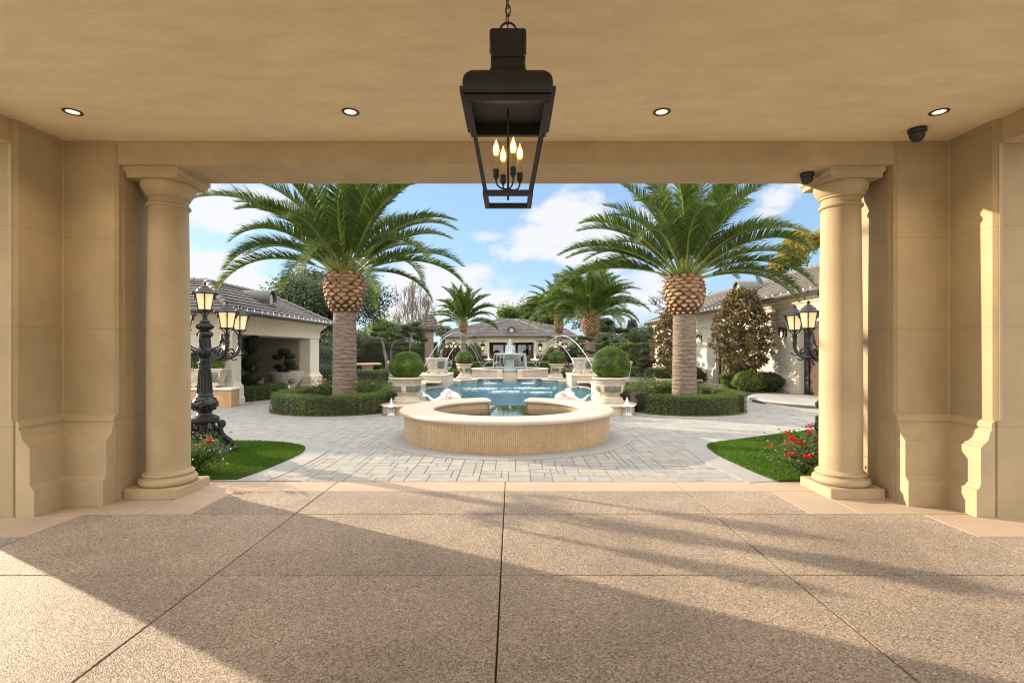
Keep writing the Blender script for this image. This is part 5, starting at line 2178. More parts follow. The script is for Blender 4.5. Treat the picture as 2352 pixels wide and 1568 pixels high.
def lamp_head(parent, loc, s=1.0, sz=1.0):
    o = MB()
    m = MB()
    m.lathe([(.0, .0), (.014, 0), (.014, .07), (.03, .075), (.03, .085), (.014, .09)], 10)
    for k in range(6):
        a = 2 * PI * k / 6
        c, q = math.cos(a), math.sin(a)
        m.tube([(.018 * c, .018 * q, 0), (.03 * c, .03 * q, .045), (.072 * c, .072 * q, .088)], .006, 5)
        m.tube([(.073 * c, .073 * q, .095), (.108 * c, .108 * q, .315)], .0065, 5)
        m.tube([(.112 * c, .112 * q, .31), (.135 * c, .135 * q, .30), (.145 * c, .145 * q, .335), (.128 * c, .128 * q, .355), (.118 * c, .118 * q, .335)], .005, 5)
        m.tube([(.112 * c, .112 * q, .31), (.118 * c, .118 * q, .27), (.106 * c, .106 * q, .24)], .008, 5)
    m.lathe([(.0, .088), (.082, .088), (.086, .095), (.086, .104), (.0, .104)], 24, sharp=30)
    m.lathe([(.106, .315), (.128, .315), (.138, .322), (.138, .332), (.10, .345), (.09, .352), (.085, .36), (.078, .385), (.06, .40), (.052, .403), (.050, .415), (.03, .432), (.018, .438), (.012, .45), (.018, .462), (.018, .472), (.008, .49), (.0, .495)], 28)
    h = m.build('lamp_head', 'cast_iron', parent, world=False)
    h.location = loc
    h.scale = (s, s, sz)
    g_ = MB()
    g_.lathe([(.070, .104), (.103, .318)], 24)
    g_.build('glass_shade', 'frosted_lit', h, world=False)
    return h


def street_lamp(loc, rz, label, group):
    t = thing('street_lamp', loc, label, 'street lamp', group, rz)
    m = MB()
    m.cbox(-.33, .33, -.33, .33, 0, .05, .02)
    pr = [(.27, .05), (.25, .07), (.22, .09), (.20, .12), (.165, .2), (.145, .30), (.135, .40), (.14, .43), (.18, .45), (.19, .48), (.185, .515), (.15, .535), (.105, .55), (.09, .58), (.10, .60)]
    m.lathe(pr, 32)
    br_ = random.Random(3)
    for k in range(40):
        a, z = br_.uniform(0, 6.28), br_.uniform(.14, .40)
        r = .20 - (z - .12) * .22
        m.ellipsoid((r * math.cos(a), r * math.sin(a), z), (.028, .028, .04), 6, 5)
    m.build('base', 'cast_iron', t, world=False)
    m = MB()
    pr = [(.10, .60)] + [(.10 + .075 * math.sin(PI * k / 12), .60 + .21 * k / 12) for k in range(1, 12)] + [(.105, .815), (.112, .83), (.10, .845), (.094, .86), (.070, 1.20), (.075, 1.215), (.08, 1.225), (.082, 1.25), (.078, 1.27), (.09, 1.285), (.09, 1.30), (.068, 1.32), (.068, 1.36), (.074, 1.365),
          (.10, 1.40), (.145, 1.425), (.165, 1.45), (.160, 1.475), (.12, 1.50), (.085, 1.52), (.08, 1.60), (.072, 1.66)] + [(.066 + .040 * math.sin(PI * k / 8), 1.665 + .09 * k / 8) for k in range(9)] + [(.056, 1.765)] + [(.058 + .050 * math.sin(PI * k / 8), 1.775 + .09 * k / 8) for k in range(9)] + [(.056, 1.875), (.066, 1.89), (.06, 1.91), (.035, 1.93), (.03, 1.955), (.0, 1.957)]
    m.lathe(pr, 32)
    for k in range(60):
        a, q = br_.uniform(0, 6.28), br_.uniform(.12, .95)
        r = .10 + .075 * math.sin(PI * q)
        m.ellipsoid((r * math.cos(a), r * math.sin(a), .60 + .21 * q), (.022, .022, .018), 6, 5)
    for k in range(16):
        a = 2 * PI * k / 16
        m.tube([(r * math.cos(a), r * math.sin(a), z) for r, z in ((.096, .86), (.073, 1.20))], .008, 5)
        for (z0_, R_) in ((1.665, .040), (1.775, .050)):
            m.tube([((.062 + R_ * math.sin(PI * j / 6)) * math.cos(a), (.062 + R_ * math.sin(PI * j / 6)) * math.sin(a), z0_ + .09 * j / 6) for j in range(7)], .009, 4)
        m.ellipsoid((.15 * math.cos(a), .15 * math.sin(a), 1.435), (.025, .025, .03), 6, 5)
    m.build('pole', 'cast_iron', t, world=False)
    for k in range(4):
        a = PI / 4 + PI / 2 * k
        m = MB()
        pts = smooth_path([(.16, 0, .40), (.225, 0, .425), (.245, 0, .385), (.215, 0, .365), (.205, 0, .40)], 5) + smooth_path([(.20, 0, .37), (.205, 0, .28), (.25, 0, .20), (.33, 0, .13), (.345, 0, .085), (.31, 0, .06), (.285, 0, .085), (.30, 0, .105)], 5)
        m.tube(pts[:21], [.022] * 21, 7, flat=1.7)
        m.tube(pts[21:], [.030] * (len(pts) - 21), 7, flat=1.5)
        m.tube([(.12, 0, .30), (.17, 0, .20), (.24, 0, .13), (.29, 0, .09)], [.03, .035, .03, .02], 6, flat=1.3)
        m.box(.27, .37, -.05, .05, .0495, .065)
        rotz(m, a).build('scroll_foot', 'cast_iron', t, world=False)
    for k in range(4):
        a = R(-29) + PI / 2 * k
        m = MB()
        arm = smooth_path([(.06, 0, 1.50), (.14, 0, 1.44), (.25, 0, 1.385), (.37, 0, 1.37), (.47, 0, 1.42), (.53, 0, 1.52), (.53, 0, 1.60), (.53, 0, 1.685)], 5)
        nA = len(arm)
        m.tube(arm, [.036 - .012 * i / nA for i in range(nA)], 8)
        m.tube(smooth_path([(.30, 0, 1.39), (.34, 0, 1.46), (.40, 0, 1.50), (.44, 0, 1.46), (.41, 0, 1.43), (.39, 0, 1.455)], 5), .014, 6)
        m.tube(smooth_path([(.14, 0, 1.45), (.20, 0, 1.50), (.26, 0, 1.49), (.25, 0, 1.455), (.22, 0, 1.46)], 5), .014, 6)
        m.tube(smooth_path([(.46, 0, 1.41), (.53, 0, 1.40), (.58, 0, 1.435), (.60, 0, 1.42)], 5), .011, 6)
        m.tube(smooth_path([(.26, 0, 1.375), (.30, 0, 1.33), (.35, 0, 1.325), (.36, 0, 1.345)], 5), .010, 6)
        m.tube(smooth_path([(.38, 0, 1.365), (.42, 0, 1.33), (.47, 0, 1.335), (.475, 0, 1.355)], 5), .010, 6)
        m.lathe([(.026, 1.56), (.034, 1.575), (.034, 1.60), (.028, 1.62), (.034, 1.68), (.04, 1.69), (.03, 1.70)], 12, (.53, 0, 0))
        ar = rotz(m, a).build('arm', 'cast_iron', t, world=False)
        m = MB()
        q = smooth_path([(.10, 0, 1.50), (.17, 0, 1.53), (.205, 0, 1.58)], 4)
        m.tube(q, .012, 6)
        m.tube([(.205, 0, 1.58), (.212, 0, 1.62), (.215, 0, 1.63), (.222, 0, 1.71), (.224, 0, 1.715), (.227, 0, 1.74)], [.02, .024, .018, .018, .006, .002], 8)
        rotz(m, a + PI / 4).build('candle_ornament', 'cast_iron', t, world=False)
        lamp_head(t, (.53 * math.cos(a), .53 * math.sin(a), 1.69), 1.18, .98)
    lamp_head(t, (0, 0, 1.955), 1.26, 1.05)
    return t


LG = 'ornate five light street lamps'
sl = street_lamp((-4.44, 7.4, .014), 0, 'black five lantern street lamp on the left lawn behind the left column', LG)
copy_tree(sl, (4.60, 7.4, .014), R(58), 'black five lantern street lamp on the right lawn, mostly hidden by the right column')
copy_tree(sl, (wx(1041.6, 37), 37, 0), R(20), 'distant five lantern street lamp left of the far fountain', scale=.92)
copy_tree(sl, (wx(1287, 37), 37, 0), R(-30), 'distant five lantern street lamp right of the far fountain', scale=.92)

# ================================================================== ROOFS


def roof_slope(m, A, B, C, D, exp=.28, lift=.028, mi=0, u0=0.0):
    """tiled slope: eave A-B, ridge D-C, laid in stepped courses"""
    A, B, C, D = (Vector(p) for p in (A, B, C, D))
    nrm = (B - A).cross(D - A).normalized()
    if nrm.z < 0:
        nrm = -nrm
    eu = (B - A).normalized()
    sl = ((D + C) / 2 - (A + B) / 2)
    Ls = sl.length
    n = max(2, int(round(Ls / exp)))
    for i in range(n):
        t0, t1 = i / n, (i + 1) / n
        p0, p1 = A.lerp(D, t0), B.lerp(C, t0)
        q0, q1 = A.lerp(D, t1), B.lerp(C, t1)
        a, b = p0 + nrm * lift, p1 + nrm * lift
        c, d = q1 + nrm * .004, q0 + nrm * .004
        o = (.12 if i % 2 else 0) + u0
        f = lambda p: ((p - A).dot(eu) + o)
        m.quad(a[:], b[:], c[:], d[:], mi, None, [(f(a), t0 * Ls + .5), (f(b), t0 * Ls + .5), (f(c), t1 * Ls + .47), (f(d), t1 * Ls + .47)])
        m.quad(p0[:], p1[:], b[:], a[:], mi, None, [(0, 0)] * 4)


def ridge(m, p, q, r=.075, step=.33):
    p, q = Vector(p), Vector(q)
    L = (q - p).length
    n = max(1, int(L / step))
    for i in range(n):
        a, b = p.lerp(q, i / n), p.lerp(q, (i + 1.12) / n)
        m.tube([a + Vector((0, 0, .012)), b + Vector((0, 0, -.006))], [r, r * .86], 8, smooth=True)


def eave_gutter(m, path, z, r=.055):
    m.tube([(x, y, z) for x, y in path], r, 8)


def string_lights(parent, pts, step=.42, seed=1, s=.022):
    rr = random.Random(seed)
    m = MB()
    m.lathe([(.0, .05), (s * .9, .03), (s, .0), (s * .4, -.03), (0, -.03)], 6)
    m.tube([(0, 0, 0), (rr.uniform(-.03, .03), rr.uniform(-.05, .05), .045)], .006, 4)
    o = None
    for (a, b) in zip(pts[:-1], pts[1:]):
        a, b = Vector(a), Vector(b)
        n = max(2, int((b - a).length / step))
        for i in range(n):
            p = a.lerp(b, (i + rr.uniform(.35, .65)) / n)
            if o is None:
                o = c = m.build('string_bulb', 'string_bulb', parent, world=False)
            else:
                c = o.copy()
                COL.objects.link(c)
            c.location = p - parent.location
            c.rotation_euler = (0, 0, rr.uniform(0, 6))


def dormer(parent, base, face, w=.42, h=.55, depth=1.0):
    """small arched metal roof vent with louvres; face: unit vector it looks along"""
    f = Vector(face).normalized()
    s = Vector((-f.y, f.x, 0))
    b = Vector(base)
    m = MB()
    n = 12
    out = [(w / 2 * 1.0, 0)] + [(w / 2 * math.cos(a), h - w / 2 + w / 2 * math.sin(a)) for a in [PI * k / n for k in range(n + 1)]] + [(-w / 2, 0)]
    V = [(b + s * u + Vector((0, 0, v)))[:] for u, v in out] + [(b - f * depth + s * u + Vector((0, 0, v)))[:] for u, v in out]
    k = len(out)
    m.add(V, [tuple(range(k))] + [(j, j + k, (j + 1) % k + k, (j + 1) % k) for j in range(k)])
    hd = [(w / 2 * 1.28 * math.cos(a), h - w / 2 + w / 2 * 1.28 * math.sin(a)) for a in [-.35 + (PI + .7) * j / n for j in range(n + 1)]]
    hi = [(u * .86, (v - h + w / 2) * .86 + h - w / 2) for u, v in hd]
    V = []
    for o in (.10, -depth):
        V += [(b + f * o + s * u + Vector((0, 0, v)))[:] for u, v in hd]
        V += [(b + f * o + s * u + Vector((0, 0, v)))[:] for u, v in hi]
    L = len(hd)
    P = []
    for j in range(L - 1):
        P += [(j, j + 1, L + j + 1, L + j), (j, 2 * L + j, 2 * L + j + 1, j + 1), (L + j, L + j + 1, 3 * L + j + 1, 3 * L + j)]
    m.add(V, P)
    m.add([(b + f * .06 + s * u + Vector((0, 0, v)))[:] for u, v in ((w * .75, -.04), (w * .55, .10), (-w * .55, .10), (-w * .75, -.04))] + [(b - f * .1 + s * u + Vector((0, 0, v)))[:] for u, v in ((w * .75, .0), (w * .55, .10), (-w * .55, .10), (-w * .75, .0))], [(0, 1, 2, 3), (0, 4, 5, 1), (2, 6, 7, 3)])
    o = m.build('roof_vent', 'roof_metal', parent)
    m = MB()
    for j in range(6):
        z = h * (.22 + .105 * j)
        hw = w * .30 * math.sqrt(max(.1, 1 - ((j - 2.5) / 3.2) ** 2))
        V = [(b + f * .03 + s * u + Vector((0, 0, z + dz)))[:] for u, dz in ((-hw, 0), (hw, 0), (hw, .018), (-hw, .018))]
        V += [(b + f * .005 + s * u + Vector((0, 0, z + .03 + dz)))[:] for u, dz in ((-hw, 0), (hw, 0), (hw, .018), (-hw, .018))]
        m.add(V, [(0, 1, 2, 3), (3, 2, 6, 7), (0, 4, 5, 1)])
    m.build('louvre', 'stucco_cream', o)
    return o


SC = {}


def sconce(loc, rz, label, s=1.0, lit=True):
    """wall lantern: back plate, scroll bracket and a tapering glazed cage; the wall is on its -Y side... it looks along -Y"""
    if 'p' not in SC:
        t = thing('wall_lantern', (0, 0, 0), label, 'wall lantern', 'black wall lanterns on the house walls')
        m = MB()
        m.box(-.045, .045, -.018, .0, -.16, .12)
        m.build('back_plate', 'black_metal', t, world=False)
        m = MB()
        m.tube(smooth_path([(0, -.01, -.12), (0, -.03, .18), (0, -.07, .27), (0, -.14, .29), (0, -.18, .24), (0, -.165, .19)], 5), .009, 6)
        m.tube(smooth_path([(0, -.03, .10), (0, -.06, .17), (0, -.09, .17), (0, -.09, .13), (0, -.07, .13)], 5), .007, 6)
        m.tube(smooth_path([(0, -.015, -.12), (0, -.04, -.24), (0, -.10, -.27), (0, -.15, -.25)], 5), .008, 6)
        m.build('bracket', 'black_metal', t, world=False)
        m = MB()
        for k in range(6):
            a = 2 * PI * k / 6
            c, q = math.cos(a), math.sin(a)
            m.tube([(.055 * c, -.165 + .055 * q, -.20), (.098 * c, -.165 + .098 * q, .09)], .007, 5)
        m.lathe([(.0, -.23), (.02, -.225), (.055, -.21), (.062, -.195), (.0, -.195)], 12, (0, -.165, 0), sharp=30)
        m.lathe([(.098, .085), (.112, .09), (.112, .105), (.09, .125), (.05, .15), (.025, .17), (.012, .185), (.0, .20)], 12, (0, -.165, 0), sharp=30)
        m.lathe([(.0, -.26), (.014, -.25), (.01, -.23)], 8, (0, -.165, 0))
        c = m.build('cage', 'black_metal', t, world=False)
        m = MB()
        m.lathe([(.050, -.19), (.092, .085)], 6, (0, -.165, 0), smooth=False)
        m.build('glass', 'clear_glass', c, world=False)
        m = MB()
        for dx in (-.022, .022):
            m.lathe([(.008, -.15), (.008, -.07), (.012, -.05), (.009, -.02), (.0, .0)], 8, (dx, -.165, 0))
        m.build('candle_bulb', 'flame_glow', c, world=False)
        SC['p'] = t
        t.location, t.rotation_euler, t.scale = loc, (0, 0, rz), (s, s, s)
        return t
    return copy_tree(SC['p'], loc, rz, label, scale=s)


CORN = [(0, 0), (.03, .0), (.035, .05), (.035, .26), (.055, .275), (.055, .30), (.09, .335), (.13, .36), (.13, .40), (.17, .42), (.235, .465), (.24, .51), (.27, .515), (.27, .555), (0, .56)]

# ================================================================== LEFT PAVILION
pav = thing('pavilion', (-8.9, 15, 0), 'cream open sided pavilion with grey tiled hip roof on the left', 'pavilion')
XF, XB = -7.65, -10.4          # courtyard face, rear face
m = MB()
m.box(XB, XF, 19.35, 20.3, 0, 1.95)           # end pier
m.box(-12.6, XF, 14.0, 14.42, 0, 1.95)        # front wall towards us
m.box(XB, XB + .3, 16.6, 17.0, 0, 1.95)
m.box(-12.6, XF, 14.0, 20.3, 1.951, 2.5)
m.build('wall', 'stucco_cream', pav)
m = MB()
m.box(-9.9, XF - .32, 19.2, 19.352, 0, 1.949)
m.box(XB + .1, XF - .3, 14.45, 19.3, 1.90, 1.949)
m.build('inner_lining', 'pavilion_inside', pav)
m = MB()
m.sweep([(-12.6, 14.0), (XF, 14.0), (XF, 20.3), (XB, 20.3)], [(o, 1.93 + z * 1.0) for o, z in CORN], side=1)
m.box(XF, XF + .022, 19.35, 19.47, .02, 1.92)
m.box(XF, XF + .022, 14.30, 14.42, .02, 1.92)
m.build('cornice', 'trim_cream', pav)
BM = [(0, .62), (.02, .61), (.03, .57), (.06, .52), (.10, .49), (.10, .20), (.13, .17), (.13, 0), (0, 0)]
for pth in ([(XF - .3, 19.35), (XF, 19.35), (XF, 20.3), (XB, 20.3)], [(-12.6, 14.0), (XF, 14.0), (XF, 14.42)]):
    MB().sweep(pth, BM, side=1).build('base_moulding', 'trim_cream', pav)
EZ, RZ_ = 2.52, 3.50
E0, E1, YF = XF + .45, XB - .45, 13.0
YR = 15.1
m = MB()
roof_slope(m, (E0, YF, EZ), (E0, 20.75, EZ), (-9.03, 19.1, RZ_), (-9.03, YR, RZ_), .27)
roof_slope(m, (E1, 20.75, EZ), (E1, YF, EZ), (-9.03, YR, RZ_), (-9.03, 19.1, RZ_), .27)
roof_slope(m, (E0, 20.75, EZ), (E1, 20.75, EZ), (-9.03, 19.1, RZ_), (-9.03, 19.1, RZ_), .27)
roof_slope(m, (-13.0, YF, EZ), (E0, YF, EZ), (-9.03, YR, RZ_), (-13.0, YR + .2, RZ_ + .18), .27)
m.quad((E1, YF, EZ - .01), (E0, YF, EZ - .01), (E0, 20.75, EZ - .01), (E1, 20.75, EZ - .01))
rf = m.build('roof', 'roof_slate', pav, uv=True)
for (p_, q_, r_) in (((-9.03, YR, RZ_ + .02), (-9.03, 19.1, RZ_ + .02), .085), ((E0, 20.75, EZ + .03), (-9.03, 19.1, RZ_ + .02), .08), ((E0, YF, EZ + .03), (-9.03, YR, RZ_ + .02), .10), ((-9.03, YR, RZ_ + .02), (-13.0, YR + .2, RZ_ + .2), .085)):
    m = MB()
    ridge(m, p_, q_, r_)
    m.build('ridge_tiles', 'ridge_tile', rf)
m = MB()
eave_gutter(m, [(-13.0, YF - .03), (E0 + .03, YF - .03), (E0 + .03, 20.78), (E1, 20.78)], EZ - .03)
m.build('gutter', 'gutter', rf)
dormer(pav, (-7.98, 16.9, 2.88), (1, 0, 0), .42, .52, 1.0)
string_lights(pav, [(E0 + .03, YF, EZ + .045), (E0 + .03, 20.7, EZ + .045)], .36, 3, .014)
sconce((-7.80, 14.0, 1.62), R(0), 'lit black wall lantern behind the left street lamp', 1.0)
sconce((-8.0, 20.32, 1.60), R(180), 'lit black wall lantern on the end pier of the left pavilion', 1.0)
SC['p']['label'] = 'lit black wall lantern behind the left street lamp'

m = MB()
m.box(-18.0, -12.62, 14.4, 21.0, 0, 3.3)
m.build('shade_wing_wall', 'stucco_cream', pav)  # unseen wing added beyond the pavilion, tall enough to shade the tub
m = MB()
wz0, wz1 = 3.3, 5.3
roof_slope(m, (-18.5, 13.9, wz0), (-12.2, 13.9, wz0), (-15.0, 16.4, wz1), (-16.0, 16.4, wz1), .27)
roof_slope(m, (-12.2, 13.9, wz0), (-12.2, 21.5, wz0), (-15.0, 19.0, wz1), (-15.0, 16.4, wz1), .27)
roof_slope(m, (-12.2, 21.5, wz0), (-18.5, 21.5, wz0), (-16.0, 19.0, wz1), (-15.0, 19.0, wz1), .27)
roof_slope(m, (-18.5, 21.5, wz0), (-18.5, 13.9, wz0), (-16.0, 16.4, wz1), (-16.0, 19.0, wz1), .27)
m.quad((-18.5, 13.9, wz0 - .01), (-12.2, 13.9, wz0 - .01), (-12.2, 21.5, wz0 - .01), (-18.5, 21.5, wz0 - .01))
m.build('shade_wing_roof', 'roof_slate', pav, uv=True)

# seating inside the pavilion
t = thing('wicker_chair', (-8.75, 16.7, 0), 'wicker armchair with a pale back cushion inside the left pavilion', 'armchair')
m = MB()
m.sweep(smooth_path([(-8.45, 16.4), (-8.25, 16.75), (-8.45, 17.25), (-8.9, 17.35)], 5), [(.05, .05), (.05, .72), (.03, .75), (-.03, .75), (-.05, .72), (-.05, .05), (.05, .05)])
m.box(-9.1, -8.45, 16.45, 17.2, .10, .36)
m.build('frame', 'wicker', t)
m = MB()
m.cbox(-9.1, -8.48, 16.48, 17.15, .36, .48, .03)
m.build('seat_cushion', 'cushion_grey', t, bevel=.02)
m = MB()
m.cbox(-8.66, -8.42, 16.55, 17.1, .482, .95, .05)
m.build('back_cushion', 'cushion_grey', t, bevel=.02)
t = thing('sofa', (-8.9, 14.9, 0), 'low grey outdoor sofa with teal cushions inside the left pavilion', 'sofa')
m = MB()
m.box(-9.4, -8.2, 14.65, 15.9, .05, .34)
m.box(-9.6, -9.4, 14.65, 15.9, .05, .75)
m.box(-9.4, -8.2, 14.5, 14.648, .05, .62)
m.build('frame', 'cushion_grey', t, bevel=.03)
for (y, mt) in ((14.95, 'cushion_teal'), (15.5, 'cushion_teal')):
    m = MB()
    m.ellipsoid((-8.75, y, .52), (.16, .28, .20), 14, 8)
    m.build('cushion', mt, t)
m = MB()
m.cbox(-9.38, -8.18, 14.67, 15.88, .341, .45, .03)
m.build('seat_cushion', 'cushion_grey', t)

# ================================================================== RIGHT HOUSE WING
rh = thing('house_wing', (10.5, 23, 0), 'long cream house wing with brown tiled roof on the right', 'house')
XW = 9.0
m = MB()
m.box(XW, 14.0, 12.6, 14.05, 0, 2.62)
m.box(XW, 14.0, 15.95, 19.75, 0, 2.62)
m.box(XW, 14.0, 22.6, 32.3, 0, 2.62)
m.box(XW, 14.0, 12.6, 32.3, 2.622, 3.2)
m.box(XW, 14.0, 14.05, 15.95, 2.35, 2.621)
m.box(XW, 14.0, 19.75, 22.6, 2.28, 2.621)
m.box(XW + .5, 14.0, 12.7, 32.2, 0, 2.2)
m.build('wall', 'stucco_cream', rh)
m = MB()
m.sweep([(XW, 12.6), (XW, 32.3), (14.0, 32.3)], [(o * 1.1, 2.52 + z * 1.2) for o, z in CORN], side=-1)
for (a, b) in ((16.0, 19.7), (22.65, 32.3)):
    pth = [(XW, a), (XW, b)] + ([(14.0, 32.3)] if b > 32 else [])
    m.sweep(pth, [(0, .74), (.02, .73), (.035, .69), (.07, .64), (.12, .60), (.12, .26), (.155, .23), (.155, 0), (0, 0)], side=-1)
    for y in (a + .08, b - .22):
        m.box(XW - .025, XW, y, y + .14, .74, 2.5)
m.box(XW - .06, XW, 15.955, 16.09, 0, 2.45)
m.build('moulding', 'trim_cream', rh)
m = MB()
m.box(XW + .10, XW + .22, 14.05, 14.2, 0, 2.35)
m.box(XW + .10, XW + .22, 15.72, 15.95, 0, 2.35)
m.box(XW + .10, XW + .22, 14.2, 15.72, 2.2, 2.35)
dr = m.build('door_frame', 'dark_frame', rh)
m = MB()
m.box(XW + .14, XW + .20, 14.2, 15.72, 0.02, 2.2)
for y in (14.3, 15.08):
    for (z0, z1) in ((.2, .9), (1.05, 2.05)):
        m.box(XW + .125, XW + .14, y, y + .5, z0, z1)
m.build('door', 'door_brown', dr)
gl = MB()
fr_ = MB()
for y in (19.75, 20.65, 21.6, 22.52):
    fr_.box(XW + .12, XW + .2, y, y + .08, 0, 2.28)
fr_.box(XW + .12, XW + .2, 19.83, 22.52, 2.18, 2.279)
fr_.box(XW + .12, XW + .2, 19.83, 22.52, 0, .1)
o = fr_.build('glass_door', 'dark_frame', rh)
gl.quad((XW + .16, 19.83, .1), (XW + .16, 22.52, .1), (XW + .16, 22.52, 2.18), (XW + .16, 19.83, 2.18))
gl.build('pane', 'dark_glass', o)
m = MB()
ez, rz_ = 3.20, 4.62
m_ = m
roof_slope(m, (8.55, 12.2, ez), (8.55, 32.8, ez), (11.5, 29.9, rz_), (11.5, 12.2, rz_), .30)
roof_slope(m, (14.5, 32.8, ez), (14.5, 12.2, ez), (11.5, 12.2, rz_), (11.5, 29.9, rz_), .30)
roof_slope(m, (8.55, 32.8, ez), (14.5, 32.8, ez), (11.5, 29.9, rz_), (11.5, 29.9, rz_), .30)
m.quad((8.55, 12.2, ez - .01), (14.5, 12.2, ez - .01), (14.5, 32.8, ez - .01), (8.55, 32.8, ez - .01))
rf = m.build('roof', 'roof_brown', rh, uv=True)
for (p_, q_, r_) in (((11.5, 12.2, rz_ + .02), (11.5, 29.9, rz_ + .02), .085), ((8.55, 32.8, ez + .03), (11.5, 29.9, rz_ + .02), .08)):
    m = MB()
    ridge(m, p_, q_, r_)
    m.build('ridge_tiles', 'ridge_tile', rf)
m = MB()
eave_gutter(m, [(8.50, 12.2), (8.50, 32.85), (14.5, 32.85)], ez - .04, .06)
m.build('gutter', 'bronze_dark', rf)
dormer(rh, (9.55, 21.6, 3.60), (-1, 0, 0), .60, .72, 1.5)
string_lights(rh, [(8.50, 12.6, ez + .045), (8.50, 32.7, ez + .045)], .42, 5, .015)
sconce((XW, 24.3, 2.05), R(-90), 'wall lantern on the right house between the palm and the near magnolia', 1.0)
sconce((XW, 16.8, 2.08), R(-90), 'wall lantern on the right house beside the brown door', 1.0)
sconce((XW, 13.3, 2.55), R(-90), 'wall lantern high by the right column', 1.0) if False else None
t = thing('drape', (8.75, 14.3, .12), 'pale tied drape hanging beside the brown door', 'drape')
m = MB()
V, P = [], []
for i in range(9):
    z = 2.2 * i / 8
    w = .16 + .10 * abs(z - 1.35)
    for k in range(13):
        a = k / 12
        V.append((8.75 + .035 * math.sin(a * 22 + i * .2), 14.3 - w + 2 * w * a, .125 + z))
for i in range(8):
    for k in range(12):
        P.append((i * 13 + k, i * 13 + k + 1, (i + 1) * 13 + k + 1, (i + 1) * 13 + k))
m.add(V, P, True)
m.build('cloth', 'drape', t)
# porch slab with rounded nosing, and the planting bed kerb
m = MB()
pc = (9.3, 14.6)
nose = [(2.30, 0.0), (2.30, .03), (2.36, .045), (2.385, .075), (2.37, .105), (2.33, .12), (0, .121)]
m.lathe(nose, 48, (pc[0], pc[1], 0), PI * .5, PI * 1.5, sharp=50, sy=.9)
struct(m.build('porch_step', 'grey_concrete'))
kp = smooth_path([(7.25, 16.35), (7.05, 16.9), (7.2, 18.4), (7.6, 19.6), (8.9, 20.0)], 6)
m = MB()
m.prism(kp + [(8.99, 19.7), (8.99, 16.3)], -.01, .135, bottom=False)
struct(m.build('bed_kerb', 'cast_iron' if False else 'roof_metal'))
m = MB()
mu = np.column_stack([rng.uniform(7.3, 8.8, 700), rng.uniform(16.6, 19.6, 700), rng.uniform(.14, .16, 700)])
m.leaves(mu, rng.normal(size=mu.shape) * .5 + np.array((0, 0, 1)), .06, .5)
struct(m.build('bed_mulch', 'mulch'))

# ================================================================== FAR HOUSE
fh = thing('far_house', (0, 47, 0), 'cream house with dark grey hip roof facing us at the far end', 'house')
HY = 46.0
m = MB()
m.box(-3.1, -2.05, HY, HY + 6, 0, 2.45)
m.box(1.95, 3.05, HY, HY + 6, 0, 2.45)
m.box(-3.1, 3.05, HY, HY + 6, 2.23, 2.72)
m.box(-6.4, -3.101, HY + 3, HY + 8, 0, 2.7)
m.box(3.051, 6.1, HY + 3, HY + 8, 0, 2.7)
m.build('wall', 'stucco_cream', fh)
m = MB()
m.box(-2.05, 1.95, HY + 1.6, HY + 1.7, 0, 2.3)
m.build('recess', 'dark_frame', fh)
for x in (-1.75, -.62, .55, 1.35):
    w = .95
    m = MB()
    for (a, b, c, d) in ((x - .06, x, .1, 2.0), (x + w, x + w + .06, .1, 2.0), (x, x + w, 1.94, 2.0)):
        m.box(a, b, HY + 1.5, HY + 1.58, c, d)
    o = m.build('glass_door', 'dark_frame', fh)
    g_ = MB()
    g_.quad((x, HY + 1.54, .1), (x + w, HY + 1.54, .1), (x + w, HY + 1.54, 1.94), (x, HY + 1.54, 1.94))
    g_.build('pane', 'dark_glass', o)
for x in (-5.3, 4.3):
    m = MB()
    m.box(x - .08, x + 1.0, HY + 2.96, HY + 2.999, .7, 2.15)
    o = m.build('window', 'dark_frame', fh)
    g_ = MB()
    g_.quad((x, HY + 2.95, .78), (x + .92, HY + 2.95, .78), (x + .92, HY + 2.95, 2.07), (x, HY + 2.95, 2.07))
    g_.build('pane', 'dark_glass', o)
m = MB()
m.sweep([(-3.1, HY + 3), (-3.1, HY), (3.05, HY), (3.05, HY + 3)], [(o * .9, 2.30 + z * .8) for o, z in CORN], side=1)
for (x0, x1) in ((-2.30, -2.05), (1.95, 2.20)):
    m.box(x0, x1, HY - .03, HY, 0, 2.299)
m.box(-2.30, 2.20, HY - .032, HY, 2.16, 2.298)
m.build('moulding', 'trim_cream', fh)
m = MB()
e = .35
zE, zM, zT = 2.74, 3.55, 4.62
# central block: steep lower slope then a shallower upper hip
roof_slope(m, (-3.1 - e, HY - e, zE), (3.05 + e, HY - e, zE), (2.35, HY + .9, zM), (-2.4, HY + .9, zM), .26)
roof_slope(m, (3.05 + e, HY - e, zE), (3.05 + e, HY + 5, zE), (2.35, HY + 5, zM), (2.35, HY + .9, zM), .26)
roof_slope(m, (-3.1 - e, HY + 5, zE), (-3.1 - e, HY - e, zE), (-2.4, HY + .9, zM), (-2.4, HY + 5, zM), .26)
roof_slope(m, (-2.4, HY + .9, zM), (2.35, HY + .9, zM), (.35, HY + 3.6, zT - .22), (-.4, HY + 3.6, zT - .22), .26)
roof_slope(m, (2.35, HY + .9, zM), (2.35, HY + 6, zM), (.35, HY + 6, zT - .22), (.35, HY + 3.6, zT - .22), .26)
roof_slope(m, (-2.4, HY + 6, zM), (-2.4, HY + .9, zM), (-.4, HY + 3.6, zT - .22), (-.4, HY + 6, zT - .22), .26)
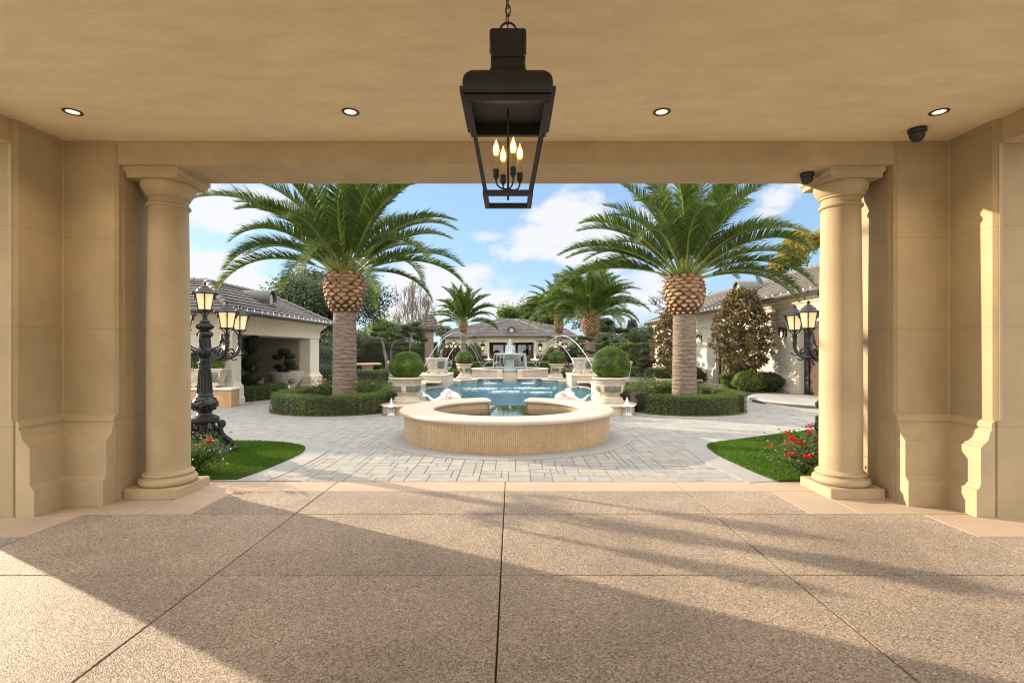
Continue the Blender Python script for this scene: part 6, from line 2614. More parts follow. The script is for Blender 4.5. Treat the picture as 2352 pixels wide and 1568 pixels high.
# wings
roof_slope(m, (-6.75, HY + 2.65, zE), (6.45, HY + 2.65, zE), (5.35, HY + 4.1, zM - .05), (-5.7, HY + 4.1, zM - .05), .26)
roof_slope(m, (-5.7, HY + 4.1, zM - .05), (5.35, HY + 4.1, zM - .05), (1.0, HY + 6.2, zT), (-1.2, HY + 6.2, zT), .26)
roof_slope(m, (6.45, HY + 2.65, zE), (6.45, HY + 9, zE), (5.35, HY + 8, zM - .05), (5.35, HY + 4.1, zM - .05), .26)
roof_slope(m, (5.35, HY + 4.1, zM - .05), (5.35, HY + 8, zM - .05), (1.0, HY + 6.2, zT), (1.0, HY + 6.2, zT), .26)
roof_slope(m, (-6.75, HY + 9, zE), (-6.75, HY + 2.65, zE), (-5.7, HY + 4.1, zM - .05), (-5.7, HY + 8, zM - .05), .26)
roof_slope(m, (-5.7, HY + 8, zM - .05), (-5.7, HY + 4.1, zM - .05), (-1.2, HY + 6.2, zT), (-1.2, HY + 6.2, zT), .26)
rf = m.build('roof', 'roof_slate', fh, uv=True)
for (a, b) in (((-3.45, HY - e, zE), (-2.4, HY + .9, zM)), ((3.4, HY - e, zE), (2.35, HY + .9, zM)), ((-2.4, HY + .9, zM), (-.4, HY + 3.6, zT - .2)), ((2.35, HY + .9, zM), (.35, HY + 3.6, zT - .2)), ((-1.2, HY + 6.2, zT), (1.0, HY + 6.2, zT)),
               ((-6.75, HY + 2.65, zE), (-5.7, HY + 4.1, zM - .05)), ((6.45, HY + 2.65, zE), (5.35, HY + 4.1, zM - .05)), ((-5.7, HY + 4.1, zM - .05), (-1.2, HY + 6.2, zT)), ((5.35, HY + 4.1, zM - .05), (1.0, HY + 6.2, zT))):
    m = MB()
    ridge(m, a, b, .07, .3)
    m.build('ridge_tiles', 'ridge_tile', rf)
m = MB()
eave_gutter(m, [(-3.45, HY + 2.6), (-3.45, HY - e - .03), (3.4, HY - e - .03), (3.4, HY + 2.6)], zE - .03, .05)
eave_gutter(m, [(-6.75, HY + 2.62), (-3.45, HY + 2.62)], zE - .03, .05)
eave_gutter(m, [(3.4, HY + 2.62), (6.45, HY + 2.62)], zE - .03, .05)
m.build('gutter', 'gutter', rf)
dormer(fh, (-.05, HY + .05, 2.95), (0, -1, 0), .62, .58, 1.0)
sconce((-2.62, HY, 1.78), R(0), 'wall lantern left of the far house doorway', 1.9)
sconce((2.52, HY, 1.78), R(0), 'wall lantern right of the far house doorway', 1.9)

# neighbour roofs beyond the garden
nb = thing('neighbour_house', (17, 62, 0), 'low neighbouring brick house with a pale grey roof beyond the right hedge', 'house')
m = MB()
m.box(12.0, 28.0, 60, 68, 0, 2.4)
m.build('wall', 'brick_red', nb)
m = MB()
m.add([(11.4, 59.4, 2.4), (28.6, 59.4, 2.4), (28.6, 68.6, 2.4), (11.4, 68.6, 2.4), (14, 64, 4.6), (26, 64, 4.6)], [(0, 1, 5, 4), (1, 2, 5), (2, 3, 4, 5), (3, 0, 4), (3, 2, 1, 0)])
m.build('roof', 'far_roof', nb)
nb2 = thing('neighbour_house', (-14.5, 27, 0), 'white stuccoed house glimpsed through the left pavilion', 'house')
m = MB()
m.box(-20.0, -13.4, 21.5, 31, 0, 3.2)
m.build('wall', 'stucco_cream', nb2)
m = MB()
m.box(-13.4, -13.36, 22.4, 23.5, .9, 2.5)
m.box(-13.4, -13.36, 25.0, 26.4, .9, 2.5)
m.build('window', 'dark_glass', nb2)

# basketball hoop board beyond the left hedge
t = thing('basketball_hoop', (wx(770, 42), 42, 0), 'clear basketball backboard with white frame showing over the left hedge', 'basketball hoop')
X, Y = wx((1340 + 391 / 2.614) * .57422, 42), 42
m = MB()
m.tube([(X, Y + .5, 0), (X, Y + .5, 2.3), (X, Y + .1, 2.6)], .06, 8)
m.build('post', 'white_paint', t)
m = MB()
for (a, b, c, d) in ((-.8, .8, 2.72, 2.78), (-.8, .8, 1.95, 2.0)):
    m.box(X + a, X + b, Y, Y + .04, c, d)
for a in (-.8, .74):
    m.box(X + a, X + a + .06, Y, Y + .04, 2.0, 2.72)
o = m.build('backboard_frame', 'white_paint', t)
m = MB()
m.quad((X - .74, Y + .02, 2.0), (X + .74, Y + .02, 2.0), (X + .74, Y + .02, 2.72), (X - .74, Y + .02, 2.72))
m.build('pane', 'clear_glass', o)

# ================================================================== LEFT: wall planter with a stone trough
wp = thing('garden_wall', (-9, 13.4, 0), 'low sandstone brick wall with a pale coping behind the left street lamp', 'garden wall')
m = MB()
m.box(-11.5, -7.32, 13.35, 13.75, 0, .44)
m.build('wall', 'sand_brick', wp, uv=True)
m = MB()
m.sweep([(-11.5, 13.35), (-11.5, 13.75), (-7.32, 13.75), (-7.32, 13.35)], [(0, .44)] + [(.05 * math.cos(a), .475 + .035 * math.sin(a)) for a in [-PI / 2 + PI * k / 6 for k in range(7)]] + [(0, .51)], closed=True, side=-1)
m.quad((-11.5, 13.35, .51), (-7.32, 13.35, .51), (-7.32, 13.75, .51), (-11.5, 13.75, .51))
m.build('coping', 'white_stone', wp)
t = thing('stone_trough', (-8.33, 13.54, .511), 'carved rectangular stone trough on the sandstone wall behind the left street lamp', 'planter')
m = MB()
m.add([(-.62, -.2, .10), (.62, -.2, .10), (.62, .2, .10), (-.62, .2, .10), (-.74, -.27, .60), (.74, -.27, .60), (.74, .27, .60), (-.74, .27, .60)], [(0, 1, 5, 4), (1, 2, 6, 5), (2, 3, 7, 6), (3, 0, 4, 7), (3, 2, 1, 0)])
m.box(-.78, .78, -.30, .30, .60, .66)
m.box(-.66, .66, -.22, .22, .07, .12)
m.build('trough', 'urn_stone', t, world=False)
m = MB()
for sx in (-.52, 0, .52):
    m.tube([(sx, -.16, .08), (sx, -.22, .05), (sx, -.18, 0)], [.07, .06, .05], 7)
m.build('foot', 'urn_stone', t, world=False)
for sx in (-.48, 0, .48):
    m = MB()
    m.add([(sx - .17, -.2235, .18), (sx + .17, -.2235, .18), (sx + .18, -.263, .52), (sx - .18, -.263, .52), (sx - .17, -.20, .18), (sx + .17, -.20, .18), (sx + .18, -.24, .52), (sx - .18, -.24, .52)], [(0, 1, 2, 3), (0, 4, 5, 1), (1, 5, 6, 2), (2, 6, 7, 3), (3, 7, 4, 0)])
    for k in range(10):
        a = 2 * PI * k / 10
        m.ellipsoid((sx + .09 * math.cos(a), -.243, .35 + .10 * math.sin(a)), (.03, .018, .035), 6, 5)
    m.ellipsoid((sx, -.243, .35), (.04, .02, .045), 7, 5)
    m.build('relief_panel', 'greenstone' if sx == .48 else 'planter_stone', t, world=False)
t['category'] = 'planter'
t.scale = (1, .7, .76)
t = thing('trough_shrub', (-8.33, 13.54, .96), 'dark clipped shrub growing in the carved stone trough', 'shrub')
m = MB()
clip_ball(m, (0, 0, .20), (.72, .24, .32), 5000, .04, .6, .88, .05)
m.build('foliage', ['hedge_leaf', 'twig_dark'], t, world=False)

# ================================================================== HEDGES AROUND
HG = 'clipped box hedges'


def hedge(path, w, z0, z1, dens, size, label, mat='hedge_leaf', closed=False, name='box_hedge', rough=.03, group=HG):
    h = hedge_strip(path, w, z0, z1, dens, size, closed=closed, rough=rough)
    return tag(h.build(name, [mat, 'twig_dark']), label, 'hedge', group)


hedge(smooth_path([(-7.9, 14.72), (-7.55, 15.3), (-7.32, 15.9), (-7.55, 16.5), (-8.1, 16.6)], 5), .50, 0, .42, 1200, .036, 'low box hedge between the sandstone wall and the left pavilion opening')
hedge([(-6.9, 21.0), (-5.2, 21.3), (-4.6, 21.4)], .55, 0, .62, 800, .045, 'dark box hedge beyond the left pavilion pier, behind the left palm', 'hedge_dark')
hedge(smooth_path([(-8.6, 24.6), (-7.0, 24.8), (-6.4, 25.2), (-6.4, 26.4)], 5), .6, 0, .52, 700, .05, 'low box hedge beside the far left pagoda lantern')
hedge(smooth_path([(-6.6, 27.4), (-5.9, 27.2), (-5.0, 27.5), (-4.4, 28.2)], 5), .6, 0, .50, 600, .05, 'rounded low hedge in front of the tall left hedge', 'hedge_gold' if False else 'hedge_leaf')
hedge([(-2.85, 23.3), (-2.05, 23.3)], .6, .2, .60, 900, .045, 'square box hedge beside the far left urn')
hedge([(2.00, 23.3), (2.75, 23.3)], .6, .2, .58, 900, .045, 'square golden privet hedge beside the far right urn', 'hedge_gold')
hedge([(-2.7, 34.0), (-.95, 34.0)], .6, .0, .70, 500, .06, 'low hedge before the far house, left of the fountain')
hedge([(.85, 34.0), (2.5, 34.0)], .6, .0, .70, 500, .06, 'low hedge before the far house, right of the fountain')
hedge(smooth_path([(5.6, 26.4), (6.6, 26.0), (7.4, 24.9), (7.9, 23.9), (8.4, 23.3)], 5), .7, 0, .62, 700, .045, 'low hedge curving along the drive before the right house')
hedge([(-17, 33.5), (-11, 33.3), (-4.9, 33.2)], .9, 0, 1.98, 260, .09, 'tall dark clipped hedge across the back of the left garden', 'hedge_dark', name='tall_hedge', rough=.06, group='tall boundary hedges')
hedge([(4.6, 35.0), (8, 35), (13, 35.2)], .9, 0, 1.95, 260, .09, 'tall clipped hedge across the back of the right garden', 'hedge_leaf', name='tall_hedge', rough=.06, group='tall boundary hedges')
m = MB()
m.sweep(smooth_path([(5.1, 25.9), (6.3, 25.5), (7.0, 24.5), (7.45, 23.5), (8.0, 22.8)], 5), [(.09, 0), (.09, .13), (-.09, .13), (-.09, 0)])
struct(m.build('drive_kerb', 'grey_concrete'))
t = thing('garden_bench', (7.0, 21.9, 0), 'low pink stone bench on the drive behind the right palm', 'bench')
m = MB()
m.cbox(6.2, 8.1, 21.7, 22.15, .17, .25, .02)
m.build('seat', 'pink_stone', t)
m = MB()
m.box(6.4, 6.6, 21.78, 22.08, 0, .168)
m.box(7.7, 7.9, 21.78, 22.08, 0, .168)
m.build('foot', 'pink_stone', t)


def shrub(loc, r, n, size, mat, label, name='shrub', cat='shrub', group=None, noise=.06, core=.85):
    t = thing(name, loc, label, cat, group)
    m = MB()
    clip_ball(m, (0, 0, r[2] * .9), r, n, size, .6, core, noise)
    m.build('foliage', [mat, 'twig_dark'], t, world=False)
    return t


SB = 'round maroon shrubs before the far house'
for k, (zx, zy, rr_) in enumerate(((590, 825, .60), (665, 828, .62), (772, 832, .60), (1210, 838, .58), (1318, 832, .66), (1378, 826, .60))):
    X = wx((1700 + zx / 2.851) * .57422, 38.5)
    shrub((X, 38.5, .0), (rr_, rr_, .62), 1500, .07, 'maroon_leaf', ('leftmost', 'second', 'third', 'fourth', 'fifth', 'rightmost')[k] + ' from the left of six round maroon shrubs before the far house', 'round_shrub', 'shrub', SB)
shrub((wx((1700 + 555 / 2.851) * .57422, 41), 41, .75), (.72, .72, .72), 2200, .07, 'boxwood', 'green ball topiary by the left end of the far house front', 'ball_topiary', 'topiary')
shrub((wx((1700 + 1445 / 2.851) * .57422, 41), 41, .55), (.65, .65, .65), 1800, .07, 'hedge_leaf', 'green ball topiary by the right end of the far house front', 'ball_topiary', 'topiary')
shrub((wx(1030, 40), 40, .35), (.9, .8, .95), 2200, .10, 'maroon_leaf', 'loose red leaved maple shrub left of the far left street lamp', 'maple_shrub', 'shrub', noise=.14, core=.6)
shrub((wx(1312, 40), 40, .2), (.85, .8, .85), 1800, .10, 'maroon_leaf', 'loose red leaved maple shrub right of the far right street lamp', 'maple_shrub', 'shrub', noise=.14, core=.6)

# shrubs under the near magnolia
shrub((7.75, 16.75, .13), (.55, .50, .37), 3200, .055, 'hedge_leaf', 'leafy evergreen shrub nearest the brown door', 'leafy_shrub', 'shrub', 'leafy shrubs in the kerbed bed', .10)
shrub((7.85, 17.9, .13), (.60, .55, .38), 3000, .055, 'hedge_leaf', 'leafy evergreen shrub under the near magnolia', 'leafy_shrub', 'shrub', 'leafy shrubs in the kerbed bed', .10)
shrub((8.4, 16.9, .13), (.5, .5, .36), 2200, .055, 'hedge_dark', 'leafy evergreen shrub against the wall under the near magnolia', 'leafy_shrub', 'shrub', 'leafy shrubs in the kerbed bed', .10)
shrub((7.9, 22.2, 0), (.55, .5, .42), 2000, .06, 'hedge_dark', 'rounded dark shrub between the right palm trunk and the glass door', 'round_shrub', 'shrub')

# ================================================================== MAGNOLIAS


def magnolia(loc, h, w, label, n, seed):
    t = thing('magnolia_tree', loc, label, 'tree', 'bronze leaved magnolia trees')
    segs = []
    rr = random.Random(seed)
    m = MB()
    m.tube([(0, 0, 0), (.03, .0, .5), (.0, .03, h * .6), (0, 0, h * .93)], [.085, .07, .045, .012], 9)
    cs, rs = [], []
    for k in range(n):
        u = rr.uniform(.20, 1.0)
        prof = math.sin(PI * min(1, max(0, (u - .13) / .90)) ** .82) ** .65
        a = rr.uniform(0, 2 * PI)
        q = rr.uniform(.35, 1.0) ** .6 * prof * w * rr.choice((1, 1, 1.1, .9))
        p = Vector((q * math.cos(a), q * math.sin(a), u * h + rr.uniform(-.05, .05)))
        z0 = max(.35, p.z - q * .7 - .1)
        if k % 2 == 0:
            m.tube([(0, 0, z0), (p.x * .55, p.y * .55, (z0 + p.z) / 2 + .03), p[:]], [.025, .014, .006], 5, cap=False)
        cs.append(p[:])
        rs.append(rr.uniform(.11, .20))
    m.build('trunk', 'bark_brown', t, world=False)
    c = MB()
    C_ = np.array(cs)
    n_each = 17
    cc = np.repeat(C_, n_each, axis=0)
    d = rng.normal(size=cc.shape)
    d /= np.linalg.norm(d, axis=1, keepdims=True)
    out = cc * np.array((1, 1, 0))
    out /= np.linalg.norm(out, axis=1, keepdims=True) + .05
    d = d + out * .5 + np.array((0, 0, .25))
    d /= np.linalg.norm(d, axis=1, keepdims=True)
    rad = np.repeat(np.array(rs), n_each)[:, None]
    P = cc + d * rad * rng.uniform(.4, 1, (len(cc), 1))
    Nn = np.cross(d, rng.normal(size=d.shape)) + .5 * d
    c.leaves(P, Nn, rng.uniform(.10, .17, len(P)), .42, 0, tang=d, fold=.06)
    c.build('crown', 'magnolia_leaf', t, world=False)
    return t


magnolia((7.82, 17.4, .13), 3.40, .98, 'bronze leaved magnolia tree against the right house wall', 430, 3)
magnolia((6.9, 22.0, .0), 3.25, .86, 'bronze leaved magnolia tree partly behind the right palm trunk', 330, 4)

# ================================================================== SPIRAL TOPIARY, CLOUD PRUNED TREES


def spiral(loc, h, w, label):
    t = thing('spiral_topiary', loc, label, 'topiary')
    m = MB()
    m.tube([(0, 0, 0), (.02, 0, h * .5), (0, 0, h * .9)], [.05, .035, .02], 8)
    m.build('trunk', 'bark_brown', t, world=False)
    m = MB()
    for k in range(26):
        u = k / 25
        a = u * 2 * PI * 2.6 + 1.2
        z = h * (.14 + .76 * u)
        q = w * (.58 - .42 * u)
        r = w * (.56 - .16 * u)
        clip_ball(m, (q * math.cos(a), q * math.sin(a), z), (r, r, .17), 420, .035, .55, .88, .05, seg=12)
    clip_ball(m, (0, 0, h * .90), (w * .52, w * .52, .26), 1400, .035, .55, .9, .04)
    m.build('foliage', ['topiary_dark', 'twig_dark'], t, world=False)
    return t


spiral((-7.98, 15.75, 0), 1.97, .40, 'dark spiral cut topiary behind the low hedge by the left pavilion')


def cloud_tree(loc, pads, label, mat='pine_needle', trunk=((0, 0, 0), (.05, 0, .5), (-.05, 0, 1.0)), tr=.06, n=500, size=.05, group=None, name='cloud_pruned_tree', bark='branch_grey', asp=.22):
    t = thing(name, loc, label, 'tree', group)
    m = MB()
    tp = smooth_path(trunk, 4)
    m.tube(tp, [tr * (1 - .55 * i / len(tp)) for i in range(len(tp))], 8)
    for (x, y, z, r) in pads:
        best = min(tp, key=lambda q: (q[0] - x) ** 2 + (q[1] - y) ** 2 + (q[2] - z + .25) ** 2 * 1.6 + (5 if q[2] > z else 0))
        mid = ((best[0] + x) / 2 + .04, (best[1] + y) / 2, (best[2] + z) / 2 - .10)
        m.tube(smooth_path([best, mid, (x, y, z - r * .2)], 4), [tr * .45 * (1 - .06 * i) for i in range(9)], 6, cap=False)
    m.build('trunk', bark, t, world=False)
    for (x, y, z, r) in pads:
        m = MB()
        m.ellipsoid((x, y, z), (r * .85, r * .85, r * .48), 14, 8, .05, 1)
        P, Nn = on_ellipsoid(n, (x, y, z), (r, r, r * .62), .25, .06, -.55)
        tg = Nn + np.array((0, 0, .5))
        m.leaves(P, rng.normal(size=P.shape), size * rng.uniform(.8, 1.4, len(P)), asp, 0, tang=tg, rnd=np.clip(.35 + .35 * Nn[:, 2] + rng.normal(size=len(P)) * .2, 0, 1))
        m.build('pad', [mat, 'twig_dark'], t, world=False)
    return t


def zp(px, py, Y, ox, oy, sc, base):
    """point of a crop pixel at depth Y relative to a base"""
    P_ = ((ox + px / sc) * .57422, (oy + py / sc) * .57422)
    return (wx(P_[0], Y) - base[0], wz(P_[1], Y) - base[2])


def niwaki(Y, basepx, pads, label, trunkpx, crop, tr=.06, n=420, size=.07, mat='pine_needle', depthj=.35, bz=0.0, bark='branch_grey', name='cloud_pruned_tree', group='cloud pruned garden trees'):
    ox, oy, sc = crop
    bx_ = wx((ox + basepx / sc) * .57422, Y)
    base = (bx_, Y, bz)
    rr = random.Random(int(Y * 10 + basepx))
    pd = []
    for (px, py, r) in pads:
        x, z = zp(px, py, Y, ox, oy, sc, base)
        pd.append((x, rr.uniform(-depthj, depthj), z, r / sc * .57422 / F * Y))
    tk = [(0, 0, 0)]
    for (px, py) in trunkpx:
        x, z = zp(px, py, Y, ox, oy, sc, base)
        tk.append((x, rr.uniform(-.06, .06), z))
    return cloud_tree(base, pd, label, mat, tk, tr, n, size, group, name, bark)


C2 = (1340, 1100, 2.614)
niwaki(27, 555, [(450, 565, 58), (388, 620, 46), (512, 632, 44), (500, 560, 34)], 'cloud pruned pine with a leaning trunk, leftmost in the left garden', [(540, 890), (515, 800), (500, 700), (470, 650)], C2, .10)
niwaki(28, 580, [(675, 645, 50), (608, 622, 40), (640, 770, 40), (700, 770, 46)], 'short cloud pruned pine in the middle of the left garden', [(590, 800), (610, 720), (660, 690)], C2, .08)
niwaki(26, 790, [(735, 545, 46), (840, 512, 48), (780, 572, 42), (872, 568, 60), (920, 675, 50), (830, 648, 44), (845, 772, 56), (735, 775, 50), (850, 740, 44)], 'broad cloud pruned pine just left of the bare palm stump', [(790, 840), (788, 740), (800, 670), (800, 620)], C2, .09)
C4 = (2100, 1050, 2.613)
niwaki(27, 935, [(880, 630, 52), (850, 697, 60), (995, 712, 62), (1075, 765, 46), (832, 792, 42), (842, 842, 42), (930, 822, 34), (1060, 712, 40)], 'broad cloud pruned pine behind the near right boxwood ball', [(940, 900), (930, 820), (945, 770), (940, 730)], C4, .08)
niwaki(26, 1060, [(1098, 862, 42), (1030, 890, 56), (1075, 770, 36)], 'small cloud pruned tree with a crooked pale trunk, right of the near right boxwood ball', [(1075, 980), (1090, 920), (1080, 850)], C4, .06, mat='hedge_leaf')
niwaki(24.5, 1258, [(1250, 935, 62), (1215, 1015, 48), (1312, 1030, 56), (1200, 1065, 50), (1295, 1075, 52), (1240, 1090, 44)], 'layered russet topped topiary before the right hedge', [(1258, 1060), (1258, 980)], C4, .05, mat='hedge_brown', name='layered_topiary', size=.06)
niwaki(20.1, 600, [(580, 785, 40), (640, 790, 36), (688, 802, 44), (490, 895, 40), (528, 942, 28), (590, 950, 46), (645, 925, 30), (695, 940, 34)], 'flat layered bonsai pine growing in the right hexagonal planter', [(605, 960), (615, 900), (640, 850), (630, 810)], C4, .03, n=500, size=.045, bz=1.15, depthj=.15, name='bonsai_pine', group=None)
# urn planter with a dark cloud tree by the pavilion end
t = thing('urn_planter', (-8.05, 18.3, 0), 'tall round stone planter inside the left pavilion opening', 'planter')
m = MB()
m.lathe([(.0, 0), (.32, 0), (.34, .06), (.26, .12), (.30, .2), (.50, .45), (.56, .60), (.58, .66), (.60, .70), (.55, .72), (.0, .68)], 32)
m.build('bowl', 'planter_stone', t, world=False)
m = MB()
for k in range(4):
    a = PI / 4 + k * PI / 2
    m.ellipsoid((.43 * math.cos(a), .43 * math.sin(a), .42), (.13, .13, .12), 10, 8)
m.build('relief_panel', 'greenstone', t, world=False)
C6 = (700, 1050, 1.65)
niwaki(18.3, 735, [(710, 590, 44), (672, 625, 36), (755, 620, 40), (785, 690, 36), (675, 690, 34), (715, 720, 40), (760, 665, 40)], 'dark cloud pruned tree in the round planter by the left pavilion pier', [(735, 720), (730, 660), (725, 610)], C6, .045, n=700, size=.04, mat='topiary_dark', bz=.68, depthj=.15, bark='bark_brown', group=None)

# green seen through and beyond the pavilion
shrub((-11.4, 19.5, .0), (1.3, 1.6, 1.45), 4200, .11, 'olive_leaf', 'loose olive shrub seen through the left pavilion', 'olive_shrub', 'shrub', noise=.16, core=.6)
shrub((-11.6, 22.6, .0), (1.0, 1.2, .95), 2600, .10, 'hedge_leaf', 'rounded green shrub seen through the far corner of the left pavilion', 'round_shrub', 'shrub', noise=.12, core=.7)
shrub((-8.3, 22.6, .0), (.75, .7, .55), 2200, .07, 'blue_leaf', 'blue green juniper shrub beyond the left pavilion pier', 'juniper_shrub', 'shrub', noise=.14, core=.7)
shrub((-8.9, 24.8, .0), (.95, .9, 1.05), 2800, .08, 'blue_leaf', 'taller blue green juniper beyond the left pavilion pier', 'juniper_shrub', 'shrub', noise=.14, core=.7)
shrub((-7.3, 22.2, .0), (.62, .6, .32), 1600, .06, 'hedge_leaf', 'low bright green shrub behind the dark hedge by the pavilion pier', 'round_shrub', 'shrub', noise=.1)
shrub((-9.2, 28.5, 1.1), (1.1, 1.0, .95), 2400, .09, 'olive_leaf', 'rounded grey green tree top right of the left pavilion wall lantern', 'olive_shrub', 'shrub', noise=.1, core=.7)

# pink stone garden furniture in the left garden
tb = thing('stone_table', (wx((1340 + 340 / 2.614) * .57422, 28.5), 28.5, 0), 'pale stone garden table before the tall left hedge', 'table')
m = MB()
m.lathe([(0, .66), (.72, .66), (.76, .69), (.76, .73), (.70, .76), (0, .76)], 24, sharp=40)
m.build('tabletop', 'pink_stone', tb, world=False)
m = MB()
m.lathe([(.40, 0), (.42, .08), (.30, .2), (.26, .4), (.36, .659)], 20)
m.build('pedestal', 'pink_stone', tb, world=False)
for k, (dx, lab) in enumerate(((-1.35, 'carved pink stone chair left of the pale stone table'), )):
    t = thing('stone_chair', (tb.location.x + dx, 28.3, 0), lab, 'chair')
    m = MB()
    m.cbox(-.32, .32, -.30, .30, .36, .44, .02)
    m.build('seat', 'pink_stone', t, world=False)
    m = MB()
    m.add([(-.34, -.28, .44), (-.26, -.28, .44), (-.40, -.26, 1.05), (-.48, -.26, .98), (-.34, .28, .44), (-.26, .28, .44), (-.40, .26, 1.05), (-.48, .26, .98)], [(0, 1, 2, 3), (4, 7, 6, 5), (0, 3, 7, 4), (1, 5, 6, 2), (3, 2, 6, 7)])
    m.build('backrest', 'pink_stone', t, world=False)
    for sx in (-.24, .24):
        for sy in (-.22, .22):
            m = MB()
            m.box(sx - .06, sx + .06, sy - .06, sy + .06, 0, .358)
            m.build('leg', 'pink_stone', t, world=False)
t = thing('stone_stool', (tb.location.x - .65, 27.6, 0), 'small carved stone stool in front of the pale stone table', 'stool')
m = MB()
m.lathe([(.22, 0), (.24, .05), (.18, .15), (.18, .32), (.26, .40), (.26, .45), (0, .45)], 16)
m.build('body', 'pink_stone', t, world=False)

# ================================================================== ROSES


def rose_bush(loc, label, h, w, nst, leaf_n, flowers, petal, seed, group, fsize=.045, stemr=.004, lean=(0, 0)):
    t = thing('rose_bush', loc, label, 'rose bush', group)
    rr = random.Random(seed)
    st = MB()
    tips, pts_all = [], []
    for k in range(nst):
        a = rr.uniform(0, 2 * PI)
        q = rr.uniform(.25, 1.0) * w
        hh = h * rr.uniform(.45, 1.0)
        p = smooth_path([(0, 0, 0), (q * .35 * math.cos(a), q * .35 * math.sin(a), hh * .55), (q * .8 * math.cos(a) + lean[0] * .6, q * .8 * math.sin(a) + lean[1] * .6, hh * .9), (q * math.cos(a) + lean[0], q * math.sin(a) + lean[1], hh)], 4)
        st.tube(p, [stemr * (1.3 - .07 * i) for i in range(len(p))], 5, cap=False)
        tips.append(Vector(p[-1]))
        pts_all += p[3:]
    st.build('stems', 'twig_dark', t, world=False)
    C_ = np.array(pts_all)
    cc = C_[rng.integers(0, len(C_), leaf_n)]
    P = cc + rng.normal(size=(leaf_n, 3)) * np.array((.07, .07, .05))
    P[:, 2] = np.maximum(P[:, 2], .02)
    m = MB()
    m.leaves(P, rng.normal(size=P.shape) * .6 + np.array((0, 0, .8)), rng.uniform(.028, .05, leaf_n), .6, fold=.08)
    m.build('leaves', 'rose_leaf', t, world=False)
    for k in range(flowers):
        p = tips[k % len(tips)] + Vector((rr.gauss(0, .05), rr.gauss(0, .05), rr.uniform(-.06, .04))) * (1 if k >= len(tips) else .2)
        m = MB()
        n = 3
        for ring in range(3):
            for j in range(5 if ring else 4):
                a = 2 * PI * (j + .3 * ring) / (5 if ring else 4) + rr.uniform(-.2, .2)
                tl = R((75, 48, 18)[ring] + rr.uniform(-10, 10))
                d = Vector((math.cos(a) * math.cos(tl), math.sin(a) * math.cos(tl), math.sin(tl)))
                sd = Vector((-math.sin(a), math.cos(a), 0))
                L = fsize * (.6, .85, 1.0)[ring]
                c = p
                m.add([(c + sd * L * .12)[:], (c + d * L * .6 + sd * L * .48)[:], (c + d * L + sd * L * .15 + Vector((0, 0, L * .1)))[:], (c + d * L - sd * L * .15 + Vector((0, 0, L * .1)))[:], (c + d * L * .6 - sd * L * .48)[:], (c - sd * L * .12)[:]], [(0, 1, 2, 3, 4, 5)], False, 0, np.array([rr.random()]))
        m.build('flower', petal if not isinstance(petal, (list, tuple)) else petal[k % len(petal)], t, world=False)
    return t


RG = 'red flowering rose bushes on the lawns'
rose_bush((3.48, 6.10, .012), 'red flowering rose bush in front of the right lawn, beside the right column', .50, .58, 24, 1700, 16, ('red_petal', 'red_petal', 'pink_petal'), 4, RG, .06, .004, (.0, 0))
rose_bush((3.95, 6.55, .012), 'red rose bush farther back, partly behind the right column', .46, .45, 18, 1200, 12, ('red_petal', 'pink_petal'), 7, RG, .058)
rose_bush((-3.85, 6.22, .012), 'leafy rose bush with few red flowers beside the left column', .40, .34, 22, 1500, 2, ('red_petal',), 5, RG, .055)
RY = 'yellow flowering roses in the palm beds'
for k, (x, y, h, nf, lab) in enumerate(((-5.15, 13.6, .78, 2, 'yellow rose bush at the outer end of the left palm bed'), (-3.75, 12.9, .72, 2, 'yellow rose bush between the left palm and the left urn'), (-4.0, 14.6, .80, 2, 'yellow rose bush behind the left palm trunk'),
                                        (3.45, 13.3, .70, 3, 'yellow rose bush nearest the right urn'), (3.85, 14.4, .82, 3, 'yellow rose bush just left of the right palm trunk'), (5.0, 14.0, .62, 2, 'yellow rose bush right of the right palm trunk'))):
    rose_bush((x, y, .03), lab, h, .42, 16, 1100, nf, 'yellow_petal', 20 + k, RY, .055)

# ================================================================== BACKGROUND TREES


def leafy_tree(loc, h, spread, label, mat, seed, n_each=36, lsize=.16, trunk_r=.22, first=.28, depth=3, bark='branch_dark', kids=3, clump=.55, up=.15, name='leafy_tree', group='trees beyond the gardens', sp=.62, squash=.75, asp=.5):
    t = thing(name, loc, label, 'tree', group)
    segs, tips = branches((0, 0, 0), (0, 0, 1), h * first, trunk_r, depth, sp, kids, .74, 0, up, seed)
    T = np.array([p[:] for p in tips])
    S_ = spread - clump * .8
    fz = (h - clump * .6) / T[:, 2].max()
    fp = S_ / np.maximum(T[:, :2].max(0), .1)
    fn = S_ / np.maximum(-T[:, :2].min(0), .1)
    for pts, rad, k in segs:
        for p in pts:
            p.x *= fp[0] if p.x > 0 else fn[0]
            p.y *= fp[1] if p.y > 0 else fn[1]
            p.z *= fz
    T[:, :2] = T[:, :2] * np.where(T[:, :2] > 0, fp, fn)
    T[:, 2] *= fz
    limbs_mesh(segs, .012).build('trunk', bark, t, world=False)
    m = MB()
    leaf_cloud(m, T, clump * rng.uniform(.6, 1.25, len(T)), n_each, lsize, asp, squash=squash)
    m.build('crown', mat, t, world=False)
    return t


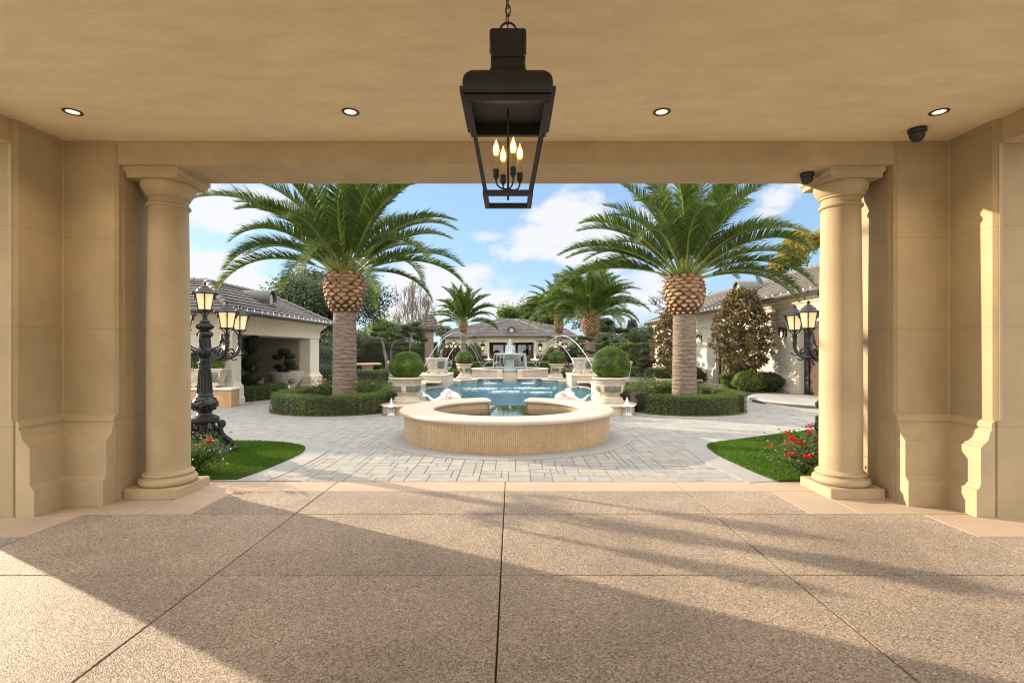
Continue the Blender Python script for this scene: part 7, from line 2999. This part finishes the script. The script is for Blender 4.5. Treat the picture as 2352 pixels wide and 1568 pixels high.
def bare_tree(loc, h, spread, label, seed, mat='dry_leaf', nleaf=6, lsize=.10, bark='branch_grey', depth=4, sp=.5, stems=1):
    t = thing('bare_tree', loc, label, 'tree', 'nearly leafless trees')
    segs, tips = [], []
    br = random.Random(seed)
    for k in range(stems):
        a = 2 * PI * k / stems + br.uniform(-.3, .3)
        q = .22 if stems > 1 else 0
        sg, tp = branches((.1 * math.cos(a), .1 * math.sin(a), 0), (q * math.cos(a), q * math.sin(a), 1), h * .34, .10 if stems > 1 else .17, depth, sp, 3, .70, 0, .16, seed + k, .16, along=True)
        segs += sg
        tips += tp
    T = np.array([p[:] for p in tips])
    ext = max(np.abs(T[:, 0]).max(), np.abs(T[:, 1]).max())
    fx, fz = spread / ext, h / T[:, 2].max()
    for pts, rad, k in segs:
        for p in pts:
            p.x *= fx
            p.y *= fx
            p.z *= fz
    T = T * np.array((fx, fx, fz))
    limbs_mesh(segs, .022).build('trunk', bark, t, world=False)
    m = MB()
    leaf_cloud(m, T, .32, nleaf, lsize, .5, hollow=.1)
    m.build('crown', mat, t, world=False)
    return t


leafy_tree((-12.1, 33, 0), 7.3, 5.0, 'large dark oak tree behind the left palm and pavilion roof', 'oak_leaf', 12, 70, .18, .34, .20, 4, kids=4, clump=1.1, name='oak_tree', sp=.8, squash=.85)
bare_tree((-9.3, 50, 0), 8.7, 2.7, 'nearly leafless upright tree left of the slim far palm', 8, 'dry_leaf', 2, .10, stems=4)
bare_tree((13.4, 42, 0), 8.8, 3.9, 'wide bare tree with dry seed clusters behind the right palm', 15, 'dry_leaf', 3, .13, 'branch_dark', 5, .62)
leafy_tree((-12.6, 46, 0), 4.8, 2.4, 'yellow green tree between the oak and the tall left hedge', 'light_leaf', 3, 60, .20, .18, .25, 3, clump=.75)
leafy_tree((-9.0, 44, 0), 4.0, 1.8, 'soft green tree behind the broad cloud pruned pine', 'olive_leaf', 9, 60, .18, .14, .25, 3, clump=.65)
leafy_tree((-11.0, 39, 0), 2.9, 1.8, 'grey green olive tree over the tall left hedge', 'olive_leaf', 19, 60, .16, .14, .25, 3, clump=.6)
leafy_tree((-15.5, 42, 0), 3.4, 2.2, 'grey green olive tree behind the oak tree', 'olive_leaf', 24, 60, .18, .14, .25, 3, clump=.6)
leafy_tree((3.4, 64, 0), 8.4, 5.6, 'broad yellow green tree rising behind the right half of the far house', 'light_leaf', 6, 80, .30, .3, .22, 4, clump=1.1)
leafy_tree((9.5, 66, 0), 6.2, 4.4, 'broad green tree behind the palms right of the far house', 'oak_leaf', 26, 70, .30, .26, .22, 4, clump=1.0)
leafy_tree((23.2, 41, 0), 11.2, 2.2, 'tall yellowing poplar over the right house roof', 'yellow_leaf', 13, 60, .22, .2, .26, 4, kids=3, clump=.65, up=.55, name='poplar_tree', sp=.40)
leafy_tree((-9.0, 62, 0), 4.6, 2.2, 'bushy green tree left of the far house roof', 'olive_leaf', 31, 60, .26, .16, .25, 3, clump=.8)
leafy_tree((-6.6, 58, 0), 3.6, 1.4, 'small round green tree just left of the far house', 'oak_leaf', 33, 50, .2, .12, .3, 3, clump=.6)
leafy_tree((8.75, 36.6, 0), 3.1, 1.15, 'slim olive tree on the right before the tall hedge, left of its neighbour', 'olive_leaf', 37, 55, .12, .09, .3, 3, clump=.48, name='olive_tree', group='olive trees in the right garden')
leafy_tree((10.3, 37.4, 0), 3.6, 1.5, 'fuller olive tree by the far corner of the right house', 'olive_leaf', 39, 60, .12, .12, .28, 3, clump=.55, name='olive_tree', group='olive trees in the right garden')
leafy_tree((6.2, 40, 0), 2.6, 1.7, 'pale olive tree behind the broad cloud pruned pine on the right', 'olive_leaf', 41, 55, .13, .1, .28, 3, clump=.55, name='olive_tree', group='olive trees in the right garden')
t = thing('cypress_tree', (wx(1452, 62), 62, 0), 'dark conical cypress far off above the right garden hedge', 'tree')
m = MB()
m.tube([(0, 0, 0), (0, 0, 4.4)], [.2, .03], 7)
m.build('trunk', 'branch_dark', t, world=False)
m = MB()
zz = rng.uniform(.3, 5.0, 420)
ra = 1.5 * np.clip(1 - zz / 5.4, 0, 1) ** .7
an = rng.uniform(0, 6.28, 420)
leaf_cloud(m, np.stack([ra * .7 * np.cos(an), ra * .7 * np.sin(an), zz], 1), .38, 16, .24, .4)
m.build('crown', 'blue_leaf', t, world=False)
for k, (x, y, h, sp_, mt, lab) in enumerate(((-24, 58, 6.5, 5, 'oak_leaf', 'large dark tree far left behind the pavilion roof'), (-3.5, 78, 4.6, 4.5, 'olive_leaf', 'distant grey green tree low behind the far house'), (17.5, 74, 5.4, 5, 'olive_leaf', 'distant grey green tree low behind the neighbour roof'),
                                             (12.5, 52, 3.6, 2.6, 'oak_leaf', 'dark bushy tree between the olives and the cypress'), (8.2, 48, 3.2, 2.4, 'olive_leaf', 'pale bushy tree right of the far house'), (-15.5, 60, 5.0, 3.6, 'light_leaf', 'distant light green tree behind the basketball board'), (-20, 48, 5.0, 3.0, 'oak_leaf', 'dark tree seen beside the left pavilion ridge'), (30, 58, 7, 5, 'oak_leaf', 'dark tree far right behind the right house roof'))):
    leafy_tree((x, y, 0), h, sp_, lab, mt, 50 + k, 60, .28, .2, .22, 3, kids=4, clump=1.1 if sp_ > 3 else .8)
